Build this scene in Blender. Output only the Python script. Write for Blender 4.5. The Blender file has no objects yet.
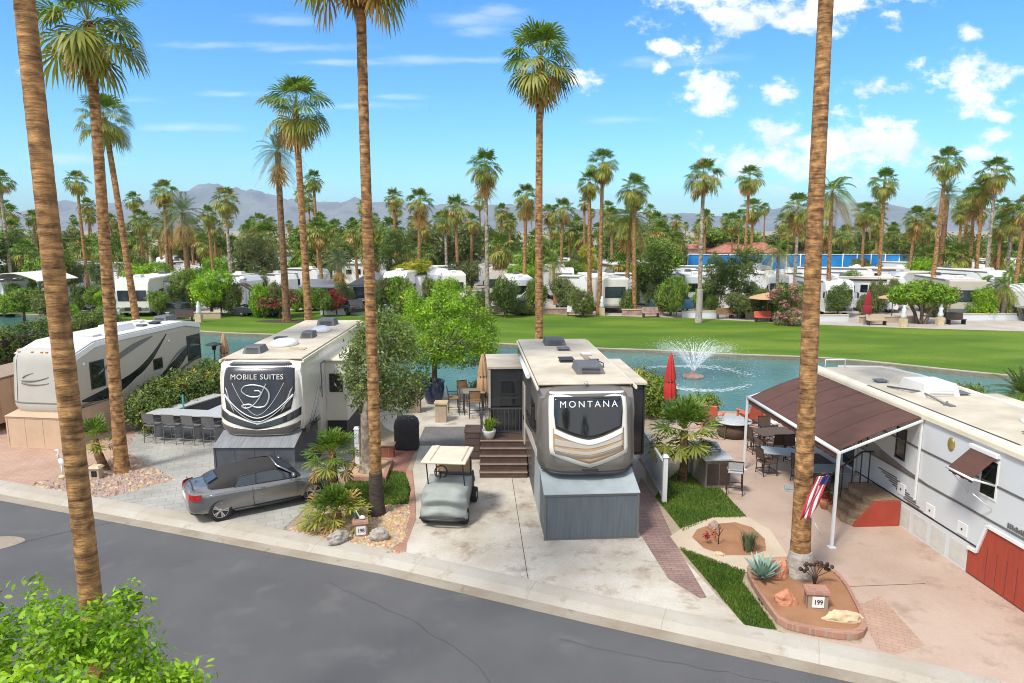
import bpy, bmesh, math, random
import numpy as np
from mathutils import Vector, Matrix
from mathutils.geometry import tessellate_polygon

R = math.radians
rnd = random.Random(7)
scene = bpy.context.scene
COL = scene.collection

# ------------------------------------------------------------------ camera
FPX, PITCH, CAMH = 690.0, R(9.2), 8.2
cam_d = bpy.data.cameras.new("camera")
cam = bpy.data.objects.new("camera", cam_d)
COL.objects.link(cam)
cam.location = (0, 0, CAMH)
cam.rotation_euler = (R(90) - PITCH, 0, 0)
cam_d.sensor_width = 36.0
cam_d.lens = 36.0 * FPX / 1024.0
cam_d.clip_start = 0.1
cam_d.clip_end = 20000
scene.camera = cam


def sight(px, py):
    x, y = (px - 512.0) / FPX, -(py - 341.5) / FPX
    return x, math.cos(PITCH) + y * math.sin(PITCH), -math.sin(PITCH) + y * math.cos(PITCH)


def g(px, py, z=0.0):
    """survey point: where the sight line meets level z"""
    dx, dy, dz = sight(px, py)
    t = (z - CAMH) / dz
    return (dx * t, dy * t)


def at(px, py, Y):
    """survey point at distance Y: (x, z)"""
    dx, dy, dz = sight(px, py)
    t = Y / dy
    return (dx * t, CAMH + dz * t)


# ------------------------------------------------------------------ object helpers
def tag(o, label=None, cat=None, group=None, kind=None):
    if label: o["label"] = label
    if cat: o["category"] = cat
    if group: o["group"] = group
    if kind: o["kind"] = kind
    return o


def thing(name, label, cat, loc=(0, 0, 0), rz=0.0, group=None):
    o = bpy.data.objects.new(name, None)
    COL.objects.link(o)
    o.empty_display_size = 0.2
    o.location = loc
    o.rotation_euler = (0, 0, rz)
    return tag(o, label, cat, group)


def kids(o):
    return [c for c in bpy.data.objects if c.parent == o]


def copy_tree(o, parent=None):
    c = o.copy()
    COL.objects.link(c)
    c.parent = parent
    for ch in kids(o):
        copy_tree(ch, c)
    return c


class MB:
    """mesh builder"""

    def __init__(self):
        self.v, self.f, self.m, self.s = [], [], [], []

    def add(self, vs, fs, mi=0, smooth=False):
        b = len(self.v)
        self.v += [tuple(p) for p in vs]
        for f in fs:
            self.f.append([b + i for i in f]); self.m.append(mi); self.s.append(smooth)
        return self

    def box(self, x0, x1, y0, y1, z0, z1, mi=0):
        vs = [(x0, y0, z0), (x1, y0, z0), (x1, y1, z0), (x0, y1, z0), (x0, y0, z1), (x1, y0, z1), (x1, y1, z1), (x0, y1, z1)]
        return self.add(vs, [(0, 3, 2, 1), (4, 5, 6, 7), (0, 1, 5, 4), (1, 2, 6, 5), (2, 3, 7, 6), (3, 0, 4, 7)], mi)

    def frustum(self, x0, x1, y0, y1, z0, z1, ix, iy, mi=0):
        vs = [(x0, y0, z0), (x1, y0, z0), (x1, y1, z0), (x0, y1, z0),
              (x0 + ix, y0 + iy, z1), (x1 - ix, y0 + iy, z1), (x1 - ix, y1 - iy, z1), (x0 + ix, y1 - iy, z1)]
        return self.add(vs, [(0, 3, 2, 1), (4, 5, 6, 7), (0, 1, 5, 4), (1, 2, 6, 5), (2, 3, 7, 6), (3, 0, 4, 7)], mi)

    def bar(self, p, q, w, h=None, mi=0):
        p, q = Vector(p), Vector(q)
        d = (q - p).normalized()
        u = d.cross(Vector((0, 0, 1)))
        if u.length < 1e-4: u = Vector((1, 0, 0))
        u.normalize(); n = u.cross(d)
        h = h or w
        c = [u * (w / 2) * a + n * (h / 2) * b for a, b in ((-1, -1), (1, -1), (1, 1), (-1, 1))]
        vs = [p + k for k in c] + [q + k for k in c]
        return self.add(vs, [(3, 2, 1, 0), (4, 5, 6, 7), (0, 1, 5, 4), (1, 2, 6, 5), (2, 3, 7, 6), (3, 0, 4, 7)], mi)

    def tube(self, pts, r, n=8, mi=0, smooth=True, caps=True):
        pts = [Vector(p) for p in pts]
        rs = r if isinstance(r, (list, tuple)) else [r] * len(pts)
        rings, ref = [], None
        for i, p in enumerate(pts):
            d = (pts[min(i + 1, len(pts) - 1)] - pts[max(i - 1, 0)]).normalized()
            if ref is None:
                ref = Vector((1, 0, 0)) if abs(d.x) < .9 else Vector((0, 1, 0))
            u = (ref - d * ref.dot(d)).normalized(); w = d.cross(u); ref = u
            rings.append([p + (u * math.cos(2 * math.pi * k / n) + w * math.sin(2 * math.pi * k / n)) * rs[i] for k in range(n)])
        vs = [v for ring in rings for v in ring]
        fs = []
        for i in range(len(pts) - 1):
            for k in range(n):
                a, b = i * n + k, i * n + (k + 1) % n
                fs.append((a, b, b + n, a + n))
        self.add(vs, fs, mi, smooth)
        if caps:
            self.add(rings[0], [tuple(range(n))[::-1]], mi); self.add(rings[-1], [tuple(range(n))], mi)
        return self

    def cyl(self, p, q, r, r2=None, n=12, mi=0):
        return self.tube([p, q], [r, r if r2 is None else r2], n, mi)

    def lathe(self, prof, n=16, c=(0, 0, 0), mi=0, smooth=True):
        vs, fs = [], []
        for (r, z) in prof:
            for k in range(n):
                a = 2 * math.pi * k / n
                vs.append((c[0] + r * math.cos(a), c[1] + r * math.sin(a), c[2] + z))
        for i in range(len(prof) - 1):
            for k in range(n):
                a, b = i * n + k, i * n + (k + 1) % n
                fs.append((a, b, b + n, a + n))
        fs.append(tuple(range(n))[::-1]); L = (len(prof) - 1) * n
        fs.append(tuple(range(L, L + n)))
        return self.add(vs, fs, mi, smooth)

    def poly(self, pts, mi=0):
        """flat polygon from 3-D points, triangulated"""
        vs = [Vector(p) for p in pts]
        tr = tessellate_polygon([vs])
        return self.add(vs, [tuple(t) for t in tr], mi)

    def prism(self, pts2, z0, z1, mi=0):
        """vertical prism over a 2-D outline"""
        a = sum(pts2[i][0] * pts2[(i + 1) % len(pts2)][1] - pts2[(i + 1) % len(pts2)][0] * pts2[i][1] for i in range(len(pts2)))
        if a < 0: pts2 = pts2[::-1]
        n = len(pts2)
        lo, hi = [(x, y, z0) for x, y in pts2], [(x, y, z1) for x, y in pts2]
        tr = tessellate_polygon([[Vector(p) for p in hi]])
        self.add(hi, [tuple(t) for t in tr], mi)
        self.add(lo, [tuple(t)[::-1] for t in tr], mi)
        return self.add(lo + hi, [(i, (i + 1) % n, n + (i + 1) % n, n + i) for i in range(n)], mi)

    def side_prism(self, prof, x0, x1, mi=0, smooth=False):
        """profile in (y, z) extruded along x"""
        a = sum(prof[i][0] * prof[(i + 1) % len(prof)][1] - prof[(i + 1) % len(prof)][0] * prof[i][1] for i in range(len(prof)))
        if a < 0: prof = prof[::-1]
        n = len(prof)
        A, B = [(x0, y, z) for y, z in prof], [(x1, y, z) for y, z in prof]
        tr = tessellate_polygon([[Vector(p) for p in A]])
        self.add(A, [tuple(t)[::-1] for t in tr], mi); self.add(B, [tuple(t) for t in tr], mi)
        return self.add(A + B, [(i, (i + 1) % n, n + (i + 1) % n, n + i) for i in range(n)], mi, smooth)

    def strip(self, lo, hi, mi=0, smooth=False):
        n = len(lo)
        return self.add(list(lo) + list(hi), [(i, i + 1, n + i + 1, n + i) for i in range(n - 1)], mi, smooth)

    def slab(self, lo, hi, off, mi=0):
        """strip between two curves, raised by off (a vector) with side walls"""
        o = Vector(off)
        lo, hi = [Vector(p) for p in lo], [Vector(p) for p in hi]
        lo2, hi2 = [p + o for p in lo], [p + o for p in hi]
        self.strip(lo2, hi2, mi); self.strip(lo, lo2, mi); self.strip(hi2, hi, mi)
        self.add([lo[0], hi[0], hi2[0], lo2[0]], [(0, 1, 2, 3)], mi)
        return self.add([lo[-1], hi[-1], hi2[-1], lo2[-1]], [(3, 2, 1, 0)], mi)

    def xf(self, M, start=0):
        for i in range(start, len(self.v)):
            self.v[i] = tuple(M @ Vector(self.v[i]))
        return self

    def mesh(self, name, mats):
        me = bpy.data.meshes.new(name)
        me.from_pydata(self.v, [], self.f)
        for m in (mats if isinstance(mats, (list, tuple)) else [mats]):
            me.materials.append(m)
        me.polygons.foreach_set("material_index", self.m)
        me.polygons.foreach_set("use_smooth", self.s)
        me.update()
        return me

    def build(self, name, mats, parent=None, bevel=0.0, recalc=True, loc=None, seg=2):
        me = self.mesh(name, mats)
        if recalc:
            bm = bmesh.new(); bm.from_mesh(me)
            bmesh.ops.remove_doubles(bm, verts=bm.verts, dist=1e-5)
            bmesh.ops.recalc_face_normals(bm, faces=bm.faces)
            bm.to_mesh(me); bm.free()
        o = bpy.data.objects.new(name, me)
        COL.objects.link(o)
        o.parent = parent
        if loc: o.location = loc
        if bevel:
            b = o.modifiers.new("edge", "BEVEL"); b.width = bevel; b.segments = seg; b.limit_method = "ANGLE"; b.angle_limit = R(35)
            b.harden_normals = False
        return o


def text_mesh(name, body, size, mat, parent, M, depth=0.006, spacing=1.0, squash=1.0):
    cu = bpy.data.curves.new(name, "FONT")
    cu.body = body; cu.size = size; cu.align_x = "CENTER"; cu.align_y = "CENTER"; cu.extrude = depth; cu.space_character = spacing
    tmp = bpy.data.objects.new(name + "_src", cu)
    COL.objects.link(tmp)
    dg = bpy.context.evaluated_depsgraph_get(); dg.update()
    me = bpy.data.meshes.new_from_object(tmp.evaluated_get(dg))
    bpy.data.objects.remove(tmp); bpy.data.curves.remove(cu)
    me.name = name
    me.transform(M @ Matrix.Diagonal((squash, 1, 1, 1)))
    me.materials.clear(); me.materials.append(mat)
    o = bpy.data.objects.new(name, me)
    COL.objects.link(o); o.parent = parent
    return o


FACE_S = Matrix.Rotation(R(90), 4, "X")                      # text read from -Y

# ------------------------------------------------------------------ materials
MAT = {}
LEAF = 1.45


def lk(nt, a, b): nt.links.new(a, b)


def P(name, c1, rough=.6, metal=0.0, c2=None, scale=6.0, bump=0.0, bscale=None, detail=4.0, coat=0.0, stretch=None, lo=.35, hi=.65, spec=.5, alpha=1.0):
    """principled surface whose pigment wanders between c1 and c2 with noise"""
    m = bpy.data.materials.new(name); m.use_nodes = True
    nt = m.node_tree; b = nt.nodes["Principled BSDF"]
    b.inputs["Roughness"].default_value = rough
    b.inputs["Metallic"].default_value = metal
    b.inputs["Coat Weight"].default_value = coat
    b.inputs["Specular IOR Level"].default_value = spec
    b.inputs["Alpha"].default_value = alpha
    tc = nt.nodes.new("ShaderNodeTexCoord")
    src = tc.outputs["Object"]
    if stretch:
        mp = nt.nodes.new("ShaderNodeMapping"); mp.inputs["Scale"].default_value = stretch
        lk(nt, src, mp.inputs["Vector"]); src = mp.outputs["Vector"]
    c2 = c2 or tuple(k * .86 for k in c1)
    n = nt.nodes.new("ShaderNodeTexNoise"); n.inputs["Scale"].default_value = scale; n.inputs["Detail"].default_value = detail
    lk(nt, src, n.inputs["Vector"])
    r = nt.nodes.new("ShaderNodeValToRGB")
    r.color_ramp.elements[0].position = lo; r.color_ramp.elements[1].position = hi
    r.color_ramp.elements[0].color = (*c2, 1); r.color_ramp.elements[1].color = (*c1, 1)
    lk(nt, n.outputs["Fac"], r.inputs["Fac"]); lk(nt, r.outputs["Color"], b.inputs["Base Color"])
    if bump:
        n2 = nt.nodes.new("ShaderNodeTexNoise"); n2.inputs["Scale"].default_value = bscale or scale * 6; n2.inputs["Detail"].default_value = 3
        lk(nt, src, n2.inputs["Vector"])
        bp = nt.nodes.new("ShaderNodeBump"); bp.inputs["Strength"].default_value = bump; bp.inputs["Distance"].default_value = .02
        lk(nt, n2.outputs["Fac"], bp.inputs["Height"]); lk(nt, bp.outputs["Normal"], b.inputs["Normal"])
    MAT[name] = m
    return m


def ramp_node(nt, stops, interp="LINEAR"):
    r = nt.nodes.new("ShaderNodeValToRGB"); r.color_ramp.interpolation = interp
    e = r.color_ramp.elements
    while len(e) < len(stops): e.new(.5)
    for k, (p, c) in zip(e, stops):
        k.position = p; k.color = (*c, 1)
    return r


def mixrgb(nt, mode, fac, a, b):
    n = nt.nodes.new("ShaderNodeMix"); n.data_type = "RGBA"; n.blend_type = mode
    for sock, val in ((n.inputs[0], fac), (n.inputs[6], a), (n.inputs[7], b)):
        if hasattr(val, "is_linked"): lk(nt, val, sock)
        elif isinstance(val, tuple): sock.default_value = (*val, 1)
        else: sock.default_value = val
    return n.outputs[2]


def leafy(name, dark, mid, light, trans=.28, rough=.5):
    """foliage pigment: varies from leaf to leaf and clump to clump"""
    dark, mid, light = [tuple(min(.7, k * LEAF) for k in c) for c in (dark, mid, light)]
    m = bpy.data.materials.new(name); m.use_nodes = True
    nt = m.node_tree; b = nt.nodes["Principled BSDF"]; out = nt.nodes["Material Output"]
    geo = nt.nodes.new("ShaderNodeNewGeometry")
    tc = nt.nodes.new("ShaderNodeTexCoord")
    n = nt.nodes.new("ShaderNodeTexNoise"); n.inputs["Scale"].default_value = 1.3; n.inputs["Detail"].default_value = 2
    lk(nt, tc.outputs["Object"], n.inputs["Vector"])
    a = nt.nodes.new("ShaderNodeMath"); a.operation = "MULTIPLY_ADD"; a.inputs[1].default_value = .45
    lk(nt, geo.outputs["Random Per Island"], a.inputs[0])
    s = nt.nodes.new("ShaderNodeMath"); s.operation = "MULTIPLY_ADD"; s.inputs[1].default_value = 1.1; s.inputs[2].default_value = -.32
    lk(nt, n.outputs["Fac"], s.inputs[0]); lk(nt, s.outputs[0], a.inputs[2])
    r = ramp_node(nt, [(.1, dark), (.5, mid), (.9, light)])
    lk(nt, a.outputs[0], r.inputs["Fac"])
    lk(nt, r.outputs["Color"], b.inputs["Base Color"])
    b.inputs["Roughness"].default_value = rough; b.inputs["Specular IOR Level"].default_value = .35
    t = nt.nodes.new("ShaderNodeBsdfTranslucent")
    lk(nt, mixrgb(nt, "MULTIPLY", 1.0, r.outputs["Color"], (1.5, 1.5, .6)), t.inputs["Color"])
    mx = nt.nodes.new("ShaderNodeMixShader"); mx.inputs[0].default_value = trans
    lk(nt, b.outputs[0], mx.inputs[1]); lk(nt, t.outputs[0], mx.inputs[2]); lk(nt, mx.outputs[0], out.inputs["Surface"])
    MAT[name] = m
    return m


def brick(name, c1, c2, mortar, scale, bw=.22, bh=.11, rough=.8, rot=0.0, msize=.008, offset=.5, stain=None):
    m = bpy.data.materials.new(name); m.use_nodes = True
    nt = m.node_tree; b = nt.nodes["Principled BSDF"]; b.inputs["Roughness"].default_value = rough
    tc = nt.nodes.new("ShaderNodeTexCoord"); mp = nt.nodes.new("ShaderNodeMapping"); mp.inputs["Rotation"].default_value = (0, 0, rot)
    lk(nt, tc.outputs["Object"], mp.inputs["Vector"])
    t = nt.nodes.new("ShaderNodeTexBrick")
    t.inputs["Scale"].default_value = scale; t.inputs["Brick Width"].default_value = bw; t.inputs["Row Height"].default_value = bh
    t.inputs["Mortar Size"].default_value = msize; t.offset = offset
    t.inputs["Color1"].default_value = (*c1, 1); t.inputs["Color2"].default_value = (*c2, 1); t.inputs["Mortar"].default_value = (*mortar, 1)
    lk(nt, mp.outputs["Vector"], t.inputs["Vector"])
    n = nt.nodes.new("ShaderNodeTexNoise"); n.inputs["Scale"].default_value = .8; n.inputs["Detail"].default_value = 6
    lk(nt, tc.outputs["Object"], n.inputs["Vector"])
    r = ramp_node(nt, [(.3, stain or (.7, .68, .66)), (.65, (1.08, 1.06, 1.04))])
    lk(nt, n.outputs["Fac"], r.inputs["Fac"])
    lk(nt, mixrgb(nt, "MULTIPLY", .8, t.outputs["Color"], r.outputs["Color"]), b.inputs["Base Color"])
    bp = nt.nodes.new("ShaderNodeBump"); bp.inputs["Strength"].default_value = .35; bp.inputs["Distance"].default_value = .01; bp.invert = True
    lk(nt, t.outputs["Fac"], bp.inputs["Height"]); lk(nt, bp.outputs["Normal"], b.inputs["Normal"])
    MAT[name] = m
    return m


def cells(name, cols, scale, rough=.9, bump=.8, dirt=(.2, .13, .07)):
    """loose stones: one pigment per voronoi cell"""
    m = bpy.data.materials.new(name); m.use_nodes = True
    nt = m.node_tree; b = nt.nodes["Principled BSDF"]; b.inputs["Roughness"].default_value = rough
    tc = nt.nodes.new("ShaderNodeTexCoord")
    v = nt.nodes.new("ShaderNodeTexVoronoi"); v.inputs["Scale"].default_value = scale
    lk(nt, tc.outputs["Object"], v.inputs["Vector"])
    sp = nt.nodes.new("ShaderNodeSeparateColor"); lk(nt, v.outputs["Color"], sp.inputs[0])
    r = ramp_node(nt, [(i / max(1, len(cols) - 1), c) for i, c in enumerate(cols)], "CONSTANT" if len(cols) > 3 else "LINEAR")
    lk(nt, sp.outputs[0], r.inputs["Fac"])
    e = ramp_node(nt, [(.35, (0, 0, 0)), (.75, (1, 1, 1))]); lk(nt, v.outputs["Distance"], e.inputs["Fac"])
    lk(nt, mixrgb(nt, "MIX", e.outputs["Color"], r.outputs["Color"], dirt), b.inputs["Base Color"])
    bp = nt.nodes.new("ShaderNodeBump"); bp.inputs["Strength"].default_value = bump; bp.inputs["Distance"].default_value = .03; bp.invert = True
    lk(nt, v.outputs["Distance"], bp.inputs["Height"]); lk(nt, bp.outputs["Normal"], b.inputs["Normal"])
    MAT[name] = m
    return m


def ground_mat(name, base, patch, spot, rough=.85, s1=.5, s2=2.5, s3=60, speck=.25, bump=.25, st=.58):
    """weathered paving: large patches, stains with their own outline, fine aggregate"""
    m = bpy.data.materials.new(name); m.use_nodes = True
    nt = m.node_tree; b = nt.nodes["Principled BSDF"]; b.inputs["Roughness"].default_value = rough
    tc = nt.nodes.new("ShaderNodeTexCoord")

    def noise(sc, det=6, rg=.6):
        n = nt.nodes.new("ShaderNodeTexNoise"); n.inputs["Scale"].default_value = sc; n.inputs["Detail"].default_value = det; n.inputs["Roughness"].default_value = rg
        lk(nt, tc.outputs["Object"], n.inputs["Vector"]); return n.outputs["Fac"]
    r1 = ramp_node(nt, [(.35, patch), (.62, base)]); lk(nt, noise(s1), r1.inputs["Fac"])
    r2 = ramp_node(nt, [(st, (0, 0, 0)), (st + .16, (1, 1, 1))]); lk(nt, noise(s2, 7, .68), r2.inputs["Fac"])
    c = mixrgb(nt, "MIX", r2.outputs["Color"], r1.outputs["Color"], spot)
    r3 = ramp_node(nt, [(.3, (1 - speck,) * 3), (.7, (1 + speck,) * 3)]); n3 = noise(s3, 2); lk(nt, n3, r3.inputs["Fac"])
    c = mixrgb(nt, "MULTIPLY", 1.0, c, r3.outputs["Color"])
    lk(nt, c, b.inputs["Base Color"])
    bp = nt.nodes.new("ShaderNodeBump"); bp.inputs["Strength"].default_value = bump; bp.inputs["Distance"].default_value = .01
    lk(nt, n3, bp.inputs["Height"]); lk(nt, bp.outputs["Normal"], b.inputs["Normal"])
    MAT[name] = m
    return m


ground_mat("asphalt", (.104, .101, .101), (.082, .080, .081), (.128, .124, .120), .85, .35, .9, 70, .45, .6, .56)
ground_mat("kerb_concrete", (.42, .385, .33), (.36, .315, .25), (.28, .22, .15), .85, .6, 2.2, 60, .14, .2)
ground_mat("gutter_concrete", (.34, .295, .235), (.25, .20, .14), (.17, .125, .08), .85, .7, 2.5, 60, .2, .3)
ground_mat("pale_concrete", (.53, .485, .415), (.40, .345, .27), (.27, .20, .135), .8, .6, 1.1, 45, .16, .2, .52)
ground_mat("pink_concrete", (.45, .335, .262), (.38, .27, .205), (.30, .205, .148), .8, .35, .9, 50, .13, .15, .54)
ground_mat("path_concrete", (.52, .42, .31), (.46, .36, .26), (.40, .30, .21), .85, .8, 2.0, 50, .12, .2)
ground_mat("tan_ground", (.36, .29, .20), (.28, .22, .14), (.24, .19, .12), .95, .08, .5, 8, .2, .2)
ground_mat("red_soil", (.33, .165, .08), (.27, .125, .06), (.36, .20, .11), .95, 1.5, 5, 70, .3, .6)
ground_mat("gravel_bed", (.50, .36, .20), (.42, .28, .15), (.33, .21, .11), .95, 2.0, 8, 60, .35, .8)
ground_mat("rose_gravel_bed", (.40, .27, .21), (.32, .21, .165), (.24, .16, .125), .95, 2.0, 8, 60, .35, .8)
ground_mat("verge_soil", (.24, .19, .12), (.18, .14, .08), (.14, .12, .07), .95, .7, 3, 60, .3, .5)
brick("grey_paver", (.37, .36, .325), (.325, .315, .285), (.26, .25, .225), 1.0, .46, .30, .85, R(-22), .012, .5, (.72, .72, .70))
brick("rose_paver", (.45, .30, .22), (.40, .27, .20), (.30, .21, .16), 1.0, .24, .12, .85, R(24), .008, .5, (.85, .75, .7))
brick("red_brick", (.36, .13, .085), (.28, .10, .07), (.34, .26, .20), 1.0, .21, .075, .85, 0, .008)
brick("edge_brick", (.42, .21, .14), (.34, .17, .12), (.36, .27, .20), 1.0, .20, .10, .85, 0, .008)
brick("strip_paver", (.32, .20, .17), (.25, .155, .135), (.15, .11, .09), 1.0, .30, .10, .85, R(0), .010)
brick("dark_paver", (.17, .16, .155), (.15, .14, .135), (.09, .085, .08), 1.0, .4, .4, .8, 0, .006)
cells("river_stone", [(.60, .46, .28), (.42, .29, .16), (.66, .55, .38), (.34, .24, .14), (.52, .42, .30)], 10)
P("stone_tan", (.52, .40, .25), .9, c2=(.36, .25, .14), scale=4, bump=.4)
P("stone_grey", (.42, .38, .33), .9, c2=(.24, .21, .18), scale=6, bump=.5, stretch=(1, 1, 3))
P("stone_orange", (.55, .24, .13), .9, c2=(.42, .17, .09), scale=5, bump=.5)
P("stone_pale", (.62, .50, .33), .9, c2=(.48, .37, .22), scale=6, bump=.5)
P("rose_stone", (.42, .28, .23), .9, c2=(.26, .17, .14), scale=3, bump=.3)
P("cream", (.72, .69, .61), .3, c2=(.68, .65, .57), scale=1.5, coat=.3)
P("white_paint", (.76, .76, .74), .35, c2=(.70, .70, .68), scale=2)
P("cool_white", (.60, .63, .64), .35, c2=(.60, .63, .64), scale=1.2, bump=.05, bscale=3)
P("roof_cream", (.58, .51, .395), .8, c2=(.44, .375, .28), scale=1.1, detail=6, bump=.1)
P("roof_white", (.60, .575, .53), .6, c2=(.64, .62, .58), scale=1.0, detail=6)
P("roof_trim", (.74, .67, .52), .45, c2=(.68, .60, .46), scale=2)
P("beige_gel", (.47, .415, .345), .3, c2=(.44, .39, .32), scale=1.2, coat=.4)
P("taupe_gel", (.20, .18, .16), .28, c2=(.18, .16, .145), scale=1.2, coat=.4, metal=.2)
P("bronze_gel", (.165, .148, .13), .3, c2=(.145, .13, .115), scale=1.2, coat=.4, metal=.35)
P("tan_graphic", (.45, .31, .17), .35, c2=(.38, .25, .13), scale=2, coat=.3)
P("dark_gel", (.028, .029, .033), .18, c2=(.022, .023, .026), scale=2, coat=.5)
P("slate_gel", (.042, .044, .052), .26, c2=(.032, .033, .040), scale=1.5, coat=.15, spec=.35)
P("glass_dark", (.012, .013, .015), .05, c2=(.010, .011, .013), scale=1, spec=.8)
P("glass_blue", (.03, .045, .06), .06, c2=(.02, .03, .04), scale=1, spec=.8)
P("rail_metal", (.075, .075, .08), .4, scale=4)
P("charred_bark", (.075, .055, .042), .95, c2=(.035, .026, .021), scale=7, bump=.5, stretch=(1, 1, 2.5))
P("black_metal", (.018, .018, .018), .4, scale=4)
P("black_plastic", (.03, .03, .032), .55, scale=4)
P("rubber", (.02, .02, .02), .8, scale=9, bump=.2)
P("chrome", (.75, .75, .76), .15, metal=1.0, scale=5)
P("silver", (.52, .52, .52), .35, metal=.6, scale=5)
P("alloy", (.56, .56, .57), .3, metal=.8, scale=5)
P("grey_unit", (.12, .12, .125), .6, c2=(.10, .10, .105), scale=5, bump=.1)
P("grey_skirt", (.125, .145, .157), .6, c2=(.095, .112, .124), scale=2.2, detail=7, bump=.08, stretch=(6, 1, .5))
P("pale_grey_vinyl", (.36, .40, .40), .6, c2=(.30, .335, .335), scale=2.5, bump=.1)
P("slate_skirt", (.085, .088, .10), .6, c2=(.065, .068, .078), scale=3, bump=.1)
P("slate_sunlit_top", (.24, .245, .255), .6, c2=(.17, .175, .185), scale=1.2, stretch=(14, 1.2, 1), bump=.05)  # skirt lid paler than slate_skirt: the high sun is put into its colour
P("tan_skirt", (.55, .385, .26), .7, c2=(.50, .345, .23), scale=2)
P("red_paint", (.37, .055, .03), .5, c2=(.31, .043, .024), scale=2.5, stretch=(1, 6, .6), bump=.08)
P("brown_cloth", (.105, .046, .032), .9, c2=(.085, .037, .026), scale=2.2, bump=.12, stretch=(1, 1, 1))
P("brown_stair", (.095, .058, .048), .7, c2=(.07, .042, .034), scale=5)
P("tread_tan", (.33, .24, .17), .75, c2=(.26, .185, .13), scale=4)
P("pearl", (.45, .42, .37), .35, c2=(.42, .395, .35), scale=1.5, coat=.3)
P("carpet_brown", (.30, .20, .115), .95, c2=(.21, .14, .08), scale=9, bump=.3)
P("car_paint", (.25, .247, .243), .24, metal=.65, c2=(.235, .23, .227), scale=3, coat=.7)
P("soft_top", (.032, .029, .028), .9, c2=(.024, .022, .021), scale=40, bump=.15)
P("lamp_red", (.45, .012, .012), .15, c2=(.30, .008, .008), scale=8, coat=.6)
P("lamp_clear", (.65, .66, .68), .1, scale=8, coat=.6)
P("amber", (.6, .2, .02), .2, scale=8)
P("cart_cover", (.30, .325, .30), .8, c2=(.25, .27, .25), scale=3, bump=.2, bscale=5)
P("cart_roof", (.66, .58, .44), .5, c2=(.60, .52, .39), scale=3)
P("cart_seat", (.42, .30, .18), .7, scale=4)
P("bbq_cover", (.035, .036, .04), .75, c2=(.025, .026, .028), scale=4, bump=.4, bscale=5)
P("granite", (.50, .50, .48), .35, c2=(.38, .38, .37), scale=22)
P("stainless", (.50, .50, .50), .3, metal=.9, scale=9)
P("sling_grey", (.15, .145, .14), .8, c2=(.12, .115, .11), scale=20)
P("frame_grey", (.20, .20, .195), .45, metal=.5, scale=5)
P("dark_wood", (.075, .045, .036), .65, c2=(.05, .03, .025), scale=4, stretch=(1, 1, 8))
P("teak", (.30, .17, .08), .6, c2=(.22, .12, .055), scale=4, stretch=(1, 8, 1))
P("weathered", (.26, .22, .18), .8, c2=(.17, .14, .115), scale=5, stretch=(7, 7, 1), bump=.2)
P("umbrella_tan", (.50, .31, .17), .85, c2=(.43, .26, .14), scale=4)
P("umbrella_red", (.55, .035, .03), .8, c2=(.46, .028, .025), scale=5)
P("umbrella_wine", (.30, .02, .03), .8, scale=5)
P("coral_paint", (.62, .14, .08), .6, c2=(.54, .11, .06), scale=4)
P("blue_glaze", (.015, .025, .085), .2, c2=(.01, .016, .055), scale=3, coat=.5)
P("stucco", (.46, .36, .26), .9, c2=(.40, .31, .22), scale=8, bump=.3)
P("wicker", (.12, .075, .05), .8, c2=(.07, .045, .03), scale=40, bump=.4)
P("flag_red", (.52, .03, .045), .75, c2=(.45, .024, .036), scale=4)
P("flag_white", (.78, .77, .76), .75, scale=4)
P("flag_blue", (.03, .04, .16), .75, scale=4)
P("brass", (.58, .40, .12), .35, metal=.6, c2=(.36, .26, .10), scale=14)
P("grill_pale", (.60, .60, .55), .5, scale=4)
P("sign_white", (.80, .80, .77), .5, scale=4)
P("sign_black", (.012, .012, .012), .6, scale=4)
P("soil_dark", (.06, .04, .025), .95, scale=8, bump=.4)
P("iron_rust", (.035, .022, .016), .7, c2=(.06, .03, .018), scale=12)
P("blue_screen", (.012, .26, .62), .7, c2=(.012, .16, .48), scale=.6)
P("red_tile", (.40, .19, .14), .8, c2=(.34, .09, .06), scale=2, bump=.3)
P("stucco_pink", (.50, .36, .29), .9, c2=(.45, .32, .25), scale=2)
P("pale_blue", (.45, .58, .60), .5, c2=(.40, .52, .54), scale=1.5)
P("blue_gel", (.06, .22, .32), .35, scale=2, coat=.3)
P("shade_grey", (.17, .175, .20), .7, scale=3)
P("teal_paint", (.02, .20, .20), .6, scale=3)
P("concrete_far", (.44, .39, .34), .9, c2=(.36, .31, .27), scale=.5)
P("pink_paving", (.42, .29, .25), .9, c2=(.36, .25, .21), scale=.6)


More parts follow.
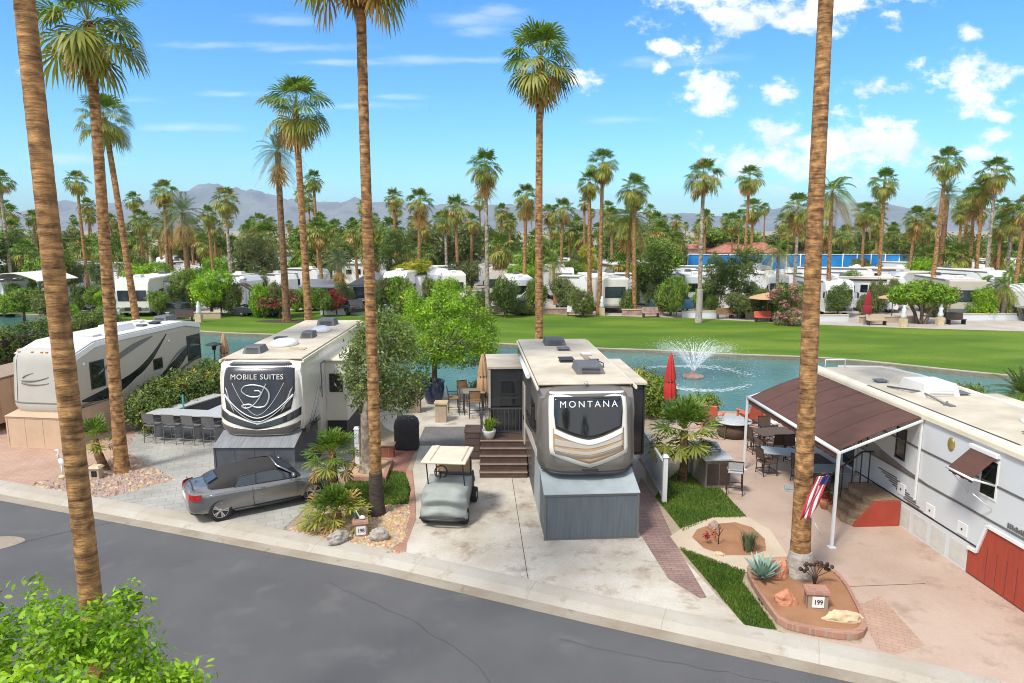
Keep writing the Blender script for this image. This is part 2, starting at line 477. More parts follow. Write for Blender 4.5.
def bark(name, c1, c2, c3, zs, ring=.5, ns=5.0, bd=.03):
    """ringed bark: bands run round the trunk, broken up by noise"""
    m = bpy.data.materials.new(name); m.use_nodes = True
    nt = m.node_tree; b = nt.nodes["Principled BSDF"]; b.inputs["Roughness"].default_value = .9
    tc = nt.nodes.new("ShaderNodeTexCoord")
    mp = nt.nodes.new("ShaderNodeMapping"); mp.inputs["Scale"].default_value = (2.2, 2.2, zs); lk(nt, tc.outputs["Object"], mp.inputs["Vector"])
    n = nt.nodes.new("ShaderNodeTexNoise"); n.inputs["Scale"].default_value = 1; n.inputs["Detail"].default_value = 5; n.inputs["Roughness"].default_value = .65
    lk(nt, mp.outputs[0], n.inputs["Vector"])
    n2 = nt.nodes.new("ShaderNodeTexNoise"); n2.inputs["Scale"].default_value = ns; n2.inputs["Detail"].default_value = 6
    lk(nt, tc.outputs["Object"], n2.inputs["Vector"])
    r = ramp_node(nt, [(.33, c3), (.47, c2), (.66, c1)]); lk(nt, n.outputs["Fac"], r.inputs["Fac"])
    r2 = ramp_node(nt, [(.36, (.42, .40, .38)), (.62, (1.25, 1.22, 1.18))]); lk(nt, n2.outputs["Fac"], r2.inputs["Fac"])
    lk(nt, mixrgb(nt, "MULTIPLY", .9, r.outputs["Color"], r2.outputs["Color"]), b.inputs["Base Color"])
    bp = nt.nodes.new("ShaderNodeBump"); bp.inputs["Strength"].default_value = .8; bp.inputs["Distance"].default_value = bd
    lk(nt, n.outputs["Fac"], bp.inputs["Height"]); lk(nt, bp.outputs["Normal"], b.inputs["Normal"])
    MAT[name] = m


bark("palm_bark", (.46, .26, .105), (.30, .155, .058), (.10, .052, .024), 13.0, ns=6.0, bd=.05)
bark("palm_bark_dark", (.27, .15, .07), (.17, .095, .045), (.07, .04, .02), 10.0)
bark("palm_bark_grey", (.42, .36, .28), (.30, .25, .19), (.16, .13, .10), 8.0)
bark("tree_bark", (.20, .15, .11), (.13, .095, .07), (.06, .045, .033), 2.0)
bark("pale_bark", (.36, .30, .235), (.27, .22, .17), (.16, .125, .095), 1.2)

leafy("palm_green", (.040, .078, .012), (.085, .140, .022), (.17, .225, .036))
leafy("palm_olive", (.075, .10, .016), (.17, .18, .03), (.30, .27, .05))
leafy("palm_tan", (.17, .10, .03), (.30, .18, .055), (.42, .28, .10), .15)
leafy("palm_grey", (.05, .075, .04), (.09, .12, .06), (.15, .17, .085))
leafy("fresh_leaf", (.08, .16, .006), (.19, .32, .012), (.36, .46, .025), .34)
leafy("ficus_leaf", (.06, .14, .008), (.15, .29, .012), (.32, .43, .03), .32)
leafy("olive_leaf", (.055, .08, .022), (.12, .155, .05), (.21, .245, .10))
leafy("dark_leaf", (.028, .052, .013), (.070, .105, .026), (.135, .175, .042))
leafy("mid_leaf", (.048, .078, .012), (.115, .155, .026), (.22, .255, .045))
leafy("lime_leaf", (.06, .11, .008), (.13, .20, .014), (.23, .30, .03))
leafy("dry_leaf", (.07, .065, .025), (.12, .11, .045), (.19, .17, .08))
leafy("pink_bloom", (.40, .10, .14), (.55, .20, .24), (.66, .36, .38))
leafy("red_bloom", (.16, .012, .018), (.26, .02, .03), (.36, .04, .05))
leafy("agave_leaf", (.12, .19, .155), (.18, .26, .21), (.26, .34, .28), .05)
leafy("grass_blade", (.032, .062, .008), (.060, .105, .012), (.13, .165, .026), .2)
leafy("yellow_leaf", (.25, .20, .02), (.38, .30, .03), (.5, .42, .06))

# ------------------------------------------------------------------ world, sun, air
SUN_EL, SUN_AZ = 54.0, -140.0             # azimuth measured from +Y towards +X
w = bpy.data.worlds.new("World"); scene.world = w; w.use_nodes = True
nt = w.node_tree; bg = nt.nodes["Background"]
sky = nt.nodes.new("ShaderNodeTexSky"); sky.sky_type = "NISHITA"; sky.sun_disc = False
sky.sun_elevation = R(SUN_EL); sky.sun_rotation = R(SUN_AZ); sky.altitude = 100; sky.air_density = 1.0; sky.dust_density = .6; sky.ozone_density = 2.0
hs = nt.nodes.new("ShaderNodeHueSaturation"); hs.inputs["Saturation"].default_value = 1.27; hs.inputs["Value"].default_value = 1.18
lk(nt, sky.outputs[0], hs.inputs["Color"])
skyc = mixrgb(nt, "MULTIPLY", 1.0, hs.outputs[0], (.62, 1.0, 1.22))
tc = nt.nodes.new("ShaderNodeTexCoord")
sep = nt.nodes.new("ShaderNodeSeparateXYZ"); lk(nt, tc.outputs["Generated"], sep.inputs[0])


def M2(op, a, b=None, c=None):
    n = nt.nodes.new("ShaderNodeMath"); n.operation = op
    for s, val in zip(n.inputs, (a, b, c)):
        if val is None: continue
        if hasattr(val, "is_linked"): lk(nt, val, s)
        else: s.default_value = val
    return n.outputs[0]


yy = M2("MAXIMUM", sep.outputs["Y"], .02)
cmb = nt.nodes.new("ShaderNodeCombineXYZ")
lk(nt, M2("DIVIDE", sep.outputs["X"], yy), cmb.inputs[0]); lk(nt, M2("DIVIDE", sep.outputs["Z"], yy), cmb.inputs[1])
CLOUDS = [(715, 4, 60, 30), (745, 22, 20, 12), (843, 6, 75, 17), (890, 14, 26, 8), (800, 20, 24, 10), (712, 94, 40, 17), (690, 97, 18, 9), (786, 93, 26, 12), (868, 90, 44, 10),
          (880, 84, 14, 9), (958, 74, 34, 22), (972, 90, 22, 12), (1010, 70, 32, 11), (992, 64, 16, 7), (768, 157, 62, 30), (852, 150, 105, 34), (900, 160, 48, 18), (760, 185, 40, 12), (875, 140, 40, 16), (580, 80, 18, 9), (548, 100, 10, 5),
          (668, 45, 16, 9), (660, 70, 10, 8), (970, 33, 12, 10), (1000, 136, 24, 9), (1004, 118, 16, 6), (985, 155, 24, 10), (1100, 110, 70, 30), (720, 178, 30, 9),
          (-80, 60, 60, 20), (1250, 60, 90, 40), (1400, 120, 120, 40)]
WISPS = [(230, 45, 100, 6), (300, 48, 90, 5), (462, 22, 60, 12), (478, 30, 40, 10), (505, 12, 34, 9), (235, 94, 60, 5), (350, 106, 90, 6), (400, 97, 40, 4), (330, 62, 70, 4), (560, 190, 70, 9), (60, 160, 60, 8), (640, 60, 40, 10), (130, 100, 60, 6), (280, 20, 60, 7), (420, 60, 50, 6), (180, 128, 70, 5), (620, 120, 60, 6), (480, 60, 60, 5), (700, 60, 50, 8)]


def puffs(lst):
    acc = None
    for px, py, rx, ry in lst:
        dx, dy, dz = sight(px, py); u0, v0 = dx / dy, dz / dy
        sx, sy = FPX / rx, FPX / ry
        mp = nt.nodes.new("ShaderNodeMapping"); mp.inputs["Scale"].default_value = (sx, sy, 0); mp.inputs["Location"].default_value = (-u0 * sx, -v0 * sy, 0)
        lk(nt, cmb.outputs[0], mp.inputs["Vector"])
        ln = nt.nodes.new("ShaderNodeVectorMath"); ln.operation = "LENGTH"; lk(nt, mp.outputs[0], ln.inputs[0])
        f = M2("SUBTRACT", 1.0, ln.outputs["Value"])
        acc = f if acc is None else M2("MAXIMUM", acc, f)
    return acc


def wnoise(scale, sx, sy, det, rg=.6, off=0):
    mp = nt.nodes.new("ShaderNodeMapping"); mp.inputs["Scale"].default_value = (sx, sy, 1); mp.inputs["Location"].default_value = (off, off * .7, 0)
    lk(nt, cmb.outputs[0], mp.inputs["Vector"])
    n = nt.nodes.new("ShaderNodeTexNoise"); n.inputs["Scale"].default_value = scale; n.inputs["Detail"].default_value = det; n.inputs["Roughness"].default_value = rg
    lk(nt, mp.outputs[0], n.inputs["Vector"]); return n.outputs["Fac"]


front = M2("GREATER_THAN", sep.outputs["Y"], .05)
n1 = wnoise(13, 1, 1.5, 11, .66)
d1 = M2("MULTIPLY_ADD", M2("SUBTRACT", n1, .54), 4.6, M2("MULTIPLY", puffs([(x, y, rx * 1.4, ry * 1.45) for x, y, rx, ry in CLOUDS]), 1.0))
mr = nt.nodes.new("ShaderNodeMapRange"); mr.interpolation_type = "SMOOTHSTEP"; mr.inputs[1].default_value = .02; mr.inputs[2].default_value = .85
lk(nt, d1, mr.inputs[0])
n2 = wnoise(6, 1, 4, 10, .66, 3.1)
d2 = M2("MULTIPLY_ADD", M2("SUBTRACT", n2, .52), 3.4, puffs(WISPS))
mr2 = nt.nodes.new("ShaderNodeMapRange"); mr2.interpolation_type = "SMOOTHSTEP"; mr2.inputs[1].default_value = .0; mr2.inputs[2].default_value = 1.1; mr2.inputs[4].default_value = .28
lk(nt, d2, mr2.inputs[0])
cov = M2("MULTIPLY", M2("MAXIMUM", mr.outputs[0], mr2.outputs[0]), front)
# unseen broken cloud sheet overhead and behind, added for soft white fill light
mpo = nt.nodes.new("ShaderNodeMapping"); mpo.inputs["Scale"].default_value = (1.5, 1.5, 2.0); lk(nt, tc.outputs["Generated"], mpo.inputs["Vector"])
no = nt.nodes.new("ShaderNodeTexNoise"); no.inputs["Scale"].default_value = 1.6; no.inputs["Detail"].default_value = 7; lk(nt, mpo.outputs[0], no.inputs["Vector"])
mo = nt.nodes.new("ShaderNodeMapRange"); mo.interpolation_type = "SMOOTHSTEP"; mo.inputs[1].default_value = .34; mo.inputs[2].default_value = .56; lk(nt, no.outputs["Fac"], mo.inputs[0])
mb_ = nt.nodes.new("ShaderNodeMapRange"); mb_.interpolation_type = "SMOOTHSTEP"; mb_.inputs[1].default_value = -.45; mb_.inputs[2].default_value = .12
lk(nt, M2("SUBTRACT", M2("MULTIPLY", sep.outputs["Z"], .9), M2("MULTIPLY", sep.outputs["Y"], .85)), mb_.inputs[0])
cov = M2("MAXIMUM", cov, M2("MULTIPLY", mo.outputs[0], mb_.outputs[0]))
shade = ramp_node(nt, [(.32, (6.2, 6.7, 7.3)), (.58, (8.6, 8.7, 8.9))]); lk(nt, wnoise(9, 1, 1.6, 5, .5, -.06), shade.inputs["Fac"])
lk(nt, mixrgb(nt, "MIX", cov, skyc, shade.outputs["Color"]), bg.inputs["Color"])
bg.inputs["Strength"].default_value = 0.115

sd = bpy.data.lights.new("sun", "SUN"); sun = bpy.data.objects.new("sun", sd); COL.objects.link(sun)
sd.energy = 3.1; sd.angle = R(11.0); sd.color = (1.0, .955, .88)
az, el = R(SUN_AZ), R(SUN_EL)
to_sun = Vector((math.sin(az) * math.cos(el), math.cos(az) * math.cos(el), math.sin(el)))
sun.rotation_euler = to_sun.to_track_quat("Z", "Y").to_euler()
sun.location = to_sun * 60
scene.view_settings.view_transform = "Standard"; scene.view_settings.look = "None"
scene.view_settings.gamma = 1.0; scene.view_settings.use_curve_mapping = False
scene.view_settings.exposure = 0.48
scene.cycles.filter_width = 1.0
scene.cycles.use_denoising = True
scene.cycles.denoising_prefilter = "ACCURATE"
scene.cycles.max_bounces = 6; scene.cycles.transparent_max_bounces = 12
scene.cycles.volume_bounces = 0

hz = MB().box(-9500, 9500, -60, 9500, -3, 420).build("haze", [], None)
tag(hz, "thin pale blue haze filling the valley air", None, None, "stuff")
hm = bpy.data.materials.new("valley_haze"); hm.use_nodes = True; ht = hm.node_tree; ht.nodes.remove(ht.nodes["Principled BSDF"])
pv = ht.nodes.new("ShaderNodeVolumePrincipled"); pv.inputs["Color"].default_value = (.68, .84, 1.0, 1); pv.inputs["Density"].default_value = 9.0e-5; pv.inputs["Anisotropy"].default_value = 0.2
lk(ht, pv.outputs[0], ht.nodes["Material Output"].inputs["Volume"])
hz.data.materials.append(hm)
hz.display_type = "WIRE"

# ------------------------------------------------------------------ the ground plan
LOT = [(-70, 41.5), (-40, 30.4), (-27, 25.5), (-16.9, 21.8), (-9.05, 18.96), (-2.9, 16.7), (2.0, 14.53), (4.8, 13.36), (7.24, 12.35), (9.4, 11.3), (14, 9.1), (24, 4.3), (44, -5.3), (60, -13)]


def offset(line, d):
    out = []
    for i, p in enumerate(line):
        a, b = Vector(line[max(0, i - 1)]), Vector(line[min(len(line) - 1, i + 1)])
        t = (b - a).normalized(); n = Vector((t.y, -t.x))
        out.append((p[0] + n.x * d, p[1] + n.y * d))
    return out


def sheet(name, pts, z, mat, hole=None, kind="structure"):
    loops = [[Vector((x, y, z)) for x, y in pts]] + ([[Vector((x, y, z)) for x, y in hole]] if hole else [])
    tr = tessellate_polygon(loops)
    m = MB(); m.add([p for l in loops for p in l], [tuple(t) for t in tr])
    o = m.build(name, mat, None)
    if sum(p.normal.z for p in o.data.polygons) < 0: o.data.flip_normals()
    return tag(o, kind=kind)


WZ = -.22
lake_px = [(-330, 322), (-120, 318), (0, 316), (62, 318), (120, 324), (170, 330), (200, 335), (300, 338.5), (400, 342), (500, 347), (560, 350), (600, 352), (650, 353.5), (680, 355), (720, 357.5), (760, 359),
           (800, 360.5), (850, 363.5), (900, 368.5), (950, 374), (1010, 380), (1100, 388), (1250, 402)]
lake_near = [(27.5, 33.2), (22, 30.6), (17, 30.6), (13.5, 30.2), (10.0, 30.6), (8.2, 31.2), (6.3, 31.0), (4.0, 32.0), (1, 33.2), (-2, 33.6), (-5, 34.2), (-9, 35.6), (-13, 37.6), (-17, 39.2), (-21, 40.5), (-25.5, 44.5), (-27, 49.5), (-34, 52), (-44, 56), (-62, 62)]
lake = [g(*p, WZ) for p in lake_px] + lake_near


def smooth(loop, it=2):
    for _ in range(it):
        o = []
        for i in range(len(loop)):
            a, b = loop[i], loop[(i + 1) % len(loop)]
            o += [(a[0] * .75 + b[0] * .25, a[1] * .75 + b[1] * .25), (a[0] * .25 + b[0] * .75, a[1] * .25 + b[1] * .75)]
        loop = o
    return loop


lake_s = smooth(lake, 1)
far_ground = LOT + [(9000, -3000), (9000, 9000), (-9000, 9000), (-9000, 3000)]
sheet("ground", far_ground, 0.0, MAT["tan_ground"], lake_s)
# banks and water
bank = MB()
n = len(lake_s)
bank.add([(x, y, 0.0) for x, y in lake_s] + [(x * 1.0, y, -1.1) for x, y in lake_s], [(i, (i + 1) % n, n + (i + 1) % n, n + i) for i in range(n)])
tag(bank.build("lake_bank", MAT["stone_tan"]), kind="structure")
wm = bpy.data.materials.new("pond_water"); wm.use_nodes = True; t = wm.node_tree; b = t.nodes["Principled BSDF"]
tcw = t.nodes.new("ShaderNodeTexCoord")
nz = t.nodes.new("ShaderNodeTexNoise"); nz.inputs["Scale"].default_value = .12; nz.inputs["Detail"].default_value = 4; lk(t, tcw.outputs["Object"], nz.inputs["Vector"])
rw = ramp_node(t, [(.38, (.055, .145, .128)), (.62, (.09, .195, .168))]); lk(t, nz.outputs["Fac"], rw.inputs["Fac"]); lk(t, rw.outputs["Color"], b.inputs["Base Color"])
b.inputs["Roughness"].default_value = .12; b.inputs["IOR"].default_value = 1.33
mpw = t.nodes.new("ShaderNodeMapping"); mpw.inputs["Scale"].default_value = (1, 1.7, 1); lk(t, tcw.outputs["Object"], mpw.inputs["Vector"])
w1 = t.nodes.new("ShaderNodeTexNoise"); w1.inputs["Scale"].default_value = 3.2; w1.inputs["Detail"].default_value = 4; lk(t, mpw.outputs[0], w1.inputs["Vector"])
bw = t.nodes.new("ShaderNodeBump"); bw.inputs["Strength"].default_value = .42; bw.inputs["Distance"].default_value = .09; lk(t, w1.outputs["Fac"], bw.inputs["Height"]); lk(t, bw.outputs["Normal"], b.inputs["Normal"])
sheet("lake", offset(lake_s, 0.0), WZ, wm)

# lawn beyond the lake: grass with noise bands of darker and lighter green
lawn_far = [g(*p) for p in [(1300, 340), (1100, 334), (1010, 331), (920, 328.5), (850, 326), (770, 322.5), (700, 318.5), (600, 315.5), (500, 313), (400, 311.5), (300, 310), (235, 312), (190, 315), (150, 314), (60, 310), (-200, 306)]]
fs = lake_s[: 2 * len(lake_px) - 1]
lawn = [(fs[0][0] - 6, fs[0][1] + 1)] + fs + lawn_far


def grass_mat(name, a, b2, c, sc=.25, fine=9):
    m = bpy.data.materials.new(name); m.use_nodes = True; t = m.node_tree; b = t.nodes["Principled BSDF"]; b.inputs["Roughness"].default_value = .9; b.inputs["Specular IOR Level"].default_value = .2
    tc = t.nodes.new("ShaderNodeTexCoord")
    mp = t.nodes.new("ShaderNodeMapping"); mp.inputs["Scale"].default_value = (.42, 1.1, 1); mp.inputs["Rotation"].default_value = (0, 0, R(14)); lk(t, tc.outputs["Object"], mp.inputs["Vector"])
    n1 = t.nodes.new("ShaderNodeTexNoise"); n1.inputs["Scale"].default_value = sc; n1.inputs["Detail"].default_value = 6; lk(t, mp.outputs[0], n1.inputs["Vector"])
    r = ramp_node(t, [(.36, a), (.5, b2), (.62, c)]); lk(t, n1.outputs["Fac"], r.inputs["Fac"])
    n2 = t.nodes.new("ShaderNodeTexNoise"); n2.inputs["Scale"].default_value = fine; n2.inputs["Detail"].default_value = 5; n2.inputs["Roughness"].default_value = .7; lk(t, tc.outputs["Object"], n2.inputs["Vector"])
    r2 = ramp_node(t, [(.3, (.6, .62, .55)), (.7, (1.3, 1.28, 1.2))]); lk(t, n2.outputs["Fac"], r2.inputs["Fac"])
    lk(t, mixrgb(t, "MULTIPLY", 1.0, r.outputs["Color"], r2.outputs["Color"]), b.inputs["Base Color"])
    bp = t.nodes.new("ShaderNodeBump"); bp.inputs["Strength"].default_value = .6; bp.inputs["Distance"].default_value = .06; lk(t, n2.outputs["Fac"], bp.inputs["Height"]); lk(t, bp.outputs["Normal"], b.inputs["Normal"])
    MAT[name] = m
    return m


grass_mat("lawn_grass", (.066, .132, .010), (.094, .168, .012), (.135, .200, .020))
grass_mat("plot_grass", (.040, .080, .010), (.060, .110, .012), (.12, .155, .024), 1.2, 14)
sheet("lawn", lawn, .012, MAT["lawn_grass"])
sheet("resort_paving", [(x, y) for x, y in lawn_far] + [(-90, 105), (-60, 135), (60, 135), (110, 90)], .006, MAT["concrete_far"])
# pale coping along the far shore
cop = MB(); inner = fs; outer = offset(fs, -.22)
cop.strip([(x, y, .05) for x, y in inner], [(x, y, .05) for x, y in outer]); cop.strip([(x, y, -.3) for x, y in inner], [(x, y, .05) for x, y in inner])
tag(cop.build("shore_path", MAT["kerb_concrete"], recalc=False), kind="structure")

# road and kerb
RZ = -.13
edge = offset(LOT, .95)
near_edge = offset(LOT, 9.0)
sheet("road", edge + near_edge[::-1], RZ, MAT["asphalt"])
prof = [(.97, RZ + .004), (.62, RZ + .012), (.50, RZ + .075), (.40, -.010), (.10, .016), (-.02, .018)]
kerb = MB()
lines = [[(x, y, z) for x, y in offset(LOT, d)] for d, z in prof]
for i in range(len(prof) - 1): kerb.strip(lines[i], lines[i + 1], 1 if i == 0 else 0, False)
ko = kerb.build("kerb", [MAT["kerb_concrete"], MAT["gutter_concrete"]], recalc=True)
if sum(p.normal.z for p in ko.data.polygons) < 0: ko.data.flip_normals()
tag(ko, kind="structure")


def along(line, s):
    """point at arc length s from the vertex at x=-16.9"""
    i = 3
    while True:
        a, b = Vector(line[i]), Vector(line[i + 1]); L = (b - a).length
        if s <= L or i >= len(line) - 2: return a + (b - a) * (s / L), (b - a).normalized()
        s -= L; i += 1


jo = MB()
s = .4
while s < 30:
    p, tdir = along(LOT, s); nrm = Vector((tdir.y, -tdir.x))
    for (d0, z0), (d1_, z1) in zip(prof[:-1], prof[1:]):
        q0, q1 = p + nrm * d0, p + nrm * d1_
        jo.bar((q0.x, q0.y, z0 - .001), (q1.x, q1.y, z1 - .001), .010, .006)
    s += 3.05
tag(jo.build("kerb_joint", MAT["gutter_concrete"]), kind="structure")
nk = offset(LOT, 8.9); nk2 = offset(LOT, 9.4)
k2 = MB(); k2.strip([(x, y, RZ + .006) for x, y in offset(LOT, 8.3)], [(x, y, RZ + .014) for x, y in nk], 1); k2.strip([(x, y, RZ + .014) for x, y in nk], [(x, y, .016) for x, y in nk2]); k2.strip([(x, y, .016) for x, y in nk2], [(x, y, .016) for x, y in offset(LOT, 9.9)])
k2o = k2.build("kerb", [MAT["kerb_concrete"], MAT["gutter_concrete"]])
if sum(p.normal.z for p in k2o.data.polygons) < 0: k2o.data.flip_normals()
tag(k2o, kind="structure")
sheet("verge", offset(LOT, 9.8) + [(60, -60), (-90, -60)], .006, MAT["verge_soil"])


def wander(pts, wdt, z, name, mat, jitter=.04):
    m = MB(); L, Rr = [], []
    for i in range(len(pts) - 1):
        a, b = Vector(pts[i]), Vector(pts[i + 1]); n_ = max(2, int((b - a).length / .25))
        for k in range(n_):
            p = a + (b - a) * (k / n_); tdir = (b - a).normalized(); nr = Vector((-tdir.y, tdir.x))
            o = rnd.uniform(-jitter, jitter); ww = wdt * rnd.uniform(.5, 1.3)
            L.append((p.x + nr.x * (o - ww / 2), p.y + nr.y * (o - ww / 2), z)); Rr.append((p.x + nr.x * (o + ww / 2), p.y + nr.y * (o + ww / 2), z))
    m.strip(Rr, L)
    o = m.build(name, mat, recalc=False)
    if sum(p.normal.z for p in o.data.polygons) < 0: o.data.flip_normals()
    return tag(o, kind="structure")


P("crack_seal", (.055, .054, .055), .6, scale=4)
wander([g(-20, 555, RZ), g(30, 540, RZ), g(75, 530, RZ), g(150, 516, RZ)], .035, RZ + .004, "road_crack", MAT["crack_seal"])
wander([g(330, 583, RZ), g(420, 625, RZ), g(470, 660, RZ), g(500, 690, RZ)], .012, RZ + .004, "road_crack", MAT["crack_seal"], .05)
wander([g(560, 640, RZ), g(700, 668, RZ), g(900, 705, RZ)], .010, RZ + .004, "road_crack", MAT["crack_seal"], .05)
pm = MB(); c0 = g(-2, 543, RZ)
pm.poly([(c0[0] + .62 * math.cos(a) * (1 + .1 * math.sin(3 * a)), c0[1] + .42 * math.sin(a), RZ + .005) for a in [i * 2 * math.pi / 24 for i in range(24)]])
po = pm.build("road_patch", MAT["kerb_concrete"], recalc=False)
if po.data.polygons[0].normal.z < 0: po.data.flip_normals()
po.data.materials[0] = MAT["gutter_concrete"]; tag(po, kind="structure")

# lots
def pxsheet(name, px, z, mat): return sheet(name, [g(*p) for p in px], z, MAT[mat])


def lot_at(x):
    for a, b in zip(LOT[:-1], LOT[1:]):
        if a[0] <= x <= b[0]: return (x, a[1] + (b[1] - a[1]) * (x - a[0]) / (b[0] - a[0]))


def lots(x0, x1): return [lot_at(x0)] + [p for p in LOT if x0 < p[0] < x1] + [lot_at(x1)]


sheet("left_driveway", lots(-40, -15.6) + [(-14.6, 24.0), (-15.8, 26.5), (-16.6, 30), (-17, 38), (-40, 40)], .006, MAT["rose_paver"])
sheet("stone_bed", lots(-15.6, -12.6) + [g(175, 480), g(150, 466), g(128, 452), (-15.3, 27.0), (-16.3, 30), (-16.6, 30), (-15.8, 26.5), (-14.6, 24.0)], .008, MAT["rose_gravel_bed"])
sheet("grey_driveway", lots(-12.6, -6.35) + [g(352, 466), g(356, 430), (-6.2, 32), (-16, 36), (-16, 30.0), (-15.3, 27.0), g(128, 452), g(150, 466), g(175, 480)], .010, MAT["grey_paver"])
bed = lots(-6.2, -2.75) + [g(386, 553), g(404, 540), g(410, 515), g(409, 505), g(345, 507), g(330, 509)]
sheet("gravel_garden", bed, .012, MAT["gravel_bed"])
sheet("brick_border", [g(386, 553), lot_at(-2.72), g(407, 543), g(416, 520), g(415, 500), g(412, 470), g(406, 470), g(409, 503), g(410, 515), g(403, 540)], .016, MAT["edge_brick"])
sheet("grass_plot", [g(343, 507), g(408, 504), g(411, 490), g(405, 473), g(384, 470), g(350, 480), g(336, 492)], .016, MAT["plot_grass"])
sheet("brick_bed", [g(384, 471), g(405, 474), g(413, 455), g(420, 445), g(400, 440), g(384, 445)], .012, MAT["red_brick"])
sheet("concrete_pad", lots(-2.72, 5.3) + [g(745, 626), g(677, 552), g(650, 502), g(645, 470), (4.4, 28), (4.0, 30.6), (-5.2, 33.4), (-6.1, 30), g(385, 428), g(420, 445), g(413, 470), g(416, 500), g(416, 520), g(407, 543)], .010, MAT["pale_concrete"])
sheet("stone_mat", [g(416, 446), g(470, 446), g(468, 427), g(425, 427)], .016, MAT["dark_paver"])
sheet("brick_strip", [g(641, 478), g(655, 497), g(678, 549), g(707, 598), g(700, 599), g(668, 579), g(638, 531), g(632, 500)], .014, MAT["strip_paver"])
sheet("grass_plot", [g(655, 497), g(668, 480), g(690, 460), g(700, 466), g(747, 518), g(712, 519), g(683, 532)], .016, MAT["plot_grass"])
sheet("grass_plot", [g(679, 548), g(745, 572), g(742, 582), g(777, 630), g(745, 626)], .016, MAT["plot_grass"])
sheet("curved_path", [g(670, 537), g(683, 528), g(712, 518), g(747, 517), g(770, 530), g(790, 560), g(770, 575), g(745, 573), g(700, 557), g(679, 549)], .020, MAT["path_concrete"])
sheet("planting_bed", [g(*p) for p in [(692, 538), (697, 530), (712, 525), (735, 523), (752, 528), (765, 540), (766, 551), (752, 556), (725, 556), (704, 549)]], .026, MAT["red_soil"])
sheet("patio_slab", lots(5.75, 24) + [(30, 20), (24, 30.0), (10, 30.2), g(722, 413), (6.7, 28.5), g(690, 458), g(700, 466), g(747, 518), g(770, 530), g(790, 560), g(830, 590), g(868, 630), g(860, 645), g(778, 631)], .010, MAT["pink_concrete"])
sheet("brick_apron", [g(868, 630), g(850, 610), g(880, 596), g(925, 646), g(895, 655), g(878, 650)], .014, MAT["rose_paver"])
jm = MB()
for a, b in [((512, 478), (527, 573)), ((527, 573), (529, 583)),  ((822, 588), (925, 584))]:
    p, q = g(*a), g(*b); jm.bar((p[0], p[1], .010), (q[0], q[1], .010), .016, .006)
tag(jm.build("paving_joint", MAT["soil_dark"]), kind="structure")
# fine things lying on the beds: loose stones and blades, nobody would count them
def pebbles(name, outline, num, smin, smax, mats, z, seed, label):
    r = random.Random(seed); m = MB()
    xs = [p[0] for p in outline]; ys = [p[1] for p in outline]

    def inside(x, y):
        c = False; j = len(outline) - 1
        for i in range(len(outline)):
            (xi, yi), (xj, yj) = outline[i], outline[j]
            if (yi > y) != (yj > y) and x < (xj - xi) * (y - yi) / (yj - yi) + xi: c = not c
            j = i
        return c
    k = 0
    while k < num:
        x, y = r.uniform(min(xs), max(xs)), r.uniform(min(ys), max(ys))
        if not inside(x, y): continue
        k += 1
        s_ = smin * (smax / smin) ** (r.random() ** 2); a = r.uniform(0, 6.28)
        sx, sy, sz = s_ * r.uniform(.7, 1.3), s_ * r.uniform(.6, 1.0), s_ * r.uniform(.4, .75)
        vs = []
        for (ux, uy, uz) in ((1, 0, 0), (.5, .8, .1), (-.5, .85, 0), (-1, 0, .1), (-.45, -.8, 0), (.55, -.85, .1), (.4, .2, .9), (-.35, .1, 1), (0, -.4, .85)):
            q = r.uniform(.8, 1.15); vx, vy = ux * sx * q, uy * sy * q
            vs.append((x + vx * math.cos(a) - vy * math.sin(a), y + vx * math.sin(a) + vy * math.cos(a), z + uz * sz * q))
        m.add(vs, [(0, 1, 6), (1, 2, 7, 6), (2, 3, 7), (3, 4, 8, 7), (4, 5, 8), (5, 0, 6, 8), (6, 7, 8)], r.randrange(len(mats)))
    o = m.build(name, [MAT[x] for x in mats], recalc=False)
    return tag(o, label, None, None, "stuff")


bedw = [Vector(p).to_tuple() for p in bed]
pebbles("gravel", bed, 1500, .025, .085, ["stone_tan", "stone_pale", "stone_orange", "stone_tan", "stone_grey"], .012, 3, "loose tan stones in the bed beside the golf cart")
stone_bed = lots(-15.6, -12.6) + [g(175, 480), g(150, 466), g(128, 452), (-15.3, 27.0), (-14.6, 24.0)]
pebbles("gravel", stone_bed, 1100, .035, .12, ["rose_stone", "rose_stone", "stone_grey", "stone_tan"], .008, 4, "loose rose stones around the two palms on the grey drive")


def blades(name, outline, num, h, seed, z, label):
    r = random.Random(seed); m = MB(); xs = [p[0] for p in outline]; ys = [p[1] for p in outline]
    k = 0
    while k < num:
        x, y = r.uniform(min(xs), max(xs)), r.uniform(min(ys), max(ys))
        c = False; j = len(outline) - 1
        for i in range(len(outline)):
            (xi, yi), (xj, yj) = outline[i], outline[j]
            if (yi > y) != (yj > y) and x < (xj - xi) * (y - yi) / (yj - yi) + xi: c = not c
            j = i
        if not c: continue
        k += 1
        a = r.uniform(0, 6.28); ww = .012; hh = h * r.uniform(.5, 1.3); dx, dy = math.cos(a) * ww, math.sin(a) * ww; ox, oy = r.uniform(-.04, .04), r.uniform(-.04, .04)
        m.add([(x - dx, y - dy, z), (x + dx, y + dy, z), (x + ox, y + oy, z + hh)], [(0, 1, 2)])
    return tag(m.build(name, MAT["grass_blade"], recalc=False), label, None, None, "stuff")


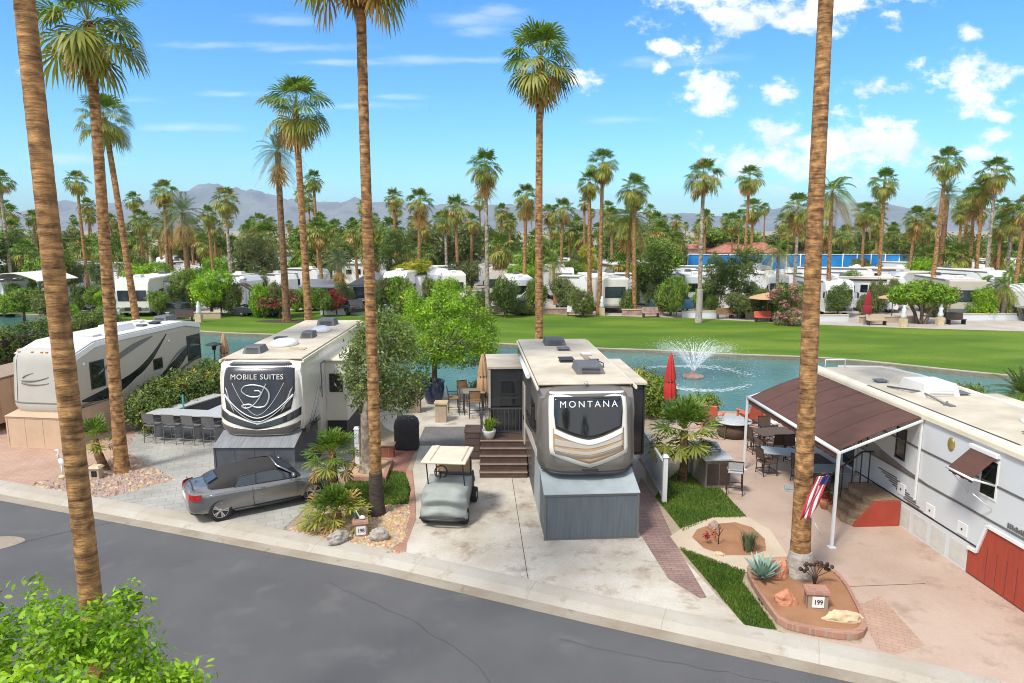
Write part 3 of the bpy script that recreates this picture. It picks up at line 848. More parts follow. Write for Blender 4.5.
gp_, gm_ = [], []
for i_, (pxs, lab_) in enumerate([([(108, 500), (150, 508), (152, 511), (110, 503)], "rust red leaf litter caught in the gutter by the stone bed"), ([(135, 503), (166, 511), (166, 515), (136, 508)], "rust brown leaf litter in the gutter behind the convertible")]):
    o_ = pebbles("fallen_leaves", [g(*p, RZ) for p in pxs], 90, .02, .06, ["brown_stair", "stone_orange", "tan_skirt"], RZ + .03, 40 + i_, lab_)
blades("grass", [g(*p) for p in [(343, 507), (408, 504), (411, 490), (405, 473), (384, 470), (350, 480), (336, 492)]], 5000, .06, 5, .015, "short green grass behind the ringed palm by the golf cart")
blades("grass", [g(*p) for p in [(655, 497), (668, 480), (690, 460), (700, 466), (747, 518), (712, 519), (683, 532)]], 7000, .06, 6, .015, "green grass around the low fan palm beside the patio")
blades("grass", [g(*p) for p in [(679, 548), (745, 572), (742, 582), (777, 630), (745, 626)]], 7000, .06, 7, .015, "green grass wedge between the paver strip and agave bed")

# mountains
ridge_px = [(-420, 214), (-250, 222), (-100, 226), (0, 222), (50, 207), (64, 203), (110, 204), (150, 202), (185, 193), (205, 187), (240, 190), (262, 193), (300, 199), (345, 205), (356, 199), (375, 204), (420, 203), (470, 205), (520, 206),
            (560, 207), (640, 213), (700, 215), (735, 219), (780, 215), (802, 205), (830, 201), (850, 206), (880, 204), (930, 208), (980, 212), (1024, 206), (1150, 196), (1300, 190), (1450, 200)]
mm = MB(); NX, NY = 420, 70
from mathutils import noise as mnoise
vs = []
for j in range(NY):
    tj = j / (NY - 1); Y = 3600 + 3600 * tj
    for i in range(NX):
        px = -420 + 1870 * i / (NX - 1)
        for (a, ya), (b, yb) in zip(ridge_px[:-1], ridge_px[1:]):
            if a <= px <= b: py = ya + (yb - ya) * (px - a) / (b - a); break
        X = (px - 512) / FPX * 5800
        top = CAMH + (229.7 - py) / FPX * 5800
        prof_ = min(1, max(0, (tj - .12) / .5)) ** 1.5 if tj < .62 else 1 - .35 * (tj - .62) / .38
        nn = mnoise.fractal(Vector((X / 620, Y / 620, .3)), .9, 2.1, 6)
        rr = 1 - abs(mnoise.fractal(Vector((X / 330, Y / 700, 3.7)), .8, 2.1, 7))
        z = top * prof_ * (1 + (.30 * nn + .55 * (rr - .75)) * (1 - .6 * math.exp(-((tj - .62) / .09) ** 2)))
        vs.append((X, Y, max(-2, z - 4 * (1 - prof_))))
fsx = [(j * NX + i, j * NX + i + 1, (j + 1) * NX + i + 1, (j + 1) * NX + i) for j in range(NY - 1) for i in range(NX - 1)]
mm.add(vs, fsx, 0, True)
ground_mat("mountain_rock", (.185, .188, .185), (.115, .122, .128), (.28, .265, .25), .95, .004, .012, .05, .2, 0)
tag(mm.build("mountains", MAT["mountain_rock"], recalc=False), kind="structure")

# ------------------------------------------------------------------ vegetation: palms
def fan_crown(seed, n=40, seg=15, pet=.95, blade=1.05, lo=-58, fine=True, hi=84, dead=.0, droop=1.0):
    """fan palm crown: petioles with pleated, drooping blades; materials 0 green 1 olive 2 tan"""
    r = random.Random(seed); m = MB(); up = Vector((0, 0, 1))
    for i in range(n):
        t = (i + .5) / n
        el = R(hi - (hi - lo) * t ** 1.15 + r.uniform(-12, 12)); az = i * 2.399963 + r.uniform(-.5, .5)
        d = Vector((math.cos(az) * math.cos(el), math.sin(az) * math.cos(el), math.sin(el)))
        L = pet * (.70 + .36 * t) * r.uniform(.72, 1.14)
        p0 = d * .08; p1 = d * L + Vector((0, 0, -.10 * L * math.cos(el)))
        d2 = (d + Vector((0, 0, (-.30 - .25 * t) * droop))).normalized()
        s = d2.cross(up)
        s = Vector((math.sin(az), -math.cos(az), 0)) if s.length < .05 else s.normalized()
        s = (s + up.cross(s) * 0 + d2.cross(s) * r.uniform(-.35, .35)).normalized()
        nv = s.cross(d2).normalized()
        u = r.random() * .25 + t
        mi = 0 if u < .72 else (1 if u < 1.12 else 2)
        if r.random() < dead: mi = 2
        w_ = .016
        m.add([p0 - s * w_, p0 + s * w_, p1 + s * w_, p1 - s * w_], [(0, 1, 2, 3)], 1)
        span = R(r.uniform(98, 122)); B = blade * r.uniform(.85, 1.1) * (.9 if t < .12 else 1)
        for k in range(seg):
            a = -span + 2 * span * (k + .5) / seg + r.uniform(-.03, .03)
            dk = d2 * math.cos(a) + s * math.sin(a)
            ln = B * (1 - .30 * (abs(a) / span) ** 1.6) * r.uniform(.92, 1.05)
            wd = ln * 1.05 * math.tan(span / seg)
            pk = dk.cross(nv).normalized()
            fold = nv * (.05 if k % 2 else -.03)
            b0 = p1; mid = p1 + dk * ln * .55 + fold - up * (.02 + .08 * t) * ln
            tip = p1 + dk * ln * (.97 - .12 * t) - up * ln * (.10 + .30 * t + r.uniform(0, .14)) * droop
            if fine:
                q = mid.lerp(tip, .55) - up * -.04 * ln
                m.add([b0, mid - pk * wd / 2, mid + pk * wd / 2, q - pk * wd * .30, q + pk * wd * .30, tip], [(0, 1, 2), (1, 3, 4, 2), (3, 5, 4)], mi)
            else:
                m.add([b0, mid - pk * wd / 2, tip, mid + pk * wd / 2], [(0, 1, 2, 3)], mi)
    return m


def hang_skirt(seed, n=22, seg=7, z0=-.1, drop=1.0, rad=.35):
    """dead fronds folded down against the trunk"""
    r = random.Random(seed); m = MB()
    for i in range(n):
        az = i * 2.399963 + r.uniform(-.4, .4); o = Vector((math.cos(az), math.sin(az), 0)); s = Vector((-o.y, o.x, 0))
        top = Vector((0, 0, z0 - r.uniform(0, drop * .55))); p1 = top + o * rad * r.uniform(.6, 1.1) - Vector((0, 0, drop * .25))
        m.add([top - s * .02, top + s * .02, p1 + s * .02, p1 - s * .02], [(0, 1, 2, 3)], 0)
        for k in range(seg):
            a = R(-60 + 120 * (k + .5) / seg); d = (Vector((0, 0, -1)) * math.cos(a) + s * math.sin(a) + o * r.uniform(-.05, .2)).normalized(); ln = drop * r.uniform(.4, .75)
            m.add([p1, p1 + d * ln * .5 + s * .05, p1 + d * ln, p1 + d * ln * .5 - s * .05], [(0, 1, 2, 3)], 0)
    return m


def feather_crown(seed, n=40, L=2.7, pairs=20, lo=-40, hi=80, wdt=.05, leaf=.5, grav=.55):
    r = random.Random(seed); m = MB(); up = Vector((0, 0, 1))
    for i in range(n):
        t = (i + .5) / n; el = R(hi - (hi - lo) * t + r.uniform(-6, 6)); az = i * 2.399963 + r.uniform(-.25, .25)
        d = Vector((math.cos(az) * math.cos(el), math.sin(az) * math.cos(el), math.sin(el))); ll = L * r.uniform(.8, 1.1)
        pts = []
        for k in range(9):
            q = k / 8; pts.append(d * ll * q + Vector((0, 0, -grav * ll * q * q * (math.cos(el) + .25))))
        s = Vector((-math.sin(az), math.cos(az), 0)); mi = 0 if t < .5 else (1 if t < .88 else 2)
        for k in range(8):
            a, b = pts[k], pts[k + 1]; ww = .03 * (1 - k / 9)
            m.add([a - s * ww, a + s * ww, b + s * ww * .85, b - s * ww * .85], [(0, 1, 2, 3)], 1)
        for k in range(pairs):
            q = .12 + .86 * (k + .5) / pairs; f = q * 8; i0 = min(7, int(f)); p = pts[i0].lerp(pts[i0 + 1], f - i0); ax = (pts[i0 + 1] - pts[i0]).normalized()
            nn = s.cross(ax).normalized()
            if nn.z < 0: nn = -nn
            for sg in (-1, 1):
                dl = (s * sg * .8 + ax * .62 + nn * .25 + Vector((0, 0, -.25))).normalized(); ln = leaf * (1 - .75 * abs(q - .42) ** 1.5) * r.uniform(.85, 1.1)
                e = p + dl * ln - up * ln * .22; md = p + dl * ln * .5
                m.add([p - ax * wdt * .3, md - ax * wdt * .5, e, md + ax * wdt * .5], [(0, 1, 2, 3)], mi)
    return m


def trunk_mb(seed, h, r0, r1, bend=(0, 0), rings=90, n=12, flare=1.35, ripple=.014):
    """ringed palm trunk from the ground up; bend = lean of the top in metres"""
    r = random.Random(seed); pts, rs = [], []
    ph = r.uniform(0, 6)
    for i in range(rings + 1):
        t = i / rings
        x = bend[0] * t + .03 * math.sin(ph + t * 5) * t; y = bend[1] * t + .03 * math.cos(ph + t * 4) * t
        pts.append((x, y, h * t - .05))
        f = 1 + (flare - 1) * math.exp(-t * h / .45)
        rs.append((r0 + (r1 - r0) * t ** .8) * f * (1 + (ripple * (1 if i % 2 else -1) + r.uniform(-ripple, ripple) * .6 if rings > 30 else r.uniform(-.03, .03))))
    m = MB(); m.tube(pts, rs, n)
    # shift of the trunk top so that a crown can sit on it
    return m, pts[-1]


FAN = ["palm_green", "palm_olive", "palm_tan"]
MATS = lambda names: [MAT[k] for k in names]
NEAR = [fan_crown(s, 42, 19, 1.24, .98, -66).mesh("fan_fronds", MATS(FAN)) for s in (1, 2, 3)]
MIDC = [fan_crown(s, 40, 13, 1.20, .98, -60 - 8 * (s % 3), False, 84, .05).mesh("fan_fronds", MATS(FAN)) for s in (11, 12, 13, 14)]
FARC = [fan_crown(s, 38, 10, 1.18, .98, -65, False, 84, .05).mesh("fan_fronds", MATS(FAN)) for s in (21, 22, 23)]
SKIRT = [hang_skirt(s, 24, 7, -.25, d).mesh("dead_fronds", MATS(["palm_tan"])) for s, d in ((31, 1.1), (32, 1.6), (33, 2.4))]
FEATH = [feather_crown(s, 44, 2.6, 22).mesh("feather_fronds", MATS(["palm_grey", "palm_grey", "palm_tan"])) for s in (41, 42)]
QUEEN = [feather_crown(s, 26, 2.7, 26, -45, 75, .07, .75, .7).mesh("feather_fronds", MATS(FAN)) for s in (51, 52)]
TRK = {}


def part_obj(name, me, parent, loc=(0, 0, 0), sc=1.0, rz=0.0):
    o = bpy.data.objects.new(name, me); COL.objects.link(o); o.parent = parent; o.location = loc; o.scale = (sc,) * 3 if not isinstance(sc, tuple) else sc; o.rotation_euler = (0, 0, rz)
    return o


def palm(x, y, h, label, crown, cs=1.0, r0=.24, r1=.17, bend=(0, 0), group=None, skirt=None, bark_="palm_bark", rings=90, seed=1, n=12, kind="fan", cat="palm tree", trunk_mesh=None, flare=1.35):
    t = thing("fan_palm" if kind == "fan" else "feather_palm", label, cat, (x, y, 0), 0, group)
    if trunk_mesh is None:
        m, top = trunk_mb(seed, h, r0, r1, bend, rings, n, flare)
        m.build("trunk", MAT[bark_], t, recalc=False)
        sc = 1
    else:
        me, top, h0 = trunk_mesh
        part_obj("trunk", me, t, (0, 0, 0), (1, 1, h / h0)); top = (top[0], top[1], h)
    if "whitewashed" in label:
        m = MB(); m.lathe([(.38, -.05), (.33, .15), (.30, .6), (.268, 2.9), (.262, 3.0)], 14); m.build("whitewash", MAT["stone_grey"], t)
    if crown:
        part_obj("crown", crown, t, top, cs, rnd.uniform(0, 6.28))
        if skirt is not None: part_obj("dead_fronds", SKIRT[skirt], t, top, cs, rnd.uniform(0, 6.28))
    return t


# the six tall palms that stand among the lots
y0 = 8.6
(xa, za), (xb, zb) = at(91, 600, y0), at(26.5, 0, y0)
slope = (xb - xa) / (zb - za); x0 = xa - slope * za
palm(x0, y0, 15.2, "tall palm with a thick rough orange trunk rising behind the clipped bright bush", NEAR[0], 1.05, .155, .10, (slope * 15.2, .0), seed=3, rings=120, n=18, skirt=0)
bx, by = g(122, 472)
palm(bx, by, 14.6, "palm with two low drooping fronds whose trunk rises from the rose stone bed", NEAR[1], 1.02, .22, .14, (at(91, 62, by)[0] - bx, 0), seed=5, rings=110, n=14, skirt=0)
bx, by = at(140, 330, 43)[0], 43.0
palm(bx, by, 14.9, "slim leaning palm behind the tan swirl-striped trailer", NEAR[2], .98, .24, .15, (at(105, 126, by)[0] - bx, 0), seed=6, rings=80, skirt=0, bark_="palm_bark")
bx, by = g(377, 514)
palm(bx, by, 15.5, "palm with a ringed orange trunk between the golf cart and the grey convertible", NEAR[0], 1.0, .18, .125, (at(365, 0, by)[0] - bx - .1, 0), seed=8, rings=130, n=16, skirt=0)
m = MB(); m.lathe([(.275, -.04), (.25, .12), (.215, .4), (.20, .9), (.192, 1.25), (.184, 1.28)], 18); m.build("dark_foot", MAT["charred_bark"], [o for o in bpy.data.objects if o.name.startswith("fan_palm") and "golf cart and the grey" in o.get("label", "")][0], recalc=False)
palm(1.28, 31.6, 15.7, "lone tall palm standing straight behind the cream roofed trailer with the arched black window", NEAR[1], 1.04, .20, .14, (at(539, 85, 31.6)[0] - 1.28, 0), seed=9, rings=90, skirt=1, bark_="palm_bark")
bx, by = g(799, 578)
palm(bx, by, 17.2, "palm with a grey painted foot in the brick edged agave bed", NEAR[2], 1.0, .225, .13, ((at(826, 0, by)[0] - bx) * 1.32, 0), seed=12, rings=130, n=16, skirt=0)
# a sleeve of pale mortar round that palm's foot
palm(at(309, 322, 37)[0], 37.0, 14.6, "full crowned palm close behind the trailer with the dark script panel", NEAR[0], 1.08, .24, .15, (at(296, 105, 37)[0] - at(309, 322, 37)[0], 0), seed=14, rings=80, skirt=1)

# repeated trunks for the palms of the park
for k in range(4):
    m, top = trunk_mb(60 + k, 12, .25, .15, (rnd.uniform(-.35, .35), 0), 40, 8)
    TRK[k] = (m.mesh("palm_trunk", MAT["palm_bark"]), top, 12)
for k in range(2):
    m, top = trunk_mb(70 + k, 12, .22, .15, (rnd.uniform(-.3, .3), 0), 40, 8)
    TRK[10 + k] = (m.mesh("palm_trunk", MAT["palm_bark_grey"]), top, 12)
for k in range(2):
    m, top = trunk_mb(80 + k, 12, .34, .26, (rnd.uniform(-.2, .2), 0), 40, 8)
    TRK[20 + k] = (m.mesh("palm_trunk", MAT["palm_bark_dark"]), top, 12)
m, top = trunk_mb(90, 12, .23, .15, (0, 0), 40, 8)
TRK[30] = (m.mesh("palm_trunk", [MAT["palm_bark"]]), top, 12)

# (px of crown, py of crown, distance, crown scale, kind, skirt, label)
PARK = [
    (487, 163, 64, .98, "m", 2, "double tiered palm with a long dead skirt above the bright tree's left half"),
    (524, 194, 76, .92, "m", 2, "shaggy palm just to the left of the lone straight trunk"),
    (602, 161, 67, 1.0, "m", 1, "taller crown of the tight palm pair above the big windowed trailer"),
    (592, 180, 67.5, .85, "m", 1, "lower crown of the tight palm pair above the big windowed trailer"),
    (638, 187, 67, .98, "m", 0, "palm with browning lower fronds to the right of the tight pair"),
    (705, 174, 61, 1.12, "m", 0, "open crowned palm with a whitewashed foot on the far edge of the lawn"),
    (749, 176, 82, 1.0, "m", 1, "palm leaning slightly beside the first big white cloud's edge"),
    (755, 207, 92, 1.0, "m", 1, "bushy palm directly under the leaning one near the red roof"),
    (888, 180, 80, 1.05, "m", 0, "slim palm with a round crown above the spreading ficus"),
    (944, 160, 68, 1.05, "m", 0, "tall orange trunked palm rising over the cream trailer at the lawn"),
    (998, 170, 76, 1.1, "m", 1, "tallest palm of the crowded clump by the side street"),
    (986, 186, 78, .95, "m", 1, "second tallest palm of the crowded clump by the side street"),
    (978, 196, 81, .9, "m", 2, "shaggy middle palm of the crowded clump by the side street"),
    (968, 196, 84, .9, "m", 1, "outermost left palm of the crowded clump by the side street"),
    (962, 210, 96, .9, "f", 1, "short palm at the left foot of the crowded clump by the side street"),
    (226, 197, 74, .92, "m", 0, "round crowned palm standing in front of the snowy mountain peak"),
    (210, 213, 92, .85, "m", 1, "smaller palm just left of the round crowned one under the peak"),
    (161, 190, 78, .98, "m", 0, "upright palm above the bright green ball tree's left"),
    (139, 218, 90, .95, "m", 1, "broad palm between the two left trunks and the upright palm"),
    (78, 179, 84, .9, "m", 0, "palm standing high between the two thick left trunks"),
    (90, 214, 120, .85, "f", 0, "small palm touching the second left trunk's left side"),
    (73, 226, 125, .85, "f", 0, "little palm low between the two thick left trunks"),
    (110, 219, 110, .8, "f", 0, "small palm in the gap between the second and third left trunks"),
    (34, 217, 105, .85, "f", 0, "palm touching the thick trunk's left edge in the distance"),
    (12, 211, 102, .85, "f", 0, "distant palm near the picture's left border under the cut off crown"),
    (0, 179, 82, .95, "m", 0, "palm whose crown is cut by the left border"),
    (246, 231, 105, .9, "f", 0, "low palm right of the snowy peak beside the olive tree"),
    (270, 223, 150, .8, "f", 0, "tiny round palm just left of the dark skirted feather palm"),
    (316, 178, 82, .8, "m", 0, "slim palm behind and right of the full crowned one"),
    (301, 192, 86, .75, "m", 0, "half hidden palm between the full crowned palm and its slim neighbour"),
    (320, 218, 110, .8, "f", 0, "small palm low right of the full crowned palm"),
    (356, 230, 98, 1.15, "f", 2, "squat palm with a heavy brown skirt left of the golf cart's ringed trunk"),
    (396, 196, 82, .78, "m", 0, "slender palm first to the right of the golf cart's ringed trunk"),
    (417, 199, 78, 1.0, "m", 2, "fuller palm beside the slender one right of the ringed trunk"),
    (424, 226, 96, .8, "f", 1, "short palm under the fuller palm right of the ringed trunk"),
    (446, 218, 92, .85, "f", 1, "palm at the left of the cluster above the white trailers"),
    (458, 206, 84, 1.05, "m", 1, "largest palm in the cluster above the white trailers"),
    (470, 220, 95, .85, "f", 1, "palm at the right of the cluster above the white trailers"),
    (501, 210, 104, .85, "f", 0, "small palm between the double tiered palm and the shaggy one"),
    (511, 219, 110, .8, "f", 0, "lower small palm next to the shaggy palm's left"),
    (550, 212, 96, .9, "f", 1, "palm just right of the lone straight trunk"),
    (561, 208, 88, 1.0, "m", 1, "wide palm second to the right of the lone straight trunk"),
    (577, 222, 115, .8, "f", 0, "small palm between the wide palm and the tight pair"),
    (586, 202, 96, .62, "f", 0, "thin dark crown peeking out left of the tight palm pair"),
    (614, 216, 92, .9, "f", 1, "palm behind the trunks of the tight pair on their right"),
    (657, 221, 90, .95, "f", 1, "palm right of the browning palm over the leafy mass"),
    (676, 220, 125, .85, "f", 0, "small palm left of the whitewashed palm's trunk"),
    (707, 217, 100, .85, "f", 0, "palm hidden behind the whitewashed palm's trunk"),
    (735, 221, 100, .9, "f", 0, "palm left of the bushy one near the red roof"),
    (788, 231, 120, .9, "f", 0, "low palm left of the agave bed palm's trunk"),
    (800, 205, 76, 1.15, "m", 2, "broad palm half hidden by the agave bed palm's trunk"),
    (867, 211, 92, 1.05, "m", 1, "thick palm left of the slim round crowned one over the ficus"),
    (880, 221, 98, .95, "f", 1, "palm filling behind the slim round crowned one"),
    (914, 216, 88, 1.0, "m", 2, "palm with a hanging orange skirt over the blue and white motorhome"),
    (930, 222, 96, .9, "f", 1, "palm behind the tall orange trunk's left side"),
    (1014, 214, 78, 1.0, "m", 1, "front palm of the row at the right border"),
    (1004, 222, 86, .85, "m", 1, "second palm of the row at the right border"),
    (1024, 206, 74, 1.0, "m", 1, "palm cut by the right border"),
]
for i, (px, py, Y, cs, kd, sk, lab) in enumerate(PARK):
    X, Z = at(px, py, Y)
    me = (MIDC if kd == "m" else FARC)[i % (4 if kd == "m" else 3)]
    tk = TRK[(i % 4)] if i % 5 else TRK[10 + i % 2]
    palm(X, Y, Z - .1, lab, me, cs * rnd.uniform(.95, 1.05), skirt=sk, group="palms of the resort park", trunk_mesh=tk, seed=100 + i)

FEATHERS = [
    (278, 151, 62, 1.0, FEATH[0], 2, 20, "feather palm with a dark swollen neck and a whitewashed foot on the lawn"),
    (184, 212, 74, 1.15, FEATH[1], 2, 21, "wide date palm with a stout brown trunk behind the green ball tree"),
    (168, 224, 84, 1.0, FEATH[0], 2, 20, "smaller date palm at the wide date palm's left shoulder"),
    (836, 192, 66, 1.15, QUEEN[0], None, 0, "loose queen palm showing right of the agave bed palm's trunk"),
    (628, 217, 70, 1.1, QUEEN[1], None, 1, "dark queen palm left of the browning palm"),
    (948, 194, 80, 1.0, FEATH[1], None, 20, "date palm behind the tall orange trunk"),
    (340, 262, 72, .95, FEATH[0], 2, 21, "short date palm with a fat brown skirt beside the shade roof"),
    (780, 250, 72, .9, QUEEN[0], None, 10, "low queen palm beside the pink flowering bush"),
    (1006, 286, 64, .75, QUEEN[1], None, 11, "low queen palm in front of the white trailer by the side street"),
    (985, 284, 65, .7, QUEEN[0], None, 10, "low queen palm leaning at the cream trailer's right end"),
    (655, 250, 76, 1.1, QUEEN[0], None, 2, "bushy queen palm right of the big windowed trailer"),
    (556, 262, 76, .7, QUEEN[1], None, 0, "low queen palm behind the lone straight trunk"),
]
for i, (px, py, Y, cs, me, sk, tk, lab) in enumerate(FEATHERS):
    X, Z = at(px, py, Y)
    palm(X, Y, max(.8, Z), lab, me, cs, skirt=sk, group="palms of the resort park", trunk_mesh=TRK[tk], kind="feather")

r = random.Random(99)
for i in range(78):
    px = -40 + 1110 * (i + r.random()) / 78; Y = r.uniform(125, 330) if i % 3 else r.uniform(105, 150)
    Z = r.uniform(8.2, 12.5) if i % 4 else r.uniform(12, 14)
    X = (px - 512) / FPX * Y * 1.0
    palm(X, Y, Z, "small fan palm among the many on the hazy skyline beyond the trailers", FARC[i % 3], r.uniform(.85, 1.15), skirt=(i % 3) if i % 2 else None, group="far palms on the skyline", trunk_mesh=TRK[i % 4])


# low palms with no lean between the lots
def low_palm(x, y, h, cs, label, seed, n=34, bend=(0, 0), mats=FAN, r0=.14, lo=-50, dead=.0, seg=15):
    t = thing("fan_palm", label, "palm", (x, y, 0), 0, None)
    m, top = trunk_mb(seed, h, r0, r0 * .9, bend, 24, 12, 1.15, .06); m.build("trunk", MAT["palm_bark_dark"], t, recalc=False)
    part_obj("crown", fan_crown(seed, n, seg, .74, .60, lo, True, 86, dead, .35).mesh("fan_fronds", MATS(mats)), t, top, cs)
    return t


bx, by = g(335, 506)
low_palm(bx, by, 1.70, .86, "taller of the two low fan palms crowding the convertible's nose", 201, 36, lo=-48)
bx, by = g(337, 527)
low_palm(bx, by, .50, .88, "squat fan palm with tan lower fronds at the garden rock", 202, 40, lo=-22, dead=.08)
bx, by = g(683, 480)
low_palm(bx, by, 1.75, 1.22, "full fan palm growing in the grass beside the white fence", 203, 44, lo=-45)
bx, by = g(106, 470)
low_palm(bx, by, 1.15, .85, "small leaning fan palm in the rose stone bed", 204, 22, bend=(-.35, 0), lo=-30)


# ------------------------------------------------------------------ vegetation: leafy trees, hedges and shrubs
def leaf_mesh(name, blobs, clumps, per, size, spread, mats, seed, wts=None, up=.35, flat=.0, shell=.45, pointed=True, six=False):
    """blobs: (x, y, z, rx, ry, rz). Leaves grow in clumps scattered through the outer part of every blob."""
    rg = np.random.default_rng(seed)
    vol = np.array([b[3] * b[4] * b[5] for b in blobs]) ** (2 / 3); pick = rg.choice(len(blobs), clumps, p=vol / vol.sum())
    B = np.array(blobs)[pick]
    d = rg.normal(size=(clumps, 3)); d /= np.linalg.norm(d, axis=1)[:, None]
    rad = shell + (1.06 - shell) * rg.random(clumps) ** .6
    C = B[:, :3] + d * rad[:, None] * B[:, 3:]
    # drop clumps that sit deep inside another blob
    keep = np.ones(clumps, bool)
    for b in blobs:
        q = ((C - np.array(b[:3])) / np.array(b[3:])); keep &= ~((q ** 2).sum(1) < .30)
    C, d = C[keep], d[keep]; nc = len(C)
    mcl = rg.choice(len(mats), nc, p=wts)
    N = nc * per
    P0 = np.repeat(C, per, 0) + rg.normal(size=(N, 3)) * spread * np.array([1, 1, .75])
    D = np.repeat(d, per, 0)
    nrm = rg.normal(size=(N, 3)) * .8 + D * .7 + np.array([0, 0, up]); nrm /= np.linalg.norm(nrm, axis=1)[:, None]
    t = np.cross(nrm, rg.normal(size=(N, 3))); t /= np.linalg.norm(t, axis=1)[:, None] + 1e-9
    t = t + D * .5 + np.array([0, 0, -.15]); t -= nrm * (t * nrm).sum(1)[:, None]; t /= np.linalg.norm(t, axis=1)[:, None] + 1e-9
    b = np.cross(nrm, t); s = size * rg.uniform(.65, 1.3, N)[:, None]
    if pointed:
        V = np.stack([P0 - t * s, P0 + b * s * .42 - t * s * .05 + nrm * s * .1, P0 + t * s, P0 - b * s * .42 - t * s * .05 + nrm * s * .1], 1)
    else:
        V = np.stack([P0 - t * s - b * s * .6, P0 + t * s * .9 - b * s * .5, P0 + t * s + b * s * .55, P0 - t * s * .8 + b * s * .6], 1)
    K = 4
    if six:
        K = 6; f_ = nrm * s * .14
        V = np.stack([P0 - t * s, P0 - t * s * .45 + b * s * .36 + f_, P0 + t * s * .35 + b * s * .34 + f_, P0 + t * s - f_ * .6, P0 + t * s * .35 - b * s * .34 + f_, P0 - t * s * .45 - b * s * .36 + f_], 1)
    V = V.reshape(-1, 3)
    me = bpy.data.meshes.new(name)
    me.vertices.add(len(V)); me.vertices.foreach_set("co", V.ravel())
    me.loops.add(N * K); me.loops.foreach_set("vertex_index", np.arange(N * K))
    me.polygons.add(N); me.polygons.foreach_set("loop_start", np.arange(0, N * K, K)); me.polygons.foreach_set("loop_total", np.full(N, K))
    for k in mats: me.materials.append(MAT[k])
    me.polygons.foreach_set("material_index", np.repeat(mcl, per))
    me.update(calc_edges=True); me.validate()
    return me


def limbs(seed, h, r0, ends, bark_, parent, fork=.4, n=9, lean=(0, 0), flare=1.5):
    r = random.Random(seed); m = MB(); zf = h * fork
    fk = Vector((lean[0] * .5, lean[1] * .5, zf))
    m.tube([(0, 0, -.05), (lean[0] * .1, lean[1] * .1, zf * .15), (lean[0] * .25, lean[1] * .25, zf * .55), fk], [r0 * flare, r0 * 1.1, r0 * .92, r0 * .8], n)
    for e in ends:
        e = Vector(e); md = fk.lerp(e, .5) + Vector((r.uniform(-.15, .15), r.uniform(-.15, .15), r.uniform(.0, .2))) * h * .12
        m.tube([fk - Vector((0, 0, .15 * r0)), fk.lerp(md, .5), md, e], [r0 * .62, r0 * .5, r0 * .34, r0 * .10], 7)
        for k in range(2):
            q = md.lerp(e, r.uniform(.1, .6)); o = q + Vector((r.uniform(-1, 1), r.uniform(-1, 1), r.uniform(.1, .8))) * h * .13
            m.tube([q, q.lerp(o, .5) + Vector((0, 0, .02)), o], [r0 * .26, r0 * .17, r0 * .05], 6)
    return m.build("trunk", MAT[bark_], parent, recalc=False)


def tree(name, label, cat, x, y, h, blobs, clumps, per, size, spread, mats, seed, wts=None, bark_="tree_bark", r0=.14, fork=.4, group=None, ends=None, lean=(0, 0), up=.35, shell=.45, flare=1.5, six=False):
    t = thing(name, label, cat, (x, y, 0), 0, group)
    ends = ends or [(b[0] * .8, b[1] * .8, b[2]) for b in blobs[:6]]
    limbs(seed, h, r0, ends, bark_, t, fork, lean=lean, flare=flare)
    part_obj("crown", leaf_mesh("leaf_crown", blobs, clumps, per, size, spread, mats, seed, wts, up, shell=shell, six=six), t)
    return t


# bright tree in the blue pot on the lake terrace (it stands in the pot's soil)
PTX, PTY = at(434, 402, 32.2)[0], 32.2
tree("leafy_tree", "vivid yellow green tree growing out of the dark blue pot by the lake", "tree", PTX + .05, PTY, 5.2,
     [(.9, 0, 3.35, 1.9, 1.8, 1.55), (-.2, .2, 3.5, 1.5, 1.5, 1.5), (1.9, .2, 3.3, 1.2, 1.3, 1.45), (.6, -.3, 4.3, 1.2, 1.2, 1.1), (1.7, 0, 4.15, .9, .9, .9), (.2, -.9, 2.7, 1.2, .9, .9)] + [(.3 + 1.5 * math.sin(k * 2.1), .6 * math.cos(k * 1.7), 4.5 + .55 * abs(math.sin(k * 1.3)), .28, .28, .55) for k in range(9)] + [(.7 + 1.9 * math.sin(k * 1.9), .8 * math.cos(k), 3.4 + 1.0 * math.cos(k * 2.3), .4, .4, .5) for k in range(6)],
     900, 26, .072, .15, ["ficus_leaf", "fresh_leaf", "mid_leaf"], 301, [.42, .26, .32], r0=.15, fork=.36, bark_="tree_bark", shell=.55)
# olive coloured tree with a flared pale trunk, behind the ringed palm
bx, by = g(368, 474)
tree("ficus_tree", "grey green tree with a flared pale trunk in the brick edged bed", "tree", bx, by, 5.0,
     [(.35, .6, 3.7, 1.1, 1.2, 1.25), (1.0, .9, 3.3, .95, 1.1, 1.3), (-.1, .8, 3.2, .75, .9, 1.1), (.55, .4, 4.8, .75, .8, .75), (1.0, .7, 4.5, .6, .7, .6), (.9, .5, 2.75, .7, .7, .6), (.2, .5, 2.75, .55, .6, .5), (-.2, .4, 4.2, .45, .5, .5), (.7, .3, 5.2, .3, .3, .4)],
     560, 26, .066, .17, ["olive_leaf", "mid_leaf", "dark_leaf"], 302, [.62, .2, .18], r0=.22, fork=.42, bark_="pale_bark", flare=1.9)
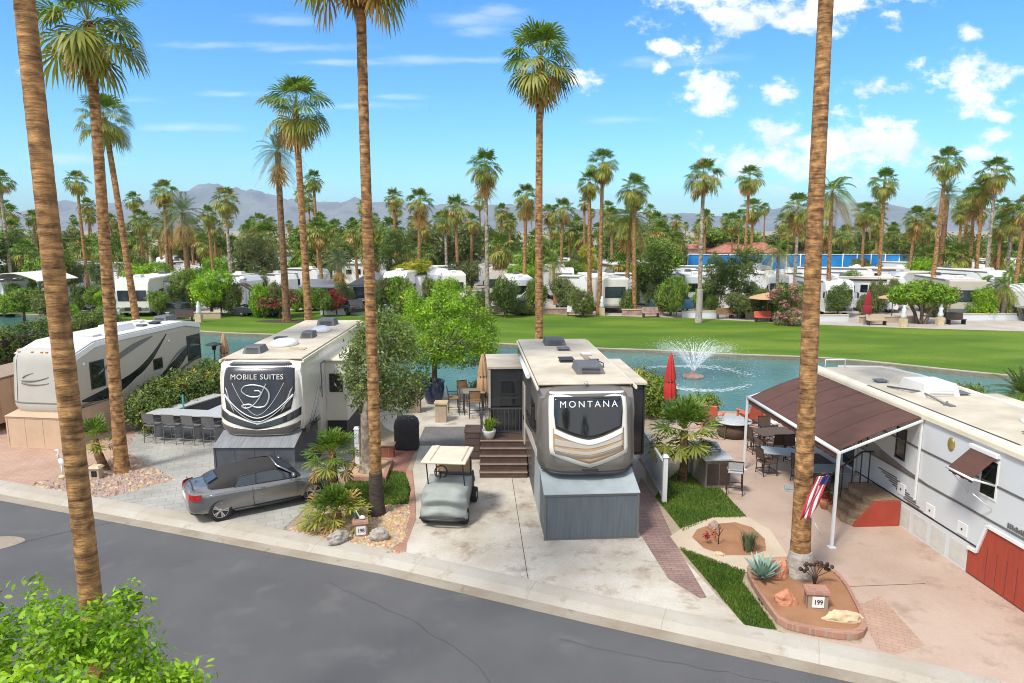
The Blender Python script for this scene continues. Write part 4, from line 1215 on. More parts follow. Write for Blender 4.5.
# clipped bush close to the viewpoint, across the road
cx, cy = -4.05, 5.35
tree("broadleaf_shrub", "big glossy yellow green shrub crowding the near side of the road", "shrub", cx, cy, 4.4,
     [(-.15, 0, 3.95, 1.25, 1.1, .92), (.55, .15, 3.5, .75, .8, .75), (-1.3, .1, 3.7, 1.1, 1.0, 1.0), (-2.3, .2, 3.6, 1.2, 1.1, 1.1), (.1, .0, 2.7, 1.4, 1.2, 1.0), (-1.6, 0, 2.6, 1.6, 1.2, 1.1), (.82, .1, 3.1, .5, .6, .6), (.62, .3, 4.75, .13, .13, .38), (-.10, .3, 4.85, .20, .15, .36), (-1.0, .3, 4.85, .3, .3, .3), (1.0, .3, 4.05, .16, .16, .26), (.25, .3, 4.6, .2, .2, .25)],
     3300, 22, .037, .075, ["ficus_leaf", "fresh_leaf", "lime_leaf", "mid_leaf"], 303, [.24, .60, .08, .08], r0=.16, fork=.35, up=.6, shell=.55, six=True)


def hedge_mesh(pts, wdt, h, num, size, mats, seed, wts=None):
    """clipped hedge along a line: leaves over a box-like body"""
    rg = np.random.default_rng(seed); blobs = []
    for a, b in zip(pts[:-1], pts[1:]):
        a, b = np.array(a), np.array(b); n_ = max(2, int(np.linalg.norm(b - a) / (wdt * .55)))
        for k in range(n_):
            q = a + (b - a) * (k + .5) / n_
            for zz in (.28, .70): blobs.append((q[0], q[1], h * zz, wdt * .56, wdt * .56, h * .34))
    return leaf_mesh("hedge_leaves", blobs, num, 26, size, .14, mats, seed, wts, .4, shell=.75)


t = thing("clipped_hedge", "long dark clipped hedge behind the tan swirl-striped trailer", "hedge", (0, 0, 0))
hp = [(-28.2, 29.0), (-27.8, 35), (-27.4, 41), (-27.2, 46.5)]
part_obj("foliage", hedge_mesh(hp, 1.6, 2.85, 2300, .085, ["dark_leaf", "mid_leaf"], 311, [.7, .3]), t)
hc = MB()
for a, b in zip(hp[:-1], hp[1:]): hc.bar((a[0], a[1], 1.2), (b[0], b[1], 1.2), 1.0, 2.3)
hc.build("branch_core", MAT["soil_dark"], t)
t = thing("clipped_hedge", "short bright topped hedge between the two left palm trunks at the water", "hedge", (0, 0, 0))
hp = [at(76, 318, 44)[:1] + (44.0,), at(106, 318, 44.5)[:1] + (44.5,)]
part_obj("foliage", hedge_mesh(hp, 1.3, 2.3, 320, .09, ["lime_leaf", "mid_leaf"], 312, [.6, .4]), t)
# shrubs round the outdoor bar
SHR = [
    (-15.0, 27.6, .85, 1.6, "round leafy shrub at the outdoor bar's corner stool"), (-14.9, 29.0, 1.0, 1.9, "glossy shrub behind the bar counter's first half"),
    (-14.5, 30.4, 1.0, 2.0, "glossy shrub behind the bar counter's middle"), (-14.0, 32.0, 1.05, 2.1, "shrub behind the grill end of the bar"),
    (-13.3, 33.6, 1.0, 2.0, "taller shrub between the bar and the lake"),
]
for i, (x, y, rr, h, lab) in enumerate(SHR):
    tree("leafy_shrub", lab, "shrub", x, y, h, [(0, 0, h * .55, rr, rr, h * .45), (rr * .4, -.2, h * .45, rr * .7, rr * .7, h * .4), (-rr * .4, .2, h * .6, rr * .6, rr * .6, h * .38)],
         260, 24, .075, .15, ["mid_leaf", "dark_leaf", "olive_leaf", "yellow_leaf"], 320 + i, [.3, .5, .17, .03], r0=.05, fork=.2, group="shrubs around the outdoor bar")
# tropical plants on the lake edge between the two trailers, and by the red umbrella
for i, (x, y, cs, lab) in enumerate([(-11.9, 37.6, .8, "spiky green plant by the lamp at the water's edge"), (-12.9, 37.0, .7, "spiky green plant left of the tan umbrella")]):
    t = thing("spiky_plant", lab, "plant", (x, y, 0)); m, top = trunk_mb(400 + i, .5, .1, .09, (0, 0), 6, 8); m.build("stem", MAT["palm_bark_dark"], t, recalc=False)
    part_obj("crown", feather_crown(410 + i, 34, 1.7, 16, -10, 80, .08, .3, .5).mesh("long_leaves", MATS(FAN)), t, top, cs)
for i, (px, py, Y, h, rr, mats, lab) in enumerate([(652, 402, 29.8, 1.7, .95, ["mid_leaf", "lime_leaf"], "bushy shrub at the foot of the closed red umbrella"), (640, 398, 30.6, 1.9, .9, ["mid_leaf", "yellow_leaf"], "yellowing shrub behind the trailer's dark slide by the lake")]):
    X = at(px, py, Y)[0]
    tree("leafy_shrub", lab, "shrub", X, Y, h, [(0, 0, h * .55, rr, rr, h * .45), (.4, .1, h * .5, rr * .6, rr * .6, h * .4)], 220, 24, .08, .16, mats, 330 + i, [.7, .3], r0=.05, fork=.2)
bx, by = at(1014, 388, 28.5)[0], 28.0
t = thing("spiky_plant", "dark sago plant with stiff fronds at the pond behind the white trailer", "plant", (bx, by, 0)); m, top = trunk_mb(431, 1.5, .16, .15, (0, 0), 10, 8); m.build("stem", MAT["palm_bark_dark"], t, recalc=False)
part_obj("crown", feather_crown(432, 40, 1.5, 20, -15, 80, .05, .28, .4).mesh("long_leaves", MATS(["dark_leaf", "palm_green", "palm_olive"])), t, top, 1.05)

# trees of the park: (px, py of crown centre, distance, crown w, crown h in px, kind, label)
KIND = {
    "dark": (["dark_leaf", "mid_leaf"], [.75, .25]), "mid": (["mid_leaf", "ficus_leaf", "dark_leaf"], [.55, .2, .25]), "lime": (["ficus_leaf", "lime_leaf", "fresh_leaf"], [.4, .3, .3]),
    "olive": (["olive_leaf", "dry_leaf"], [.7, .3]), "pale": (["dry_leaf", "lime_leaf", "olive_leaf"], [.4, .25, .35]), "rust": (["red_bloom", "dark_leaf"], [.7, .3]), "pink": (["dark_leaf", "pink_bloom", "mid_leaf"], [.45, .28, .27]), "brown": (["dry_leaf", "red_bloom", "olive_leaf"], [.4, .2, .4]),
    "gold": (["yellow_leaf", "lime_leaf"], [.5, .5]), "blueg": (["dark_leaf", "olive_leaf"], [.6, .4]),
}
SHAPES = {}


def shape(kind, var, tall):
    key = (kind, var, tall)
    if key not in SHAPES:
        r = random.Random(var * 7 + 3); z_ = max(1, tall); bl = [(0, 0, .5 * z_, .62, .62, .46 * z_)]
        for k in range(7 if tall < 2 else 12):
            a = k * 2.4 + r.uniform(-.4, .4); bl.append((math.cos(a) * .5 * r.uniform(.6, 1.1), math.sin(a) * .5 * r.uniform(.6, 1.1), r.uniform(.25, .8) * z_ if tall < 2 else z_ * (.1 + .75 * ((k * .37) % 1)), r.uniform(.32, .5), r.uniform(.32, .5), r.uniform(.2, .34)))
        mats, wt = KIND[kind]
        SHAPES[key] = leaf_mesh("leaf_crown", bl, 620 if tall < 2 else 900, 16, .046, .07, mats, 500 + var + sum(map(ord, kind)), wt, .45, shell=.6)
    return SHAPES[key]


TREES = [
    (8, 262, 84, 60, 62, "dark", "dark tree filling the left border above the white trailer"), (46, 273, 78, 50, 42, "mid", "green tree behind the arched awning trailer"), (97, 282, 72, 16, 50, "blueg", "narrow dark cypress between the first two left trunks"),
    (147, 279, 76, 46, 26, "lime", "bright rounded tree above the cream motorhome"), (210, 288, 66, 44, 32, "lime", "bright green ball shaped tree at the lawn's far edge"), (180, 288, 70, 30, 40, "mid", "loose olive tree between the motorhome and the ball tree"),
    (264, 268, 78, 44, 64, "olive", "tall airy olive tree behind the ball tree"), (244, 276, 82, 30, 50, "dark", "dark tree at the airy olive tree's left"), (330, 258, 88, 56, 24, "pale", "pale palo verde canopy above the shade roof"),
    (394, 262, 80, 30, 70, "dark", "tall dark evergreen right of the golf cart's ringed trunk"), (412, 268, 77, 38, 14, "gold", "flat golden topped tree under the slender palm"), (430, 250, 104, 60, 40, "olive", "olive tree behind the white fifth wheel at the bright tree's back"), (402, 296, 68, 34, 32, "mid", "dense bushes under the tall dark evergreen"),
    (538, 260, 92, 40, 36, "mid", "tree behind the lone straight trunk"), (470, 244, 110, 60, 34, "olive", "broad olive tree under the palm cluster"), (520, 276, 79, 30, 18, "lime", "small bright tree left of the lone straight trunk"), (572, 268, 80, 24, 14, "mid", "small tree over the dark nosed trailer"),
    (655, 268, 73, 52, 58, "mid", "large leafy tree right of the big windowed trailer"), (671, 296, 66, 36, 32, "mid", "small round tree on the far lawn edge"), (714, 288, 68, 30, 60, "dark", "left of the two big dark trees behind the whitewashed palm"), (740, 284, 66, 44, 70, "dark", "right and taller of the two big dark trees by the garden umbrella"),
    (768, 302, 64, 26, 26, "dark", "dark bush behind the beige garden umbrella"), (787, 302, 60, 36, 40, "pink", "oleander bush with pink bloom at the lawn edge"), (853, 284, 74, 26, 28, "mid", "small green tree right of the white motorhome"),
    (279, 300, 65, 44, 18, "brown", "reddish clipped hedge in front of the long white trailer"), (336, 299, 66, 20, 20, "rust", "dark red bush at the shade roof's right end"), (305, 296, 67, 14, 20, "lime", "small bright plant at the full crowned palm's foot"),
    (104, 300, 62, 18, 18, "lime", "small bright bush beside the thick left trunk"), (22, 300, 60, 40, 22, "mid", "agave and bush thicket by the far water at the left border"), (52, 306, 59, 36, 18, "olive", "grey green bush in front of the arched awning trailer"),
    (590, 262, 88, 20, 30, "gold", "yellow green shrub behind the tight palm pair"), (620, 244, 112, 50, 40, "dark", "dark tree behind the browning palm"), (672, 262, 98, 34, 30, "olive", "olive tree left of the whitewashed palm before the blue screen"), (862, 266, 94, 20, 12, "pale", "pale shrub before the blue screen's middle"), (930, 254, 104, 40, 34, "mid", "green tree behind the blue and white motorhome"), (905, 250, 98, 34, 26, "pale", "pale tree left of the hanging orange skirt palm"),
    (1006, 262, 120, 30, 18, "mid", "green tree at the far end of the side street"), (960, 252, 118, 40, 30, "dark", "dark tree behind the crowded palm clump"), (790, 244, 150, 50, 18, "olive", "olive tree left above the blue screen"), (830, 246, 130, 40, 22, "dark", "dark tree above the blue screen's middle"), (310, 240, 130, 60, 30, "mid", "tree behind the palo verde canopy"), (380, 244, 128, 40, 30, "olive", "olive tree behind the tall dark evergreen"), (200, 248, 118, 60, 28, "dark", "dark tree behind the date palms"), (120, 250, 112, 60, 30, "mid", "tree behind the third left trunk"), (60, 246, 124, 60, 26, "olive", "olive tree far behind the thick left trunk"),
    (505, 246, 122, 40, 26, "dark", "dark tree far behind the shaggy palm"), (570, 246, 126, 50, 26, "mid", "green tree far behind the wide palm"), (660, 240, 140, 50, 22, "pale", "pale tree far behind the leafy mass"), (730, 240, 150, 60, 20, "mid", "green tree beside the red tiled roof"), (880, 244, 134, 50, 22, "dark", "dark tree far over the blue screen's right end"), (1012, 244, 150, 40, 22, "dark", "dark tree behind the right border's palm row"),
]
for i, (px, py, Y, wp, hp_, kd, lab) in enumerate(TREES):
    X, Zc = at(px, py, Y); W = wp / FPX * Y * 1.02; H = hp_ / FPX * Y * 1.05; z0 = max(.05, Zc - H / 2)
    nm = {"pink": "flowering_bush", "brown": "clipped_hedge", "rust": "red_bush"}.get(kd, "leafy_tree" if hp_ > 24 or z0 > 1 else "leafy_bush")
    t = thing(nm, lab, nm.split("_")[1], (X, Y, 0), 0, "trees of the resort park")
    key = ("trunk", i % 3)
    if key not in SHAPES:
        m = MB(); r = random.Random(i)
        m.tube([(0, 0, -.02), (.02, 0, .4), (0, .02, .85), (.03, 0, 1.15)], [.10, .075, .06, .03], 8)
        for a in range(3): m.tube([(0, 0, .75), (math.cos(a * 2.1 + i) * .25, math.sin(a * 2.1 + i) * .25, 1.1), (math.cos(a * 2.1 + i) * .5, math.sin(a * 2.1 + i) * .5, 1.45)], [.045, .03, .012], 6)
        SHAPES[key] = m.mesh("tree_trunk", MAT["tree_bark"])
    part_obj("trunk", SHAPES[key], t, (0, 0, 0), (W * .42, W * .42, (z0 + H * .35)))
    tall = max(1, min(3, round(H / (W * .56) - .3)))
    part_obj("crown", shape(kd, i % 3, tall), t, (0, 0, z0), (W * .56, W * .56, H / tall), rnd.uniform(0, 6))
# multi stemmed ficus with a flat top on the far lawn
X, Z = at(913, 303, 62)
t = thing("ficus_tree", "flat topped ficus with several bare stems on the far lawn edge", "tree", (X, 60.5, 0))
m = MB()
for k in range(6):
    a = k * 1.05; m.tube([(math.cos(a) * .3, math.sin(a) * .3, -.05), (math.cos(a) * .7, math.sin(a) * .6, 1.0), (math.cos(a) * 1.5, math.sin(a) * 1.2, 2.2)], [.15, .12, .06], 8)
m.build("trunk", MAT["tree_bark"], t, recalc=False)
part_obj("crown", leaf_mesh("leaf_crown", [(-1.3, 0, 2.6, 1.5, 1.5, .8), (1.2, 0, 2.6, 1.6, 1.5, .85), (0, .2, 2.85, 1.7, 1.6, .85), (2.1, .2, 2.4, .8, .9, .6), (-2.1, .1, 2.5, .8, .9, .6)], 620, 20, .12, .16, ["lime_leaf", "ficus_leaf", "mid_leaf"], 601, [.35, .4, .25], .5, shell=.6), t)

# the far wood reads as one mass behind the last trailers
rg = random.Random(5)
bl = []
for i in range(330):
    Y = rg.uniform(150, 620); px = rg.uniform(-120, 1150); hh = rg.uniform(3.0, 6.5)
    bl.append(((px - 512) / FPX * Y, Y, hh * .5, rg.uniform(3, 8), rg.uniform(3, 6), hh * .55))
fw = bpy.data.objects.new("far_woodland", leaf_mesh("far_leaves", bl, 2600, 9, .8, 1.1, ["dark_leaf", "mid_leaf", "olive_leaf"], 611, [.25, .4, .35], .4, shell=.6)); COL.objects.link(fw)
tag(fw, "far belt of trees closing the valley floor under the mountains", None, None, "stuff")

# ------------------------------------------------------------------ trailers
def sq(a, b, k=.10, p=6):
    return a * (1 - k * abs(b) ** p), b * (1 - k * abs(a) ** p)


class Cap:
    """moulded nose of a fifth wheel: (a, b) in [-1, 1] -> local point; leans back towards the top, edges roll away"""

    def __init__(s, W, z0, z1, depth=.42, lean=.30, k=.09, bow=.10):
        s.W, s.z0, s.z1, s.depth, s.lean, s.k, s.bow = W, z0, z1, depth, lean, k, bow

    def pt(s, a, b, off=0.0):
        x, zz = sq(a, b, s.k)
        e = max(0, (abs(a) - .55) / .45) ** 2.6; f = max(0, (b - .55) / .45) ** 2.4; h = max(0, (-b - .72) / .28) ** 2
        roll = 1 - (max(0, 1 - min(1, e + f + .6 * h))) ** .55
        y = s.depth * roll + s.lean * (b + 1) / 2 + s.bow * a * a - off
        return Vector((x * s.W / 2, y, s.z0 + (zz + 1) / 2 * (s.z1 - s.z0)))

    def grid(s, mat_fn=None, nx=40, nz=28):
        m = MB(); vs = [s.pt(-1 + 2 * i / nx, -1 + 2 * j / nz) for j in range(nz + 1) for i in range(nx + 1)]
        fs = [(j * (nx + 1) + i, j * (nx + 1) + i + 1, (j + 1) * (nx + 1) + i + 1, (j + 1) * (nx + 1) + i) for j in range(nz) for i in range(nx)]
        m.add(vs, fs, 0, True); return m

    def panel(s, lo, hi, a0, a1, n=28, off=.014, rows=10):
        """panel lying on the nose between two curves b = lo(t), hi(t), t from -1 to 1; a runs a0(b)..a1(b) when callables"""
        m = MB(); vs = []
        for j in range(rows + 1):
            for i in range(n + 1):
                t = -1 + 2 * i / n; b = lo(t) + (hi(t) - lo(t)) * j / rows
                aa = a0(b) + (a1(b) - a0(b)) * i / n
                vs.append(s.pt(aa, b, off))
        fs = [(j * (n + 1) + i, j * (n + 1) + i + 1, (j + 1) * (n + 1) + i + 1, (j + 1) * (n + 1) + i) for j in range(rows) for i in range(n)]
        m.add(vs, fs, 0, True)
        ring = list(range(n + 1)) + [(j + 1) * (n + 1) + n for j in range(rows)] + [rows * (n + 1) + i for i in range(n - 1, -1, -1)] + [j * (n + 1) for j in range(rows - 1, 0, -1)]
        base = [vs[k] + Vector((0, off + .01, 0)) for k in ring]; top = [vs[k] for k in ring]
        L = len(ring); m.add(base + top, [(i, (i + 1) % L, L + (i + 1) % L, L + i) for i in range(L)])
        return m

    def ribbon(s, pts, wdt, off=.02, r=None):
        """raised line over (a, b) points"""
        m = MB(); P3 = [s.pt(a, b, off) for a, b in pts]
        m.tube(P3, r or wdt / 2, 8); return m


def loft_body(W, stations, k=.05, p=8, n=10):
    """closed shell through stations (y, z0, z1, half width)"""
    m = MB(); ring = []
    side = [(-1 + 2 * i / n) for i in range(n)]
    sqr = [(t, -1) for t in side] + [(1, t) for t in side] + [(-t, 1) for t in side] + [(-1, -t) for t in side]
    vs = []; N = len(sqr)
    for (y, z0, z1, hw) in stations:
        for a, b in sqr:
            x, zz = sq(a, b, k, p); vs.append((x * hw, y, z0 + (zz + 1) / 2 * (z1 - z0)))
    fs = []
    for i in range(len(stations) - 1):
        for j in range(N):
            fs.append((i * N + j, i * N + (j + 1) % N, (i + 1) * N + (j + 1) % N, (i + 1) * N + j))
    m.add(vs, fs, 0, False)
    m.add(vs[:N], [tuple(range(N))[::-1]]); m.add(vs[-N:], [tuple(range(N))])
    return m


def roof_unit(parent, x, y, z, name="air_conditioner", mat="grey_unit", sx=.36, sy=.5, h=.30):
    m = MB(); m.frustum(x - sx, x + sx, y - sy, y + sy, z - .02, z + h, .07, .12)
    for k in range(5): m.box(x - sx * .65, x + sx * .65, y - sy * .98 + k * .018 - .02, y - sy * .98 + k * .018, z + .05 + k * .035, z + .065 + k * .035)
    return m.build(name, MAT[mat], parent, .035)


def vent(parent, x, y, z, s=.2, h=.09, mat="white_paint", name="roof_vent"):
    m = MB(); m.frustum(x - s, x + s, y - s, y + s, z - .02, z + h, .03, .03); m.frustum(x - s - .03, x + s + .03, y - s - .03, y + s + .03, z + h, z + h + .025, .02, .02)
    return m.build(name, MAT[mat], parent, .01)


def window_x(parent, side, x, y0, y1, z0, z1, frame="black_metal", glass="glass_dark"):
    """window on a wall facing +-x"""
    s = side; f = MB()
    xo, xi = x + s * .022, x - s * .01
    fr = .045
    for (a, b, c, d) in ((y0, y1, z0, z0 + fr), (y0, y1, z1 - fr, z1), (y0, y0 + fr, z0 + fr, z1 - fr), (y1 - fr, y1, z0 + fr, z1 - fr)): f.box(min(xo, xi), max(xo, xi), a, b, c, d)
    o = f.build("window", MAT[frame], parent, .008)
    p = MB(); xa, xb = x - s * .006, x + s * .008; p.box(min(xa, xb), max(xa, xb), y0 + fr, y1 - fr, z0 + fr, z1 - fr)
    p.build("pane", MAT[glass], o)
    return o


def window_y(parent, y, x0, x1, z0, z1, frame="black_metal", glass="glass_dark", bars=0):
    f = MB(); fr = .045
    for (a, b, c, d) in ((x0, x1, z0, z0 + fr), (x0, x1, z1 - fr, z1), (x0, x0 + fr, z0 + fr, z1 - fr), (x1 - fr, x1, z0 + fr, z1 - fr)): f.box(a, b, y - .022, y + .01, c, d)
    for k in range(bars):
        xx = x0 + (x1 - x0) * (k + 1) / (bars + 1); f.box(xx - .02, xx + .02, y - .02, y + .008, z0 + fr, z1 - fr)
    o = f.build("window", MAT[frame], parent, .008)
    p = MB(); p.box(x0 + fr, x1 - fr, y - .008, y + .006, z0 + fr, z1 - fr); p.build("pane", MAT[glass], o)
    return o


def wheels(parent, W, ys, r=.38, mat="silver"):
    for y in ys:
        for s in (-1, 1):
            x = s * (W / 2 - .16)
            t = MB(); t.lathe([(r * .55, -.12), (r * .93, -.12), (r, -.08), (r, .08), (r * .93, .12), (r * .55, .12)], 20)
            t.xf(Matrix.Translation((x, y, r)) @ Matrix.Rotation(R(90), 4, "Y")); o = t.build("wheel", MAT["rubber"], parent)
            h = MB(); h.lathe([(.05, -.125), (r * .56, -.11), (r * .56, .11), (.05, .125)], 16); h.xf(Matrix.Translation((x, y, r)) @ Matrix.Rotation(R(90), 4, "Y")); h.build("rim", MAT[mat], o)


def stripe_x(parent, name, side, x, lo, hi, mat, off=.006):
    """graphic band on a wall facing +-x: lo, hi are lists of (y, z)"""
    m = MB(); A = [(x, y, z) for y, z in lo]; B = [(x, y, z) for y, z in hi]
    m.slab(A, B, (side * off, 0, 0)); return m.build(name, MAT[mat], parent)


def rect_tube(m, path, r): m.tube(path, r, 8); return m


def skirt_box(parent, W, z_eave, z_top, yf, yb, face_mat, top_mat, side_mat, name="skirt_box", zb=0.0, seams=0):
    m = MB(); m.side_prism([(yf, zb), (yf, z_eave), (yb, z_top), (yb, zb)], -W / 2, W / 2)
    o = m.build(name, MAT[face_mat], parent, .012)
    t = MB(); t.side_prism([(yf - .05, z_eave + .008), (yf - .05, z_eave + .035), (yb, z_top + .035), (yb, z_top + .008)], -W / 2 - .04, W / 2 + .04)
    to = t.build("skirt_lid", MAT[top_mat], o, .008)
    fr = MB()
    for s in (-1, 1):
        fr.box(s * W / 2 - .03, s * W / 2 + .03, yf - .018, yf + .03, zb, z_eave)
        fr.side_prism([(yf - .03, z_eave - .05), (yf - .03, z_eave), (yf + .02, z_eave), (yf + .02, z_eave - .05)], s * W / 2 - .01, s * W / 2 + .01)
    fr.box(-W / 2 + .03, W / 2 - .03, yf - .018, yf - .002, z_eave - .05, z_eave); fr.box(-W / 2 + .03, W / 2 - .03, yf - .018, yf - .002, zb, zb + .04)
    for k in range(seams):
        xx = -W / 2 + W * (k + 1) / (seams + 1); fr.box(xx - .006, xx + .006, yf - .009, yf - .002, zb + .04, z_eave - .05)
    fr.build("skirt_frame", MAT[side_mat], o)
    return o


# ---- trailer with the arched black window (centre)
MX, MY, MAZ = 2.10, 17.80, R(3.6)
t = thing("travel_trailer", "fifth wheel trailer with MONTANA on its black nose window, above a blue grey skirt box", "trailer", (MX, MY, 0), MAZ)
W, H, L = 2.70, 3.97, 8.7
cap = Cap(W, 1.62, H - .02, .40, .50, .08, .12)
cap.grid().build("nose_cap", MAT["bronze_gel"], t, recalc=True)
loft_body(W, [(.40 + .30, 1.70, H - .30, W / 2 - .01), (.85, 1.68, H - .08, W / 2), (1.2, 1.66, H, W / 2), (2.75, 1.66, H, W / 2)], .035).build("nose_body", MAT["taupe_gel"], t)
loft_body(W, [(2.55, .72, H, W / 2), (L, .72, H, W / 2)], .03).build("body", MAT["bronze_gel"], t)
m = MB(); m.prism([(-W / 2 + .03, .88), (W / 2 - .03, .88), (W / 2 - .03, L + .02), (-W / 2 + .03, L + .02)], H - .02, H + .035); m.build("roof", MAT["roof_cream"], t, .02)
for s in (-1, 1):
    m = MB(); m.bar((s * (W / 2 + .012), .62, H - .05), (s * (W / 2 + .012), L, H - .05), .05, .09); m.build("gutter", MAT["roof_trim"], t, .01)
v_lo = lambda t_: -.02 - .20 * (1 - abs(t_)) ** .8
cap.panel(lambda q: -.80 + .30 * abs(q) ** 1.2, lambda q: .90, lambda b: -.80 + .10 * max(0, -b - .35), lambda b: .80 - .10 * max(0, -b - .35), 32, .012).build("shield_band", MAT["cream"], t)
cap.panel(lambda q: -.70 + .27 * abs(q) ** 1.2, lambda q: .10 - .10 * (1 - abs(q)), lambda b: -.72 + .06 * max(0, -b - .3), lambda b: .72 - .06 * max(0, -b - .3), 32, .020).build("tan_panel", MAT["tan_graphic"], t)
for i, (c, wd, mt) in enumerate([(-.31, .12, "beige_gel"), (-.47, .07, "beige_gel"), (-.56, .05, "taupe_gel")]):
    cap.panel(lambda q, c=c, wd=wd: c - wd / 2 + .17 * abs(q) ** 1.5 + .05 * q - wd * .3 * q * q, lambda q, c=c, wd=wd: c + wd / 2 + .17 * abs(q) ** 1.5 + .05 * q - wd * .1 * q * q, lambda b: -.69, lambda b: .69, 32, .026 + .003 * i).build("swoosh", MAT[mt], t)
cap.panel(lambda q: .10 - .26 * (1 - abs(q) ** 1.5), lambda q: .80, lambda b: -.70 + .09 * max(0, .45 - b), lambda b: .70 - .09 * max(0, .45 - b), 36, .032).build("nose_window", MAT["glass_dark"], t)
cap.panel(lambda q: -.02 - .26 * (1 - abs(q) ** 1.5), lambda q: .095 - .26 * (1 - abs(q) ** 1.5), lambda b: -.70, lambda b: .70, 36, .040).build("chrome_band", MAT["white_paint"], t)
q0 = cap.pt(0, .50, .055); q1 = cap.pt(0, .62, .055); tilt = math.atan2(q1.y - q0.y, q1.z - q0.z)
text_mesh("lettering", "MONTANA", .25, MAT["white_paint"], t, Matrix.Translation(cap.pt(0, .64, .045)) @ Matrix.Rotation(-tilt, 4, "X") @ FACE_S, .006, 1.42, 1.0)
# thin black lip under the nose and a small badge
m = MB(); m.tube([cap.pt(-1 + i * .05, -.96, .02) for i in range(41)], .055, 8); m.build("lower_lip", MAT["black_plastic"], t)
m = MB(); m.box(-.22, .22, -.06, -.02, 1.80, 1.86); m.build("badge", MAT["dark_gel"], t, .01)
m = MB(); c0 = cap.pt(0, .95, .02); m.lathe([(.045, 0), (.06, .02), (.04, .07)], 12, (0, .80, H + .02)); m.build("marker_lamp", MAT["chrome"], t)
# side graphics and door of the left wall
stripe_x(t, "side_stripe", -1, -W / 2, [(.9, 1.9), (2.6, 1.75), (5, 1.6)], [(.9, 2.1), (2.6, 2.1), (5, 1.75)], "cream")
stripe_x(t, "side_stripe", -1, -W / 2, [(1.1, 2.5), (3.0, 2.2), (5.4, 2.2)], [(1.1, 2.9), (3.0, 2.55), (5.4, 2.3)], "dark_gel")
window_x(t, -1, -W / 2, 1.5, 2.5, 2.55, 3.3)
m = MB(); m.box(-W / 2 - .03, -W / 2 + .01, 5.0, 5.75, .95, 3.0); d = m.build("door", MAT["beige_gel"], t, .015)
m = MB(); m.box(-W / 2 - .05, -W / 2 - .03, 5.1, 5.2, 1.8, 1.95); m.build("handle", MAT["black_metal"], d)
m = MB(); m.tube([(-W / 2 - .08, 2.9, H - .18), (-W / 2 - .08, 5.9, H - .18)], .075, 12); m.build("awning_roll", MAT["white_paint"], t)
# roof equipment
roof_unit(t, .35, 2.6, H + .03, mat="grey_unit", sx=.42, sy=.58, h=.26); roof_unit(t, -.05, 7.6, H + .03, sx=.40, sy=.5, h=.22)
vent(t, -.1, 4.1, H + .03, .22, .10, "black_plastic"); vent(t, .1, 6.2, H + .03, .2, .08, "grey_unit"); vent(t, .75, 5.2, H + .03, .13, .05)
m = MB(); m.box(.55, .75, 4.4, 5.3, H + .03, H + .075); m.build("roof_hatch", MAT["tread_tan"], t, .01)
m = MB(); m.tube([(.9, 3.0, H + .03), (.9, 3.0, H + .18), (.72, 3.5, H + .2)], .018, 6); m.box(.55, .85, 3.45, 3.6, H + .18, H + .21); m.build("roof_antenna", MAT["black_plastic"], t)
# slide rooms
m = MB(); m.box(W / 2 - .02, W / 2 + .90, 3.2, 7.0, 1.15, H - .55); s_ = m.build("slide_room", MAT["dark_gel"], t, .03)
m = MB(); m.box(W / 2 - .05, W / 2 + .98, 3.1, 7.1, H - .555, H - .46); m.build("slide_roof", MAT["roof_cream"], s_, .015)
m = MB(); m.bar((W / 2 + .91, 3.17, 1.15), (W / 2 + .91, 3.17, H - .56), .05); m.bar((W / 2 + .03, 3.17, 1.15), (W / 2 + .03, 3.17, H - .56), .05); m.bar((W / 2 + .05, 3.17, 1.17), (W / 2 + .89, 3.17, 1.17), .05); m.build("slide_trim", MAT["black_plastic"], s_)
window_y(s_, 3.195, W / 2 + .2, W / 2 + .55, 1.95, 2.85, "black_plastic")
m = MB(); m.box(-W / 2 - 1.18, -W / 2 + .02, 6.25, 8.6, .95, H - .62); s_ = m.build("slide_room", MAT["dark_gel"], t, .03)
m = MB(); m.box(-W / 2 - 1.24, -W / 2 + .02, 6.17, 8.68, H - .62, H - .52); m.build("slide_roof", MAT["roof_cream"], s_, .015)
m = MB(); m.bar((-W / 2 - 1.16, 6.22, .95), (-W / 2 - 1.16, 6.22, H - .64), .07); m.bar((-W / 2 - 1.10, 6.22, .98), (-W / 2 - .02, 6.22, .98), .05); m.build("slide_trim", MAT["beige_gel"], s_)
window_y(s_, 6.245, -W / 2 - .78, -W / 2 - .16, 2.42, 2.95, "black_plastic"); window_y(s_, 6.245, -W / 2 - .78, -W / 2 - .16, 2.0, 2.30, "black_plastic")
# skirt: blue grey vinyl box under the nose
skirt_box(t, 2.50, 1.28, 1.72, -.38, 1.0, "grey_skirt", "pale_grey_vinyl", "frame_grey", seams=0)  # lid much paler than the front: sunlight from above painted into its colour
m = MB(); m.box(-W / 2 + .10, W / 2 - .10, 1.02, 2.6, 0, 1.66); m.build("side_skirt", MAT["pale_grey_vinyl"], t)
m = MB(); m.box(-W / 2 + .10, W / 2 - .10, 2.6, L - .05, 0, .75); m.build("side_skirt", MAT["slate_skirt"], t)
wheels(t, W - .05, (5.6, 6.5))

